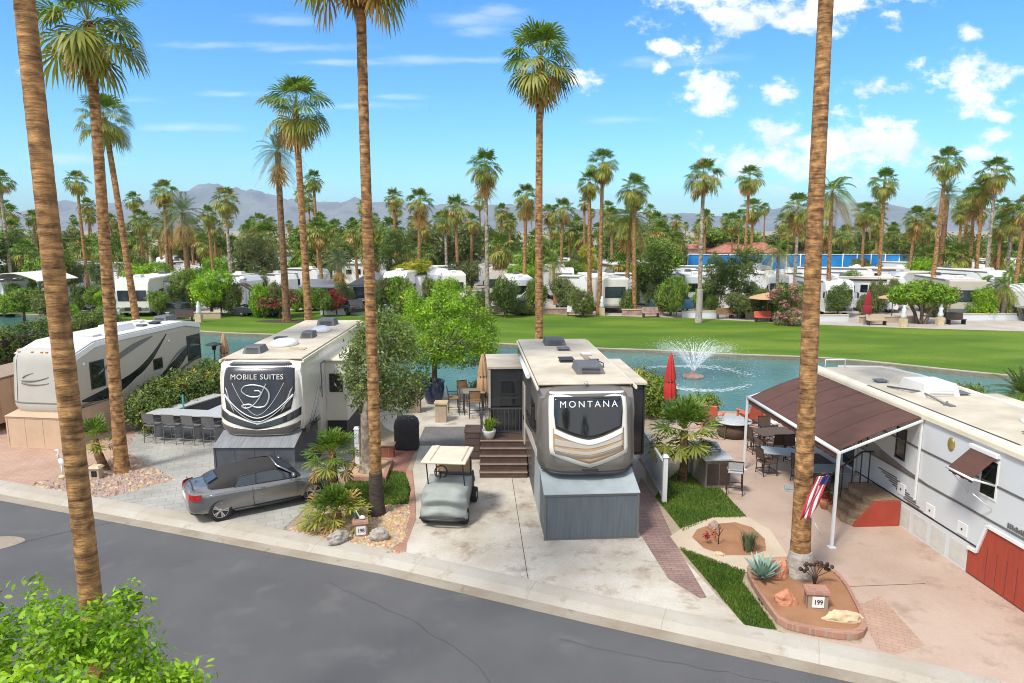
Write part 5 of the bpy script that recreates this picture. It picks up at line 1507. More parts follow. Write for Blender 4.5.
# ---- trailer with the script emblem (left of centre)
t = thing("travel_trailer", "fifth wheel trailer with MOBILE SUITES and a script emblem on its slate nose", "trailer", (-8.22, 21.5, 0), R(.6))
W, H, L = 2.70, 4.0, 10.5
cap = Cap(W, 1.60, H - .02, .40, .40, .08, .14)
cap.grid().build("nose_cap", MAT["cream"], t)
loft_body(W, [(.48 + .14, 1.66, H - .3, W / 2 - .01), (.75, 1.62, H - .08, W / 2), (1.15, 1.60, H, W / 2), (2.8, 1.60, H, W / 2)], .035).build("nose_body", MAT["cream"], t)
loft_body(W, [(2.6, .70, H, W / 2), (L, .70, H, W / 2)], .03).build("body", MAT["cream"], t)
m = MB(); m.prism([(-W / 2 + .04, .85), (W / 2 - .04, .85), (W / 2 - .04, L + .02), (-W / 2 + .04, L + .02)], H - .02, H + .035); m.build("roof", MAT["roof_cream"], t, .02)
for s in (-1, 1):
    m = MB(); m.bar((s * (W / 2 + .012), .75, H - .06), (s * (W / 2 + .012), L, H - .06), .06, .10); m.build("gutter", MAT["roof_trim"], t, .01)
sv = lambda q: -.62 + .34 * abs(q) ** 1.35
cap.panel(lambda q: sv(q), lambda q: .93, lambda b: -.85 + .16 * max(0, .2 - b), lambda b: .85 - .16 * max(0, .2 - b), 40, .012).build("shield_panel", MAT["slate_gel"], t)
cap.panel(lambda q: .955 - .03, lambda q: .97, lambda b: -.82, lambda b: .82, 30, .014, 2).build("top_trim", MAT["frame_grey"], t)
for i, (sc, b0, w_) in enumerate([(.82, -.50, .035), (.86, -.60, .030), (.62, -.42, .012)]):
    pts = [(sc * q, b0 + (.62 + .12 * i) * abs(q) ** 1.7) for q in [k / 16 for k in range(-16, 17)]]
    cap.ribbon(pts, w_, .022).build("chevron_line", MAT["silver"] if i == 1 else MAT["white_paint"], t)
for s in (-1, 1):
    for k in range(3):
        cap.ribbon([(s * (.55 + .02 * k + .22 * q), -.36 + .03 * k + .62 * q ** 1.2) for q in [j / 8 for j in range(9)]], .014, .020).build("speed_line", MAT["silver"], t)
cap.panel(lambda q: -.80 + .28 * abs(q) ** 1.3, lambda q: -.66 + .38 * abs(q) ** 1.3, lambda b: -.97, lambda b: .97, 40, .014).build("black_band", MAT["dark_gel"], t)
cap.panel(lambda q: -.97, lambda q: -.82 + .14 * abs(q) ** 1.3, lambda b: -.97, lambda b: .97, 40, .012).build("grey_band", MAT["bronze_gel"], t)
q0 = cap.pt(0, .3); q1 = cap.pt(0, .5); tilt = math.atan2(q1.y - q0.y, q1.z - q0.z)
for wd_, a_ in (("MOBILE", -.325), ("SUITES", .345)): text_mesh("lettering", wd_, .235, MAT["cream"], t, Matrix.Translation(Vector((a_ * W / 2, cap.pt(0, .60, .03).y, cap.pt(0, .60).z))) @ Matrix.Rotation(-tilt, 4, "X") @ FACE_S, .006, 1.10)


def bez(pts, n=10):
    out = []
    P_ = [pts[0]] + pts + [pts[-1]]
    for i in range(1, len(P_) - 2):
        p0, p1, p2, p3 = [Vector(q) for q in P_[i - 1:i + 3]]
        for k in range(n):
            u = k / n; out.append(.5 * ((2 * p1) + (-p0 + p2) * u + (2 * p0 - 5 * p1 + 4 * p2 - p3) * u * u + (-p0 + 3 * p1 - 3 * p2 + p3) * u ** 3))
    out.append(Vector(pts[-1])); return out


# script monogram: one sweeping line and the bowl
E1 = [(-.28, .10), (-.40, .22), (-.30, .36), (-.02, .38), (.22, .28), (.30, .06), (.20, -.20), (-.02, -.24), (-.20, -.16), (-.38, -.20), (-.28, -.27), (-.12, -.20), (.04, .0), (.16, .28), (.22, .42)]
E2 = [(-.28, .10), (-.14, .05), (.02, .06), (.10, .14), (.04, .22), (-.08, .22)]
for e in (E1, E2):
    pts = bez([(x * .95, z * .95 + .02, 0) for x, z in e], 8)
    cap.ribbon([(p.x, p.y) for p in pts], .05, .024, [.018 + .014 * math.sin(math.pi * i / (len(pts) - 1)) for i in range(len(pts))]).build("emblem", MAT["silver"], t)
# side graphics right wall
for k in range(4):
    stripe_x(t, "side_swoosh", 1, W / 2 - .004, [(.95 + .22 * k + q * 2.0, 1.55 + q ** 1.2 * (1.7 - .1 * k)) for q in [j / 8 for j in range(9)]], [(.95 + .22 * k + q * 2.0 + .06, 1.55 + q ** 1.2 * (1.7 - .1 * k) + .07) for q in [j / 8 for j in range(9)]], ["dark_gel", "silver", "dark_gel", "silver"][k], .008)
stripe_x(t, "lower_band", 1, W / 2 - .004, [(.75, 1.50), (1.5, 1.50), (2.6, 1.48)], [(.75, 1.72), (1.5, 1.70), (2.6, 1.50)], "dark_gel", .01)
m = MB(); m.bar((W / 2 + .015, 2.9, 3.45), (W / 2 + .015, 9.3, 3.45), .02, .04); m.bar((W / 2 + .015, 2.9, 2.2), (W / 2 + .015, 2.9, 3.45), .02, .04); m.build("wall_trim", MAT["frame_grey"], t)
m = MB(); m.lathe([(.03, 0), (.05, .015), (.03, .05)], 10); m.xf(Matrix.Translation((W / 2 - .25, .55, 3.3)) @ Matrix.Rotation(R(90), 4, "X")); m.build("marker_lamp", MAT["amber"], t)
# slide on the right
m = MB(); m.box(W / 2 - .02, W / 2 + .78, 3.5, 7.4, 1.15, 3.42); s_ = m.build("slide_room", MAT["cream"], t, .03)
m = MB(); m.box(W / 2 - .02, W / 2 + .86, 3.42, 7.48, 3.42, 3.50); m.build("slide_roof", MAT["roof_trim"], s_, .015)
window_y(s_, 3.49, W / 2 + .14, W / 2 + .62, 2.25, 2.95, "black_plastic")
m = MB(); m.box(W / 2 + .02, W / 2 + .70, 3.6, 7.3, .35, 1.14); m.build("slide_underside", MAT["black_plastic"], s_)
# roof
roof_unit(t, -.62, 2.0, H + .03, sx=.32, sy=.42, h=.24); roof_unit(t, .12, 8.9, H + .03, sx=.40, sy=.42)
m = MB(); m.lathe([(.50, 0), (.52, .08), (.46, .22), (.30, .30), (.05, .33)], 22); m.xf(Matrix.Diagonal((.95, 1.25, .7, 1))); m.xf(Matrix.Translation((-.10, 3.5, H + .03))); m.build("satellite_dome", MAT["white_paint"], t)
m = MB(); m.lathe([(.42, 0), (.44, .08), (.38, .2), (.22, .27), (.04, .29)], 22); m.xf(Matrix.Diagonal((.9, 1.3, .8, 1))); m.xf(Matrix.Translation((.35, 6.9, H + .03))); m.build("satellite_dome", MAT["white_paint"], t)
vent(t, -.6, 4.6, H + .03, .2, .09, "black_plastic"); roof_unit(t, .28, 5.3, H + .03, sx=.26, sy=.36, h=.24); vent(t, .1, 6.2, H + .03, .18, .1, "black_plastic")
m = MB(); m.box(.35, .95, 2.3, 2.75, H + .03, H + .06); m.build("roof_hatch", MAT["stone_tan"], t, .01)
skirt_box(t, 2.52, 1.34, 1.64, -.35, .55, "slate_skirt", "slate_sunlit_top", "slate_skirt", seams=3)
m = MB(); m.box(-W / 2 + .12, W / 2 - .12, .55, 2.7, 0, 1.60); m.build("side_skirt", MAT["slate_skirt"], t)
m = MB(); m.box(-W / 2 + .12, W / 2 - .12, 2.7, L - .1, 0, .72); m.build("side_skirt", MAT["slate_skirt"], t)
wheels(t, W - .05, (6.2, 7.1))

# ---- tan trailer with swirl stripes (far left of the lots)
t = thing("travel_trailer", "tan fifth wheel trailer with dark swirl stripes and a plain salmon skirt box", "trailer", (-18.05, 25.55, 0), R(-7.5))
W, H, L = 2.55, 3.82, 8.9
cap = Cap(W, 1.28, H - .10, .30, .24, .07, .06)
cap.grid().build("nose_cap", MAT["pearl"], t)
loft_body(W, [(.42, 1.34, H - .45, W / 2 - .01), (.65, 1.32, H - .30, W / 2), (1.6, 1.30, H - .04, W / 2), (2.7, 1.30, H, W / 2)], .04).build("nose_body", MAT["beige_gel"], t)
loft_body(W, [(2.5, .62, H, W / 2), (7.6, .62, H, W / 2), (L, .62, H - .25, W / 2)], .035).build("body", MAT["beige_gel"], t)
m = MB(); m.side_prism([(.50, H - .36), (1.6, H - .02), (2.6, H + .02), (7.6, H + .02), (L, H - .22), (L, H - .17), (7.6, H + .06), (2.6, H + .06), (1.6, H + .03), (.48, H - .32)], -W / 2 + .03, W / 2 - .03); m.build("roof", MAT["roof_white"], t, .015)
m = MB(); m.side_prism([(.50, H - .62), (1.6, H - .24), (2.6, H - .18), (7.6, H - .18), (L, H - .45), (L, H - .22), (7.6, H + .02), (2.6, H + .02), (1.6, H - .02), (.5, H - .36)], W / 2 - .01, W / 2 + .03); m.build("roof_edge", MAT["white_paint"], t, .02)
for k in range(4):
    m = MB(); c = cap.pt(-.72 + .48 * k if k < 2 else -.25 + .17 * k, .90, .02); m.box(c.x - .05, c.x + .05, c.y - .02, c.y + .05, c.z - .03, c.z + .02); m.build("marker_lamp", MAT["amber"], t, .008)
for q in (.0, .09): cap.ribbon([(-.55 + .9 * u, .02 - q + .22 * (u - .2) ** 2 + (-.12 * u if q else -.02)) for u in [k / 12 for k in range(13)]], .05, .012, [.03 * (1 - abs(u * 2 - .6) * .55) + .004 for u in [k / 12 for k in range(13)]]).build("swirl", MAT["taupe_gel"], t)
cap.ribbon([(-.5 + .35 * u, .10 + .16 * u ** .6) for u in [k / 8 for k in range(9)]], .05, .012, [.026 * (1 - u * .8) for u in [k / 8 for k in range(9)]]).build("swirl", MAT["taupe_gel"], t)
cap.panel(lambda q: -.70 - .0 * q, lambda q: -.655, lambda b: -.98, lambda b: .98, 30, .012, 2).build("pin_stripe", MAT["taupe_gel"], t)
cap.ribbon([(-.72, .80 - k * .16) for k in range(10)], .03, .008, .010).build("corner_seam", MAT["frame_grey"], t)


def swoosh_side(pts, wd, mat, name="swoosh"):
    lo = [(y, z - w_ / 2) for (y, z), w_ in zip(pts, wd)]; hi = [(y, z + w_ / 2) for (y, z), w_ in zip(pts, wd)]
    stripe_x(t, name, 1, W / 2 - .003, lo, hi, mat, .012)


def arc(y0, z0, y1, z1, bulge, n=14): return [(y0 + (y1 - y0) * k / n, z0 + (z1 - z0) * k / n + bulge * math.sin(math.pi * k / n)) for k in range(n + 1)]


tap = lambda mx, n=14: [mx * math.sin(math.pi * (.04 + .92 * k / n)) + .015 for k in range(n + 1)]
swoosh_side(arc(.7, 1.62, 4.5, 2.25, -.25), tap(.46), "dark_gel"); swoosh_side(arc(2.6, 1.9, 6.2, 3.45, -.45), tap(.32), "dark_gel"); swoosh_side(arc(1.7, 2.5, 5.2, 3.5, .12), tap(.26), "taupe_gel")
swoosh_side(arc(4.2, 1.0, 8.6, 3.0, -.28), tap(.60), "dark_gel"); swoosh_side(arc(3.4, .9, 7.4, 2.0, -.05), tap(.28), "taupe_gel"); swoosh_side(arc(5.8, 1.7, 8.9, 2.5, .45), tap(.14), "taupe_gel"); swoosh_side(arc(5.2, .9, 8.8, 2.0, .1), tap(.14), "bronze_gel")
swoosh_side(arc(.5, 1.42, 2.6, 1.52, 0, 8), [.07] * 9, "taupe_gel")
window_x(t, 1, W / 2, 1.25, 2.05, 1.95, 3.05, "black_plastic"); window_x(t, 1, W / 2, 5.1, 5.75, 1.95, 2.45, "black_plastic"); window_x(t, 1, W / 2, 7.7, 8.8, 1.85, 3.1, "black_plastic")
m = MB(); m.lathe([(.05, 0), (.07, .02), (.05, .05)], 12); m.xf(Matrix.Translation((W / 2, .95, 3.05)) @ Matrix.Rotation(R(90), 4, "Y")); m.build("porch_lamp", MAT["white_paint"], t)
m = MB(); m.lathe([(.05, 0), (.07, .02), (.05, .05)], 12); m.xf(Matrix.Translation((W / 2, 6.3, 3.1)) @ Matrix.Rotation(R(90), 4, "Y")); m.build("porch_lamp", MAT["white_paint"], t)
m = MB()
for k in range(13):
    a = math.pi * k / 12; m.bar((W / 2 + .02, 7.0 - 1.0 * math.cos(a), .62 + .75 * math.sin(a)), (W / 2 + .02, 7.0 - 1.0 * math.cos(a + math.pi / 12), .62 + .75 * math.sin(a + math.pi / 12)), .06, .09)
m.build("wheel_arch", MAT["cream"], t)
roof_unit(t, .15, 4.4, H + .06, mat="white_paint", sx=.5, sy=.62, h=.26); roof_unit(t, .1, 7.9, H - .02, sx=.38, sy=.5, h=.28); vent(t, .4, 2.6, H + .03, .28, .1); vent(t, .6, 6.4, H + .06, .2, .08, "black_plastic"); vent(t, .5, 5.6, H + .06, .18, .06, "frame_grey"); vent(t, -.5, 6.8, H + .06, .2, .08)
skirt_box(t, 2.25, 1.20, 1.34, -.30, .5, "tan_skirt", "tan_skirt", "tan_skirt", seams=2)
m = MB(); m.box(-W / 2 + .12, W / 2 - .12, .5, 2.7, 0, 1.3); m.build("side_skirt", MAT["tan_skirt"], t)
m = MB(); m.box(-W / 2 + .12, W / 2 - .12, 2.7, L - .1, 0, .66); m.build("side_skirt", MAT["tan_skirt"], t)
wheels(t, W - .02, (6.6, 7.4))
# neighbouring tan trailer nose cut off by the border
t = thing("storage_trailer", "low tan box trailer beside the salmon skirt box", "trailer", (-22.0, 26.6, 0), R(-4))
m = MB(); m.side_prism([(0, .35), (0, 1.75), (.7, 2.15), (4.6, 2.15), (4.6, .35)], -1.0, 1.0); m.build("body", MAT["tan_skirt"], t, .04)
m = MB(); m.side_prism([(-.03, 1.75), (.68, 2.18), (4.6, 2.18), (4.6, 2.24), (.65, 2.24), (-.06, 1.80)], -1.04, 1.04); m.build("lid", MAT["tread_tan"], t, .01)
m = MB()
for k in range(6): m.box(.995, 1.012, .2 + .7 * k, .24 + .7 * k, .4, 1.75 if k == 0 else 2.1)
m.build("side_rib", MAT["stone_tan"], t)
wheels(t, 1.9, (2.0, 2.8), .33)

# ---- long white trailer at the right: its wall runs beside the patio
WX, WY, WAZ = 11.2, 12.6, R(3.2)
t = thing("travel_trailer", "long white trailer with a cream roof, red skirt panels and a brown patio awning", "trailer", (WX, WY, 0), WAZ)
W, H, L = 2.75, 3.42, 11.2                        # local x from 0 (wall by the patio) to W
m = MB(); m.box(0, W, -1.5, L, .52, H); m.build("body", MAT["cool_white"], t, .05)
m = MB(); m.side_prism([(-1.5, H - .01), (-1.5, H + .07), (2, H + .10), (8, H + .10), (L - .25, H + .06), (L + .02, H - .02), (L + .02, H - .05)], .05, W - .05); m.build("roof", MAT["roof_cream"], t, .02)
m = MB(); m.side_prism([(-.075, H - .17), (-.075, H - .04), (-.045, H + .04), (.06, H + .10), (.16, H + .10), (.16, H - .17)], -1.5, L + .03); m.xf(Matrix(((0, 1, 0, 0), (1, 0, 0, 0), (0, 0, 1, 0), (0, 0, 0, 1)))); m.build("roof_edge", MAT["roof_trim"], t, .03)
m = MB(); m.tube([(W - .02, -1.5, H + .06), (W - .02, 7.5, H + .08), (W - .1, 9.4, H + .08), (W - .5, L - .35, H + .06), (.9, L, H + .02)], .05, 8); m.build("roof_rim", MAT["roof_white"], t)
m = MB(); m.tube([(.25, L - .35, H + .06), (.25, L - .35, H + .34), (.95, L - .35, H + .34), (.95, L - .35, H + .06)], .022, 6); m.build("ladder_top", MAT["white_paint"], t)
# long seams and the red panels
for z, hh, mt in ((2.40, .045, "frame_grey"), (1.54, .05, "frame_grey"), (.74, .035, "black_plastic")):
    m = MB(); m.box(-.018, .004, -1.5, L - .05, z, z + hh); m.build("rub_rail", MAT[mt], t)
m = MB(); m.box(-.012, .02, 3.05, L - .1, .0, .735); m.build("white_skirt", MAT["cool_white"], t)
m = MB()
for k in range(4): m.box(-.022, -.012, 3.1 + .72 * k, 3.68 + .72 * k, .08, .62)
m.build("skirt_lattice", MAT["grill_pale"], t, .004)
arch = [(3.02, .04), (3.02, .62), (2.72, .64), (2.48, 1.40), (-1.5, 1.40), (-1.5, .04)]
m = MB(); m.side_prism(arch, -.05, .0); pn = m.build("red_panel", MAT["red_paint"], t, .006)
m = MB(); pa = [(3.02, .66), (2.72, .68), (2.48, 1.43), (-1.5, 1.43)]
for a, b in zip(pa[:-1], pa[1:]): m.bar((-.055, a[0], a[1]), (-.055, b[0], b[1]), .07, .07)
m.build("arch_trim", MAT["white_paint"], pn)
m = MB()
for k in range(14): m.box(-.056, -.0505, -1.5 + .30 * k, -1.49 + .30 * k, .08, .6 if k > 13 else .9)
m.build("panel_groove", MAT["brown_stair"], pn)
m = MB(); m.lathe([(.03, 0), (.05, .02), (.03, .04)], 10); m.xf(Matrix.Translation((-.05, 1.0, .95)) @ Matrix.Rotation(R(-90), 4, "Y")); m.build("knob", MAT["black_metal"], pn)
# louvred vents
for k in range(9):
    m = MB(); m.box(-.014, .004, 6.9 - .30 * k * .5 - .9, 6.9 - .18 * k, 1.30 - .062 * k - .03, 1.30 - .062 * k); m.build("louvre", MAT["frame_grey"], t)
for y, z in ((4.35, .95), (3.15, .98), (5.6, 1.05)):
    m = MB(); m.box(-.02, .004, y, y + .34, z - .16, z + .16); h_ = m.build("service_hatch", MAT["white_paint"], t, .01)
    m = MB(); m.lathe([(.02, 0), (.03, .012), (.015, .02)], 10); m.xf(Matrix.Translation((-.02, y + .17, z)) @ Matrix.Rotation(R(-90), 4, "Y")); m.build("latch", MAT["black_metal"], h_)
# small worn lettering line, not legible
r_ = random.Random(4)
for y, ye in ((1.98, 1.42), (1.33, .72)):
    m = MB(); m.box(-.012, .003, ye, y, 1.66, 1.675)
    while y > ye:
        w_ = r_.uniform(.03, .06); m.box(-.013, .003, max(ye, y - w_), y, 1.62, 1.74 - r_.choice((0, 0, .03))); y -= w_ + .02
    m.build("worn_lettering", MAT["frame_grey"], t)
stripe_x(t, "taupe_band", -1, 0, [(4.4, 1.54), (6.0, 1.56), (7.6, 1.60), (10.9, 1.62)], [(4.4, 1.56), (6.0, 1.72), (7.6, 1.98), (10.9, 2.1)], "taupe_gel", .012)
m = MB(); m.lathe([(.05, 0), (.17, .0), (.17, .02), (.12, .035), (.03, .05)], 20); m.xf(Matrix.Translation((-.004, 4.0, 2.92)) @ Matrix.Diagonal((1, .72, 1, 1)) @ Matrix.Rotation(R(-90), 4, "Y")); m.build("sun_medallion", MAT["brass"], t)
window_x(t, -1, 0, 2.4, 2.95, 2.05, 3.0, "white_paint"); window_x(t, -1, 0, 5.75, 6.2, 1.85, 2.75, "black_plastic"); window_x(t, -1, 0, 7.55, 7.9, 1.7, 2.6, "black_plastic"); window_x(t, -1, 0, 9.1, 10.3, 1.7, 2.65, "black_plastic", "glass_blue")
# window awning with its arms
y0_, y1_ = 2.45, 3.25
m = MB(); m.box(-.10, .02, y0_ - .05, y1_ + .05, 3.06, 3.18); aw = m.build("window_awning", MAT["white_paint"], t, .02)
m = MB(); m.slab([(-.06, y0_, 3.06), (-.06, y1_, 3.06)], [(-.58, y0_, 2.60), (-.58, y1_, 2.60)], (0, 0, .02))
for k in range(6): m.box(-.59, -.57, y0_ + (y1_ - y0_) * k / 6, y0_ + (y1_ - y0_) * (k + .8) / 6, 2.50 + .02 * (k % 2), 2.61)
m.build("awning_cloth", MAT["brown_cloth"], aw)
m = MB(); m.tube([(-.03, y0_, 2.42), (-.58, y0_, 2.59)], .025, 8); m.tube([(-.03, y1_, 1.95), (-.58, y1_, 2.59)], .012, 6); m.tube([(-.03, y0_, 1.85), (-.45, y0_ + .1, 2.2)], .012, 6); m.tube([(-.60, y0_ - .04, 2.59), (-.60, y1_ + .04, 2.59)], .03, 8); m.build("awning_arm", MAT["white_paint"], aw)
# roof equipment of the white trailer
roof_unit(t, 1.35, 7.0, H + .09, mat="roof_white", sx=.55, sy=.62, h=.36)
vent(t, 1.1, 2.6, H + .09, .26, .05, "frame_grey"); vent(t, .75, 8.4, H + .08, .16, .07, "frame_grey"); vent(t, 2.05, 6.7, H + .09, .2, .06, "frame_grey"); vent(t, .6, -.2, H + .09, .2, .06, "frame_grey")
m = MB(); m.lathe([(.7, 0), (.66, .06), (.4, .13), (.05, .16)], 22); m.xf(Matrix.Diagonal((.75, 1.1, 1, 1))); m.xf(Matrix.Translation((2.0, 3.4, H + .09))); m.build("skylight_dome", MAT["cream"], t)
m = MB(); m.tube([(.55, 7.7, H + .12), (.85, 6.6, H + .22), (.9, 5.6, H + .12)], .028, 6); m.tube([(.75, 5.45, H + .12), (1.05, 5.75, H + .12)], .03, 6); m.box(.82, .98, 5.3, 5.7, H + .08, H + .13); m.build("roof_antenna", MAT["frame_grey"], t)
# slide room on the far side
m = MB(); m.box(W - .02, W + .9, 1.0, 7.2, .8, H - .12); s_ = m.build("slide_room", MAT["cool_white"], t, .03)
m = MB(); m.box(W - .02, W + .96, .92, 7.28, H - .12, H - .04); m.build("slide_roof", MAT["roof_cream"], s_, .015)
WT = t
Mw = Matrix.Translation((WX, WY, 0)) @ Matrix.Rotation(WAZ, 4, "Z")
# patio awning: brown cloth roof on white arms, part of the trailer it is bolted to
ya, yb = 5.15, 10.9
aw = None
m = MB(); rows, cols_ = 12, 30
vs = []
for j in range(rows + 1):
    for i in range(cols_ + 1):
        u, v_ = i / cols_, j / rows
        y = ya + (yb - ya) * u + (-.55) * v_ * (1 - .0)
        x = -.05 - 2.55 * v_; z = 3.30 - .72 * v_ + .07 * math.sin(math.pi * v_) + .018 * math.sin(u * 40) * v_ * (1 - v_) * 2
        vs.append((x, y, z))
fs = [(j * (cols_ + 1) + i, j * (cols_ + 1) + i + 1, (j + 1) * (cols_ + 1) + i + 1, (j + 1) * (cols_ + 1) + i) for j in range(rows) for i in range(cols_)]
m.add(vs, fs, 0, True)
aw = m.build("patio_awning", MAT["brown_cloth"], t)
so = aw.modifiers.new("cloth", "SOLIDIFY"); so.thickness = .012
m = MB(); m.strip([vs[rows * (cols_ + 1) + i][:2] + (2.36 + .03 * (i % 2),) for i in range(cols_ + 1)], [vs[rows * (cols_ + 1) + i] for i in range(cols_ + 1)])
va = m.build("valance", MAT["brown_cloth"], aw); so = va.modifiers.new("cloth", "SOLIDIFY"); so.thickness = .012
for k in range(1, 6):
    i = int(cols_ * k / 6); m = MB(); m.tube([Vector(vs[j * (cols_ + 1) + i]) + Vector((0, 0, .008)) for j in range(rows + 1)], .007, 6); m.build("seam", MAT["brown_stair"], aw)
e0, e1 = Vector(vs[rows * (cols_ + 1)]), Vector(vs[rows * (cols_ + 1) + cols_])
m = MB(); m.tube([e0 + Vector((0, -.08, 0)), e1 + Vector((0, .08, 0))], .055, 10); m.build("roller_tube", MAT["white_paint"], aw)
for e, yw in ((e0, ya), (e1, yb)):
    s_ = -1 if e is e0 else 1
    m = MB(); m.bar(e + Vector((0, s_ * .1, 0)), (e.x, e.y + s_ * .1, 0.02), .07); m.box(e.x - .09, e.x + .09, e.y + s_ * .1 - .09, e.y + s_ * .1 + .09, 0, .03); m.build("post", MAT["white_paint"], aw, .006)
    m = MB(); m.bar(e + Vector((0, s_ * .1, -.02)), (-.03, yw + s_ * .05, 3.22), .05, .06); m.build("rafter", MAT["white_paint"], aw, .006)
m = MB(); m.bar((-.04, ya - .02, 1.0), (-.04, ya - .02, 3.2), .05); m.build("wall_bracket", MAT["white_paint"], aw)

# entry steps: carpeted half-round treads with red side
sx, sy = -1.35, 6.3
t = thing("entry_steps", "carpeted entry steps with a red side panel against the white trailer", "steps", Mw @ Vector((0, 0, 0)), WAZ)
st = 4
for k in range(st):
    z1 = .19 * (k + 1); x0_ = -1.45 + .20 * k
    m = MB(); m.prism([(x0_, 6.35), (x0_ - .06, 6.05), (x0_ + .10, 5.72), (-.06, 5.72), (-.06, 7.15), (x0_ + .10, 7.15), (x0_ - .06, 6.8)], .19 * k + (.012 if k == 0 else 0), z1); m.build("tread", MAT["carpet_brown"], t, .012)
m = MB(); m.side_prism([(-.06, .0), (-1.36, .0), (-1.30, .16), (-1.12, .36), (-.95, .56), (-.78, .745), (-.06, .745)], 5.655, 5.712)
m.xf(Matrix(((0, 1, 0, 0), (1, 0, 0, 0), (0, 0, 1, 0), (0, 0, 0, 1)))); m.build("red_side", MAT["red_paint"], t, .006)
m = MB()
hp0, hp1, hp2 = (-1.38, 7.05, 1.0), (-.45, 7.05, 1.72), (-.12, 7.05, 1.72)
m.tube([hp0, hp1, hp2], .028, 8)
for k, (x, z0, z1) in enumerate([(-1.38, .05, 1.0), (-1.0, .4, 1.3), (-.7, .6, 1.53), (-.45, .76, 1.72), (-.2, .76, 1.72)]): m.tube([(x, 7.05, z0), (x, 7.05, z1)], .018, 8)
m.build("handrail", MAT["iron_rust"], t)
# screen of dark glass beside the door
t = thing("entry_door", "dark glazed screen door under the brown awning", "door", Mw @ Vector((0, 0, 0)), WAZ)
m = MB()
for a, b, c, d in ((8.05, 8.85, .74, .82), (8.05, 8.85, 2.62, 2.7), (8.05, 8.12, .82, 2.62), (8.78, 8.85, .82, 2.62), (8.12, 8.78, 1.5, 1.56)): m.box(-.06, -.02, a, b, c, d)
m.build("frame", MAT["cream"], t, .006)
m = MB(); m.box(-.045, -.03, 8.12, 8.78, .82, 1.5); m.box(-.045, -.03, 8.12, 8.78, 1.56, 2.62); m.build("pane", MAT["glass_blue"], t)

# ------------------------------------------------------------------ car
def convert(o):
    dg = bpy.context.evaluated_depsgraph_get(); dg.update()
    me = bpy.data.meshes.new_from_object(o.evaluated_get(dg)); old = o.data
    o.modifiers.clear(); o.data = me; bpy.data.meshes.remove(old)
    return o


def car_shell(parent, stations, wheels_x, track, r_cut, paint):
    """smooth body through stations (x, half width, z bottom, z shoulder, z top), wheel arches cut out"""
    m = MB(); ring_n = 14; vs = []
    for x, hw, zb, zs, zt in stations:
        half = [(0, zb), (hw * .90, zb), (hw * .985, zb + .10), (hw, zb + .28), (hw * .985, zs - .06), (hw * .93, zs + .015), (hw * .55, zt), (0, zt + .012)]
        pts = half + [(-y, z) for y, z in half[-2:0:-1]]
        vs += [(x, y, z) for y, z in pts]
    N = 14; fs = [(i * N + j, i * N + (j + 1) % N, (i + 1) * N + (j + 1) % N, (i + 1) * N + j) for i in range(len(stations) - 1) for j in range(N)]
    m.add(vs, fs, 0, True); m.add(vs[:N], [tuple(range(N))], 0, True); m.add(vs[-N:], [tuple(range(N))[::-1]], 0, True)
    o = m.build("body", [MAT[paint], MAT["black_plastic"]], parent)
    sb = o.modifiers.new("s", "SUBSURF"); sb.levels = 2; sb.render_levels = 2
    c = MB()
    for wx in wheels_x:
        for s in (-1, 1): c.cyl((wx, s * track * .55, r_cut * .98), (wx, s * (track + .4), r_cut * .98), r_cut * 1.13, None, 28, 0)
    co = c.build("cutter", MAT["black_plastic"])
    b = o.modifiers.new("b", "BOOLEAN"); b.object = co; b.operation = "DIFFERENCE"; b.solver = "EXACT"
    convert(o); cm = co.data; bpy.data.objects.remove(co); bpy.data.meshes.remove(cm)
    for p in o.data.polygons: p.use_smooth = True
    return o


def car_wheel(parent, x, y, r, side, spokes=5):
    T = Matrix.Translation((x, y, r)) @ Matrix.Rotation(R(90) * (-side), 4, "X")
    m = MB(); m.lathe([(r * .68, -.09), (r * .92, -.10), (r, -.07), (r, .07), (r * .92, .10), (r * .68, .09)], 28); m.xf(T); w_ = m.build("wheel", MAT["rubber"], parent)
    m = MB(); m.lathe([(r * .60, -.08), (r * .70, -.08), (r * .70, .085), (r * .63, .095), (r * .60, .06)], 28)
    for k in range(spokes):
        a = 2 * math.pi * k / spokes
        for da in (-.16, .16): m.bar((.03 * math.cos(a), .03 * math.sin(a), .075), (r * .64 * math.cos(a + da), r * .64 * math.sin(a + da), .085), .035, .03)
    m.lathe([(.055, .05), (.05, .09), (.01, .095)], 14); m.xf(T); m.build("rim", MAT["alloy"], w_)
    m = MB(); m.lathe([(.02, .0), (r * .60, .0), (r * .60, .015), (.02, .015)], 24); m.xf(T); m.build("brake_disc", MAT["frame_grey"], w_)
    return w_


ra, fa = Vector(g(219, 521)), Vector(g(315, 501))
hd = (fa - ra).normalized(); mid = (ra + fa) / 2; left = Vector((-hd.y, hd.x))
cc = mid + left * .77
CAR = thing("convertible_car", "grey convertible with its dark soft top up, parked on the grey paver drive", "car", (cc.x, cc.y, .012), math.atan2(hd.y, hd.x))
ST = [(-2.14, .58, .42, .72, .80), (-2.10, .72, .32, .78, .90), (-1.95, .83, .25, .83, .985), (-1.6, .872, .22, .86, 1.0), (-1.1, .885, .20, .875, .985), (-.5, .885, .19, .865, .965), (.3, .885, .19, .845, .945), (.85, .88, .19, .83, .925),
      (1.05, .88, .19, .82, .905), (1.5, .868, .21, .775, .845), (1.85, .83, .24, .72, .775), (2.08, .72, .28, .65, .69), (2.18, .52, .34, .56, .58)]
car_shell(CAR, ST, (-1.32, 1.34), .72, .33, "car_paint")
for x in (-1.32, 1.34):
    for s in (-1, 1): car_wheel(CAR, x, s * .775, .325, s)
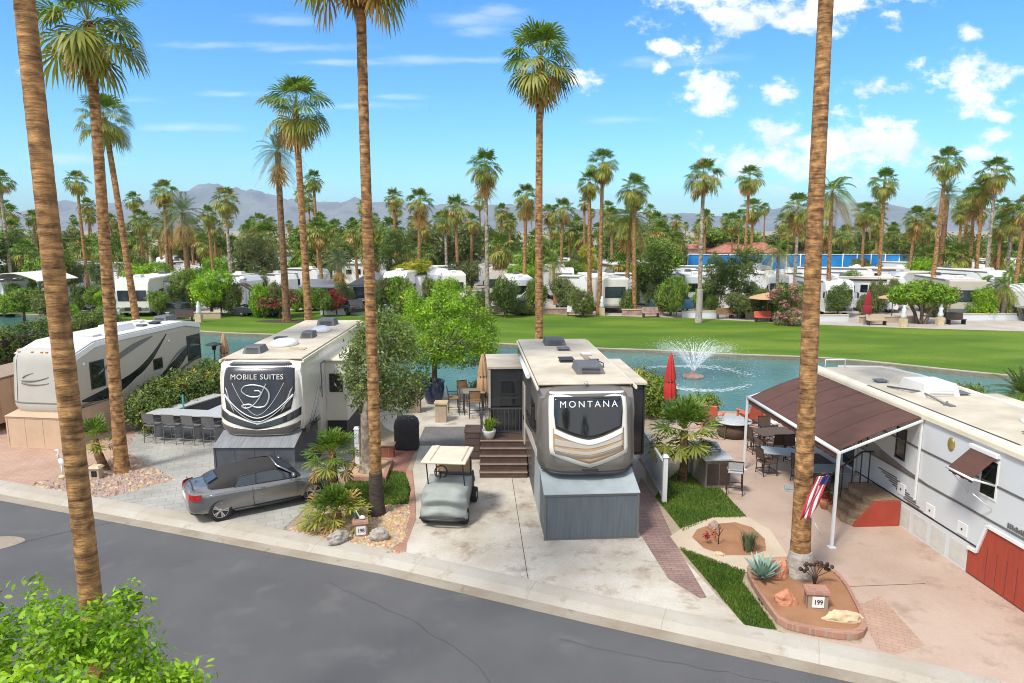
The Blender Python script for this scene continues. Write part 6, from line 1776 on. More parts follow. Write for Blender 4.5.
# cabin: soft top, windows, windscreen
cs_ = [(-1.52, .60, .985, .95), (-1.40, .66, 1.06, .95), (-1.05, .69, 1.22, .94), (-.65, .70, 1.32, .93), (-.15, .70, 1.345, .92), (.25, .69, 1.335, .91), (.46, .67, 1.31, .90)]
m = MB(); N = 12; vs = []
for x, hw, zt, zb in cs_:
    half = [(hw + .05, zb), (hw * 1.02, zb + (zt - zb) * .35), (hw * .93, zb + (zt - zb) * .78), (hw * .70, zt - .015), (hw * .3, zt), (0, zt + .004)]
    pts = half + [(-y, z) for y, z in half[-2::-1]]; vs += [(x, y, z) for y, z in pts]
N = 11; m.add(vs, [(i * N + j, i * N + j + 1, (i + 1) * N + j + 1, (i + 1) * N + j) for i in range(len(cs_) - 1) for j in range(N - 1)], 0, True)
m.add(vs[:N], [tuple(range(N))[::-1]], 0, True)
st_ = m.build("soft_top", MAT["soft_top"], CAR); sb = st_.modifiers.new("s", "SUBSURF"); sb.levels = sb.render_levels = 1
for s in (-1, 1):
    A = [(-.78, s * .732, .955), (.0, s * .742, .945), (.72, s * .742, .925), (1.0, s * .735, .915)]; B = [(-.62, s * .665, 1.21), (.0, s * .670, 1.25), (.40, s * .665, 1.24), (.62, s * .675, 1.14)]
    m = MB(); m.slab(A, B, (0, s * .022, 0)); sw = m.build("side_window", MAT["glass_blue"], CAR)
    m = MB(); m.tube([(A[0][0], A[0][1] + s * .02, A[0][2])] + [(b[0], b[1] + s * .022, b[2] + .01) for b in B], .016, 6); m.tube([(p[0], p[1] + s * .025, p[2] - .01) for p in A], .014, 6); m.build("window_frame", MAT["black_plastic"], sw)
    m = MB(); m.bar((-.18, s * .765, .95), (-.16, s * .69, 1.25), .03); m.build("window_post", MAT["black_plastic"], sw)
    m = MB(); m.lathe([(.02, -.07), (.085, -.05), (.10, .0), (.07, .06), (.02, .08)], 12); m.xf(Matrix.Translation((.74, s * .90, 1.0)) @ Matrix.Diagonal((.8, 1.25, .75, 1)) @ Matrix.Rotation(R(90), 4, "Y")); m.tube([(.74, s * .76, .95), (.74, s * .88, .98)], .02, 6); m.build("wing_mirror", MAT["car_paint"], CAR)
    m = MB(); m.tube([(-.42, s * .886, .86), (-.43, s * .893, .55), (-.40, s * .888, .27)], .006, 5); m.tube([(.80, s * .883, .83), (.86, s * .893, .55), (.80, s * .886, .27), (-.40, s * .888, .265)], .006, 5); m.build("door_gap", MAT["black_plastic"], CAR)
    m = MB(); m.tube([(-.28, s * .893, .77), (-.20, s * .91, .775), (-.10, s * .893, .77)], .013, 6); m.build("door_handle", MAT["car_paint"], CAR)
    m = MB(); m.tube([(-1.9, s * .845, .80), (-1.2, s * .885, .83), (-.2, s * .889, .80), (.9, s * .886, .77)], .007, 5); m.build("waist_crease", MAT["car_paint"], CAR)
    m = MB(); m.tube([(-.95, s * .862, .25), (.0, s * .868, .235), (.95, s * .862, .25)], .03, 6); m.build("side_sill", MAT["black_plastic"], CAR)
    # lamps
    tl = [(-2.118, s * .46), (-2.085, s * .66), (-1.99, s * .795), (-1.80, s * .858)]
    m = MB(); m.slab([(x, y, .715) for x, y in tl], [(x + .02, y * .985, .875) for x, y in tl], (-.022, s * .016, 0)); m.build("tail_lamp", MAT["lamp_red"], CAR)
    m = MB(); m.frustum(-.07, .07, -.17, .17, 0, .06, .03, .03); m.xf(Matrix.Translation((2.03, s * .58, .63)) @ Matrix.Rotation(R(38) * s, 4, "Z") @ Matrix.Rotation(R(72), 4, "Y")); m.build("headlight", MAT["lamp_clear"], CAR, .015)
    m = MB(); m.tube([(.47, s * .64, 1.32), (.80, s * .69, 1.10), (1.10, s * .72, .90)], .028, 8); m.build("windscreen_pillar", MAT["car_paint"], CAR)
m = MB(); m.slab([(1.12, -.68, .915), (1.12, 0, .93), (1.12, .68, .915)], [(.49, -.60, 1.315), (.49, 0, 1.335), (.49, .60, 1.315)], (.012, 0, .016)); ws = m.build("windscreen", MAT["glass_blue"], CAR)
m = MB(); m.tube([(.47, -.64, 1.32), (.46, 0, 1.35), (.47, .64, 1.32)], .026, 8); m.build("header_rail", MAT["car_paint"], ws)
m = MB(); m.tube([(1.12, -.15, .94), (.95, .38, 1.06)], .008, 5); m.tube([(1.12, .4, .935), (1.0, .62, 1.02)], .008, 5); m.build("wiper", MAT["black_plastic"], ws)
m = MB(); m.slab([(-1.41, -.42, 1.065), (-1.43, 0, 1.075), (-1.41, .42, 1.065)], [(-1.15, -.38, 1.19), (-1.16, 0, 1.205), (-1.15, .38, 1.19)], (-.02, 0, .028)); m.build("rear_window", MAT["glass_blue"], st_)
m = MB(); m.tube([(-1.98, -.62, .99), (-1.94, 0, 1.03), (-1.98, .62, .99)], .012, 6); m.tube([(-1.60, -.72, .985), (-1.45, -.74, .975)], .006, 5); m.build("boot_gap", MAT["black_plastic"], CAR)
m = MB(); m.frustum(-.26, .26, -.06, .06, 0, .012, .01, .01); m.xf(Matrix.Translation((-2.135, 0, .68)) @ Matrix.Rotation(R(-90), 4, "Y") @ Matrix.Rotation(R(90), 4, "Z")); m.build("number_plate", MAT["sign_white"], CAR)
rb_ = [(-1.84, -.80), (-1.97, -.745), (-2.065, -.58), (-2.10, 0), (-2.065, .58), (-1.97, .745), (-1.84, .80)]
m = MB(); m.slab([(x + .02, y * .98, .27) for x, y in rb_], [(x, y, .43) for x, y in rb_], (-.02, 0, 0)); m.build("rear_bumper", MAT["black_plastic"], CAR)
m = MB(); m.tube([(2.14, -.5, .36), (2.21, -.2, .34), (2.21, .2, .34), (2.14, .5, .36)], .06, 8); m.build("front_grille", MAT["black_plastic"], CAR)
m = MB(); m.side_prism([(0, 0), (-.13, 0), (-.10, .055)], -.015, .015); m.xf(Matrix.Translation((-1.72, 0, 1.0)) @ Matrix.Rotation(R(-90), 4, "Z")); m.build("antenna_fin", MAT["car_paint"], CAR)

for o in kids(CAR):
    if o.name.split(".")[0] in ("soft_top", "side_window", "windscreen", "windscreen_pillar", "wiper"): o.location = (-.13, 0, -.045)

# ------------------------------------------------------------------ golf cart
kx, ky = g(443, 526)
CART = thing("golf_cart", "golf cart with a cream roof, its front wrapped in a grey cover", "golf cart", (kx + .0, ky - .22, .012), R(-6))
m = MB(); m.box(-.50, .50, .25, 2.25, .26, .50); m.frustum(-.52, .52, 1.45, 2.3, .5, .85, .04, .06); m.build("body", MAT["black_plastic"], CART, .03)
m = MB(); vs = []; NU, NV = 36, 18; rr_ = random.Random(2)
for j in range(NV + 1):
    v_ = j / NV
    for i in range(NU + 1):
        a = -1 + 2 * i / NU
        # cover runs from the front hem up over the cowl to the dash
        yy_ = -.02 + .02 * abs(a) ** 3 * 2 + (.95 * max(0, (v_ - .58) / .42)) + .20 * abs(a) ** 4 + .10 * min(1, v_ / .58)
        zz_ = .27 + .66 * min(1, v_ / .60) ** .85 + .16 * max(0, (v_ - .60) / .40) - .07 * abs(a) ** 5
        sag = .085 * math.cos((v_ * 6.5 - .9 * (1 - a * a)) * math.pi) * (1 - a ** 6) * (v_ < .75)
        x = a * (.63 - .05 * v_ + .01 * math.sin(v_ * 20))
        vs.append((x, yy_ - sag * .9, zz_ + sag * .35))
m.add(vs, [(j * (NU + 1) + i, j * (NU + 1) + i + 1, (j + 1) * (NU + 1) + i + 1, (j + 1) * (NU + 1) + i) for j in range(NV) for i in range(NU)], 0, True)
for s in (0, NU):
    side = [vs[j * (NU + 1) + s] for j in range(NV + 1)]
    low = [(p[0] * .97, max(p[1], .1) + .75 * (1 - j / NV) * (j > 3), .30 + .38 * max(0, j / NV - .35)) for j, p in enumerate(side)]
    m.strip(low, side, 0, True)
cv = m.build("front_cover", MAT["cart_cover"], CART); so = cv.modifiers.new("c", "SOLIDIFY"); so.thickness = .012
m = MB(); m.tube([(-.60, .04, .27), (-.3, -.05, .26), (.3, -.05, .26), (.60, .04, .27)], .035, 8); m.build("bumper", MAT["black_plastic"], CART)
for x in (-.52, .52):
    for y in (.42, 1.95):
        s = 1 if x > 0 else -1; T = Matrix.Translation((x, y, .215)) @ Matrix.Rotation(R(90), 4, "Y")
        m = MB(); m.lathe([(.12, -.09), (.20, -.10), (.215, -.06), (.215, .06), (.20, .10), (.12, .09)], 20); m.xf(T); w_ = m.build("wheel", MAT["rubber"], CART)
        m = MB(); m.lathe([(.02, -.10), (.125, -.085), (.125, .085), (.02, .10)], 16); m.xf(T); m.build("rim", MAT["silver"], w_)
m = MB(); m.box(-.60, .60, .22, 1.62, 1.68, 1.74)
cr = m.build("roof", MAT["cart_roof"], CART, .05, seg=3)
m = MB()
for s in (-1, 1): m.frustum(s * .42 - .08, s * .42 + .08, .26, 1.58, 1.735, 1.775, .03, .04)
m.build("roof_rib", MAT["cart_roof"], cr, .012)
for x, y0_, y1_ in ((-.50, .78, .35), (.50, .78, .35), (-.50, 1.75, 1.5), (.50, 1.75, 1.5)):
    m = MB(); m.tube([(x, y0_, .55), (x * .97, y1_ + .03, 1.70)], .018, 8); m.build("roof_strut", MAT["black_metal"], CART)
m = MB(); m.tube([(.17 * math.cos(k * math.pi / 9) - .22, .98 + .06 * math.sin(k * math.pi / 9), 1.20 + .155 * math.sin(k * math.pi / 9)) for k in range(19)], .018, 6); m.tube([(-.22, .98, 1.2), (-.22, .80, .95)], .025, 6); m.bar((-.38, .98, 1.2), (-.06, .98, 1.2), .03, .02); m.build("steering_wheel", MAT["black_plastic"], CART)
m = MB(); m.box(-.50, .50, 1.25, 1.72, .70, .86); sc_ = m.build("seat", MAT["cart_seat"], CART, .04)
m = MB(); m.box(-.50, .50, 1.74, 1.86, .92, 1.32); m.build("backrest", MAT["cart_seat"], CART, .04)
m = MB(); m.box(.40, .55, .58, .75, .58, .72); m.build("side_lamp", MAT["stone_orange"], CART, .02)
m = MB(); m.box(-.53, .53, .55, 1.3, .30, .36); m.build("floor_pan", MAT["black_plastic"], CART)

CART.scale = (1.06,) * 3
# ------------------------------------------------------------------ steps, deck, planter at the centre trailer
DX = .02
t = thing("deck_steps", "dark brown deck steps with tan tread edges and a black railing", "steps", (-.30, 22.05, .012), 0)
for k in range(5):
    m = MB(); m.box(-.78, .80, .24 * k, .24 * k + .27 if k < 4 else 1.80, .20 * k, .20 * (k + 1) - .03); sp = m.build("riser", MAT["brown_stair"], t)
    m = MB(); m.box(-.80, .82, .24 * k - .025, .24 * k + .26 if k < 4 else 1.82, .20 * (k + 1) - .03, .20 * (k + 1)); m.build("tread", MAT["brown_stair"], t, .006)
    m = MB(); m.box(-.80, .82, .24 * k - .032, .24 * k + .03, .20 * (k + 1) - .035, .20 * (k + 1) + .006); m.build("tread_edge", MAT["tread_tan"], t, .004)
m = MB()
RY = 1.72
m.bar((-.76, RY, 1.93), (.70, RY, 1.93), .045); m.bar((-.76, RY, 1.10), (.70, RY, 1.10), .03)
for k in range(12): m.bar((-.76 + 1.46 * k / 11, RY, 1.10 if k % 11 else 1.0), (-.76 + 1.46 * k / 11, RY, 1.93), .02 if k % 11 else .045)
m.bar((-.77, 1.0, 1.93), (-.77, RY - .03, 1.93), .04); m.bar((-.77, 1.0, 1.0), (-.77, 1.0, 1.95), .04)
for k in range(4): m.bar((-.77, 1.14 + .14 * k, 1.0), (-.77, 1.14 + .14 * k, 1.93), .016)
m.build("railing", MAT["rail_metal"], t)
t = thing("planter_pot", "white planter with yellow green grassy leaves on the deck landing", "planter", (-.80, 23.25, 1.018))
m = MB(); m.lathe([(.17, 0), (.24, .26), (.25, .30), (.21, .30), (.20, .24)], 18); m.build("pot", MAT["white_paint"], t)
m = MB(); r_ = random.Random(3)
for k in range(70):
    a = r_.uniform(0, 6.28); l_ = r_.uniform(.3, .55); d = Vector((math.cos(a), math.sin(a), 0)); s = Vector((-d.y, d.x, 0)) * .018; e = r_.uniform(.1, .9)
    p0 = d * .08 + Vector((0, 0, .25)); p1 = p0 + d * l_ * e * .5 + Vector((0, 0, l_ * .75)); p2 = p1 + d * l_ * e * .5 + Vector((0, 0, l_ * (.3 - e * .4)))
    m.add([p0 - s, p0 + s, p1 + s, p1 - s, p2], [(0, 1, 2, 3), (3, 2, 4)])
m.build("grassy_leaves", MAT["lime_leaf"], t, recalc=False)
t = thing("outdoor_cabinet", "dark brown slatted cabinet beside the deck steps", "cabinet", (-1.40, 23.9, .012))
m = MB(); m.box(-.30, .26, 0, .9, 0, 1.0); b_ = m.build("body", MAT["dark_wood"], t, .01)
m = MB(); m.box(-.33, .29, -.03, .93, 1.0, 1.04); m.build("top", MAT["brown_stair"], t, .008)
m = MB()
for k in range(4): m.box(-.28, .24, -.012, -.002, .08 + .24 * k, .28 + .24 * k)
m.build("drawer_front", MAT["brown_stair"], b_, .004)

# white fence return on the trailer's right side
t = thing("white_fence", "short white vinyl fence with a square post beside the fan palm", "fence", (0, 0, .012))
p0, p1 = Vector(g(664, 502)), Vector(g(641, 459)); p0 = Vector((p0.x, p0.y)); p1 = Vector((p1.x, p1.y))
m = MB(); m.box(p0.x - .07, p0.x + .07, p0.y - .07, p0.y + .07, 0, 1.42); m.frustum(p0.x - .10, p0.x + .10, p0.y - .10, p0.y + .10, 1.42, 1.50, .05, .05); m.build("post", MAT["white_paint"], t, .008)
m = MB(); m.box(p1.x - .06, p1.x + .06, p1.y - .06, p1.y + .06, 0, 1.35); m.build("post", MAT["white_paint"], t, .008)
d = (p1 - p0).normalized()
m = MB(); a0, a1 = p0 + d * .08, p1 - d * .07; m.bar((a0.x, a0.y, .62), (a1.x, a1.y, .62), .035, 1.0); m.build("panel", MAT["cool_white"], t)
m = MB(); m.bar((a0.x, a0.y, 1.16), (a1.x, a1.y, 1.16), .07, .08); m.bar((a0.x, a0.y, .10), (a1.x, a1.y, .10), .07, .08); m.build("rail", MAT["white_paint"], t)

# covered barbecue and terrace pieces between the two centre trailers
bx, by = g(406, 451)
t = thing("covered_barbecue", "barbecue wrapped in a black fitted cover behind the golf cart", "barbecue", (bx, by + .3, .012))
m = MB(); vs = []
prof_ = [(.44, .32, .03), (.46, .34, .12), (.45, .32, .75), (.47, .33, .92), (.42, .30, 1.12), (.30, .20, 1.24), (.02, .02, 1.27)]
r_ = random.Random(9)
for hx, hy, z in prof_:
    for k in range(28):
        a = 2 * math.pi * k / 28; ca, sa = math.cos(a), math.sin(a); q = 1 / max(abs(ca), abs(sa)) ** .82
        wv = 1 + .035 * math.sin(a * 7 + z * 3) * (z < .9) + r_.uniform(-.01, .01); vs.append((hx * ca * q * wv, hy * sa * q * wv, z))
m.add(vs, [(i * 28 + k, i * 28 + (k + 1) % 28, (i + 1) * 28 + (k + 1) % 28, (i + 1) * 28 + k) for i in range(len(prof_) - 1) for k in range(28)], 0, True)
m.build("cover", MAT["bbq_cover"], t)
m = MB()
for x in (-.36, .36):
    for y in (-.24, .24): m.cyl((x, y, 0), (x, y, .10), .035)
m.build("castor", MAT["rubber"], t)
# low brick wall and white pedestal near the flared tree
bx, by = g(384, 456)
t = thing("brick_plinth", "low brick plinth holding garden ornaments below the black barbecue cover", "plinth", (bx, by, .012))
m = MB(); m.box(-.38, .38, -.18, .18, 0, .42); m.build("base", MAT["red_brick"], t); m = MB(); m.box(-.42, .42, -.22, .22, .42, .47); m.build("cap_stone", MAT["stucco"], t, .01)
bx, by = g(357, 468)
t = thing("utility_pedestal", "white utility pedestal beside the flared pale tree trunk", "pedestal", (bx, by + .15, .012))
m = MB(); m.box(-.08, .08, -.06, .06, 0, 1.35); m.build("post", MAT["white_paint"], t, .01); m = MB(); m.frustum(-.10, .10, -.08, .08, 1.35, 1.43, .03, .03); m.build("cap", MAT["white_paint"], t); m = MB(); m.box(-.06, .06, -.075, -.055, .85, 1.2); m.build("panel_door", MAT["cool_white"], t, .005)
t = thing("brick_edging", "square brick edging around the flared pale tree trunk", "edging", (0, 0, .012))
e = [g(*p) for p in [(346, 480), (384, 482), (391, 463), (357, 461)]]
for a, b in zip(e, e[1:] + e[:1]):
    m = MB(); m.bar((a[0], a[1], .07), (b[0], b[1], .07), .14, .16); m.build("edging_course", MAT["edge_brick"], t)
m = MB(); m.poly([(x, y, .10) for x, y in e]); m.build("bark_mulch", MAT["gravel_bed"], t)
# blue pot with the bright tree
t = thing("plant_pot", "large dark blue glazed pot holding the bright tree", "pot", (PTX, PTY, .012))
m = MB(); m.lathe([(.34, 0), (.46, .30), (.52, .75), (.50, .98), (.55, 1.05), (.53, 1.10), (.44, 1.10), (.43, .98)], 26); m.build("pot", MAT["blue_glaze"], t)
m = MB(); m.lathe([(.01, .98), (.44, .98)], 20); m.build("soil", MAT["soil_dark"], t)
# terrace: pillars, bar table, stools, umbrella
px_, py_ = g(414, 420)
t = thing("brick_pillar", "short brick pillar just left of the blue pot", "pillar", (at(416, 415, 30.5)[0], 30.5, .012)); m = MB(); m.box(-.22, .22, -.22, .22, 0, 1.0); m.build("shaft", MAT["red_brick"], t); m = MB(); m.box(-.27, .27, -.27, .27, 1.0, 1.07); m.build("cap_stone", MAT["stucco"], t, .01)
t = thing("stucco_pillar", "stone faced pillar in front of the blue pot's right side", "pillar", (at(442, 425, 29.2)[0], 29.0, .012)); m = MB(); m.box(-.24, .24, -.24, .24, 0, .78); m.build("shaft", MAT["stucco"], t, .01); m = MB(); m.box(-.29, .29, -.29, .29, .78, .86); m.build("cap_stone", MAT["stone_tan"], t, .01)


def bar_chair(name, label, cat, loc, rz, group, frame, seat, sh=.72, back=.42, w_=.24, arms=True, swivel=False):
    t = thing(name, label, cat, loc, rz, group)
    for x in (-w_ + .02, w_ - .02):
        for y in (-w_ + .02, w_ - .02):
            m = MB(); m.tube([(x * 1.08, y * 1.08, 0), (x, y, sh)], .016, 6); m.build("leg", MAT[frame], t, recalc=False)
    m = MB(); z = sh * .35
    for a, b in (((-w_, -w_), (w_, -w_)), ((w_, -w_), (w_, w_)), ((w_, w_), (-w_, w_)), ((-w_, w_), (-w_, -w_))): m.bar((a[0], a[1], z), (b[0], b[1], z), .022)
    m.build("footrest", MAT[frame], t, recalc=False)
    m = MB(); m.box(-w_, w_, -w_, w_, sh - .02, sh + .03); m.build("seat", MAT[seat], t, .012)
    m = MB(); m.side_prism([(w_ - .02, sh + .12), (w_ + .01, sh + .12), (w_ + .07, sh + back), (w_ + .04, sh + back)], -w_ + .02, w_ - .02); m.build("backrest", MAT[seat], t)
    m = MB()
    for x in (-w_ + .01, w_ - .01): m.tube([(x, w_ - .01, sh), (x, w_ + .06, sh + back + .02)], .015, 6)
    m.bar((-w_, w_ + .06, sh + back + .02), (w_, w_ + .06, sh + back + .02), .03); m.build("back_frame", MAT[frame], t, recalc=False)
    if arms:
        for x in (-w_ - .01, w_ + .01):
            m = MB(); m.tube([(x, -w_ + .03, sh), (x, -w_ + .03, sh + .22), (x, w_ + .03, sh + .24)], .016, 6); m.build("armrest", MAT[frame], t, recalc=False)
    return t


def place(src, loc, rz, label):
    c = copy_tree(src); c.location = loc; c.rotation_euler = (0, 0, rz); c["label"] = label
    return c


def table(name, label, cat, loc, rz, top, leg, hx, hy, h, round_=False, group=None, pedestal=False, thick=.04):
    t = thing(name, label, cat, loc, rz, group)
    m = MB()
    if round_: m.lathe([(hx * .97, h - thick), (hx, h - thick + .01), (hx, h - .01), (hx * .97, h)], 28)
    else: m.box(-hx, hx, -hy, hy, h - thick, h)
    m.build("tabletop", MAT[top], t, 0 if round_ else .008)
    if pedestal:
        m = MB(); m.lathe([(.26, 0), (.24, .03), (.05, .08), (.045, h - thick - .02), (.18, h - thick)], 16); m.build("pedestal", MAT[leg], t)
    else:
        for x in (-1, 1):
            for y in (-1, 1):
                m = MB(); m.bar((x * hx * (.68 if round_ else .9), y * hy * (.68 if round_ else .88), 0), (x * hx * (.62 if round_ else .9), y * hy * (.62 if round_ else .88), h - thick), .045); m.build("leg", MAT[leg], t)
    return t


T0 = at(470, 415, 30.2)[0]
table("bar_table", "tall square bar table at the folded tan umbrella", "table", (T0 + .15, 30.4, .012), R(8), "weathered", "iron_rust", .48, .48, 1.02)
s0 = bar_chair("bar_stool", "high backed bar stool at the tall table, nearest the stucco pillar", "stool", (T0 - .72, 30.1, .012), R(100), "bar stools on the lake terrace", "iron_rust", "teak", .76, .48)
place(s0, (T0 - .35, 31.15, .012), R(20), "bar stool on the lake side of the tall table")
place(s0, (T0 + .25, 29.55, .012), R(185), "bar stool at the tall table with its back to the steps")
place(s0, (T0 + .95, 30.6, .012), R(-80), "bar stool at the tall table beside the dark slide room")


def closed_umbrella(label, x, y, h, cloth, pole_, loc_z=.012, rad=.20, group=None, z0=.95):
    t = thing("patio_umbrella", label, "umbrella", (x, y, loc_z), 0, group)
    m = MB(); m.lathe([(.28, 0), (.28, .05), (.06, .10)], 18); m.build("base", MAT["frame_grey"], t)
    m = MB(); m.cyl((0, 0, .08), (0, 0, h + .06), .024); m.build("pole", MAT[pole_], t)
    m = MB(); vs = []; N = 32; rows = [(z0, rad * .82), (z0 + .10, rad), (z0 + (h - z0) * .35, rad * .93), (z0 + (h - z0) * .42, rad * .74), (z0 + (h - z0) * .5, rad * .88), (z0 + (h - z0) * .8, rad * .5), (h, .05), (h + .03, .02)]
    for z, rr in rows:
        for k in range(N):
            a = 2 * math.pi * k / N; q = rr * (1 + .26 * math.cos(a * 8 + z * .6)); vs.append((q * math.cos(a), q * math.sin(a), z))
    m.add(vs, [(i * N + k, i * N + (k + 1) % N, (i + 1) * N + (k + 1) % N, (i + 1) * N + k) for i in range(len(rows) - 1) for k in range(N)], 0, True)
    m.build("folded_canopy", MAT[cloth], t)
    m = MB(); m.lathe([(rad * .80, -.03), (rad * .82, .03)], 20, (0, 0, z0 + (h - z0) * .42)); m.build("tie_strap", MAT["black_plastic"], t)
    return t


closed_umbrella("folded tan umbrella on the lake terrace beside the dark slide room", at(483, 392, 30.6)[0], 30.5, 2.65, "umbrella_tan", "teak", rad=.24)
closed_umbrella("folded red umbrella standing above the low fan palm", at(669, 398, 29.0)[0], 28.9, 2.95, "umbrella_red", "black_metal", rad=.23)
closed_umbrella("folded beige umbrella at the water left of the emblem trailer", at(228, 358, 36.8)[0], 36.4, 2.7, "umbrella_tan", "teak", rad=.24)
t = thing("patio_heater", "mushroom topped heater lamp beside the water left of the emblem trailer", "heater", (at(216, 352, 36)[0], 35.8, .012))
m = MB(); m.lathe([(.22, 0), (.22, .5), (.05, .56)], 18); m.build("base", MAT["black_metal"], t); m = MB(); m.cyl((0, 0, .5), (0, 0, 2.0), .035); m.build("pole", MAT["black_metal"], t)
m = MB(); m.lathe([(.10, 1.95), (.12, 2.15), (.42, 2.22), (.40, 2.26), (.05, 2.36)], 22); m.build("reflector", MAT["black_plastic"], t)

# outdoor bar left of the emblem trailer
t = thing("outdoor_bar", "outdoor bar counter with a pale granite top and a built in grill", "bar counter", (0, 0, .012))
A0, A1 = (-14.35, 26.55), (-11.05, 26.0)
ux = Vector((A1[0] - A0[0], A1[1] - A0[1])).normalized(); un = Vector((-ux.y, ux.x))


def qd(a, b, lo_, hi_, ma=0, mb_=0):
    a, b = Vector(a), Vector(b); u_ = (b - a).normalized(); n_ = Vector((-u_.y, u_.x)); a = a - u_ * ma; b = b + u_ * mb_
    return [tuple(a + n_ * lo_), tuple(b + n_ * lo_), tuple(b + n_ * hi_), tuple(a + n_ * hi_)]


m = MB(); m.prism(qd(A0, A1, .12, .60), 0, 1.0); m.build("front_cabinet", MAT["slate_skirt"], t)
m = MB(); m.prism(qd(A0, A1, -.18, .66, .05, .05), 1.0, 1.055); m.build("counter_top", MAT["granite"], t, .01)
B0 = Vector(A1) + un * .66 - ux * .75; B1 = B0 + un * 3.3
m = MB(); m.prism(qd(B0, B1, .0, .62), 0, .92); b2 = m.build("grill_cabinet", MAT["slate_skirt"], t)
m = MB(); m.prism(qd(B0, B1, -.05, .70), .92, .97); m.build("counter_top", MAT["granite"], t, .01)
C0 = Vector(A0) + un * .66 + ux * .40; C1 = C0 + un * 2.9 + ux * .5
m = MB(); m.prism(qd(C0, C1, -.05, .42), 0, .92); m.build("side_cabinet", MAT["slate_skirt"], t); m = MB(); m.prism(qd(C0, C1, -.10, .48), .92, .97); m.build("counter_top", MAT["granite"], t, .01)
gp = B0 + un * 1.5 + Vector((-un.y, un.x)) * .33
m = MB(); m.frustum(-.40, .40, -.30, .30, .97, 1.06, .0, .0); m.side_prism([(-.28, 1.06), (-.22, 1.22), (.10, 1.30), (.28, 1.06)], -.38, .38); m.xf(Matrix.Translation((gp.x, gp.y, 0)) @ Matrix.Rotation(math.atan2(un.y, un.x) - R(90) + R(90), 4, "Z")); gl = m.build("grill_hood", MAT["stainless"], t, .02)
m = MB(); q = B0 + un * 2.6; m.box(q.x - .55, q.x + .0, q.y - .3, q.y + .3, .97, 1.5); m.build("side_burner", MAT["black_metal"], t, .02)
m = MB(); q = C0 + un * 1.2 - ux * .2; m.box(q.x - .16, q.x + .16, q.y - .22, q.y + .22, .965, .985); m.build("sink", MAT["stainless"], t)
m = MB(); q = Vector(A0) + ux * .95 + un * .75; m.cyl((q.x, q.y, .0), (q.x, q.y, 1.62), .035, None, 10); m.build("post", MAT["teal_paint"], t)
lab = ["grey sling bar stool at the shrub end of the outdoor bar", "second grey sling bar stool from the shrub end of the outdoor bar", "third grey sling bar stool from the shrub end of the outdoor bar", "grey sling bar stool nearest the emblem trailer at the outdoor bar"]
for k in range(4):
    q = Vector(A0) + ux * (.42 + .84 * k) - un * .42
    if k == 0: sb0 = bar_chair("bar_stool", lab[0], "stool", (q.x, q.y, .012), math.atan2(ux.y, ux.x) + R(180), "grey bar stools at the outdoor bar", "frame_grey", "sling_grey", .70, .46, .25)
    else: place(sb0, (q.x, q.y, .012), math.atan2(ux.y, ux.x) + R(180 + [0, 3, -4, 2][k]), lab[k])

# ------------------------------------------------------------------ garden pieces
def rock(label, x, y, sx, sy, sz, mat, seed, rz=0.0, z=.012):
    o = bpy.data.objects.new("garden_rock", bpy.data.meshes.new("rock")); bm = bmesh.new(); bmesh.ops.create_icosphere(bm, subdivisions=3, radius=1)
    for v in bm.verts:
        n_ = mnoise.fractal(v.co * 1.3 + Vector((seed, 0, 0)), .8, 2, 4) * .28 + mnoise.cell(v.co * 2.1 + Vector((seed, 3, 0))) * .10
        v.co = v.co * (1 + n_); v.co = Vector((v.co.x * sx, v.co.y * sy, (v.co.z + .62) * sz))
    bm.to_mesh(o.data); bm.free(); o.data.materials.append(MAT[mat]); COL.objects.link(o); o.location = (x, y, z); o.rotation_euler = (0, 0, rz)
    return tag(o, label, "rock")


rock("flat grey boulder leaning at the squat fan palm's foot", *g(338, 543), .30, .14, .20, "stone_grey", 1, R(35))
rock("craggy grey brown rock in the tan gravel beside the numbered brick marker", *g(379, 540), .25, .17, .21, "stone_grey", 2, R(15))
rock("orange rock beside the agave in the brick edged bed", *g(785, 606), .24, .17, .22, "stone_orange", 3, R(10))
rock("red standing stone behind the agave", *g(781, 580), .16, .14, .30, "stone_orange", 4)
rock("long pale stone lying at the front of the brick edged bed", *g(843, 624), .40, .13, .17, "stone_pale", 5, R(-8))
rock("pale stone block behind the small red soil bed", *g(714, 529), .16, .12, .14, "rose_stone", 6)
rock("flat pale pebble on the red soil bed's rim", *g(719, 556), .14, .10, .06, "stone_pale", 7)

# brick edged agave bed
pl = [g(*p) for p in [(745, 574), (752, 566), (770, 562), (800, 562), (832, 572), (845, 585), (858, 608), (868, 630), (862, 640), (845, 641), (808, 635), (780, 628), (768, 612), (754, 592)]]
pls = smooth(pl, 1)
t = thing("flower_bed", "brick edged bed of red soil around the grey footed palm", "garden bed", (0, 0, .012))
cx_ = sum(p[0] for p in pls) / len(pls); cy_ = sum(p[1] for p in pls) / len(pls)
m = MB(); inn = [(cx_ + (x - cx_) * .93, cy_ + (y - cy_) * .90) for x, y in pls]
L_ = len(pls)
for lo_, hi_ in (([(x, y, 0) for x, y in pls], [(x, y, .13) for x, y in pls]), ([(x, y, .13) for x, y in pls], [(x, y, .13) for x, y in inn]), ([(x, y, .13) for x, y in inn], [(x, y, .05) for x, y in inn])):
    m.add(lo_ + hi_, [(i, (i + 1) % L_, L_ + (i + 1) % L_, L_ + i) for i in range(L_)])
m.build("brick_edge", MAT["edge_brick"], t)
m = MB(); m.poly([(x, y, .085) for x, y in inn]); o = m.build("soil", MAT["red_soil"], t, recalc=False)
if o.data.polygons[0].normal.z < 0: o.data.flip_normals()
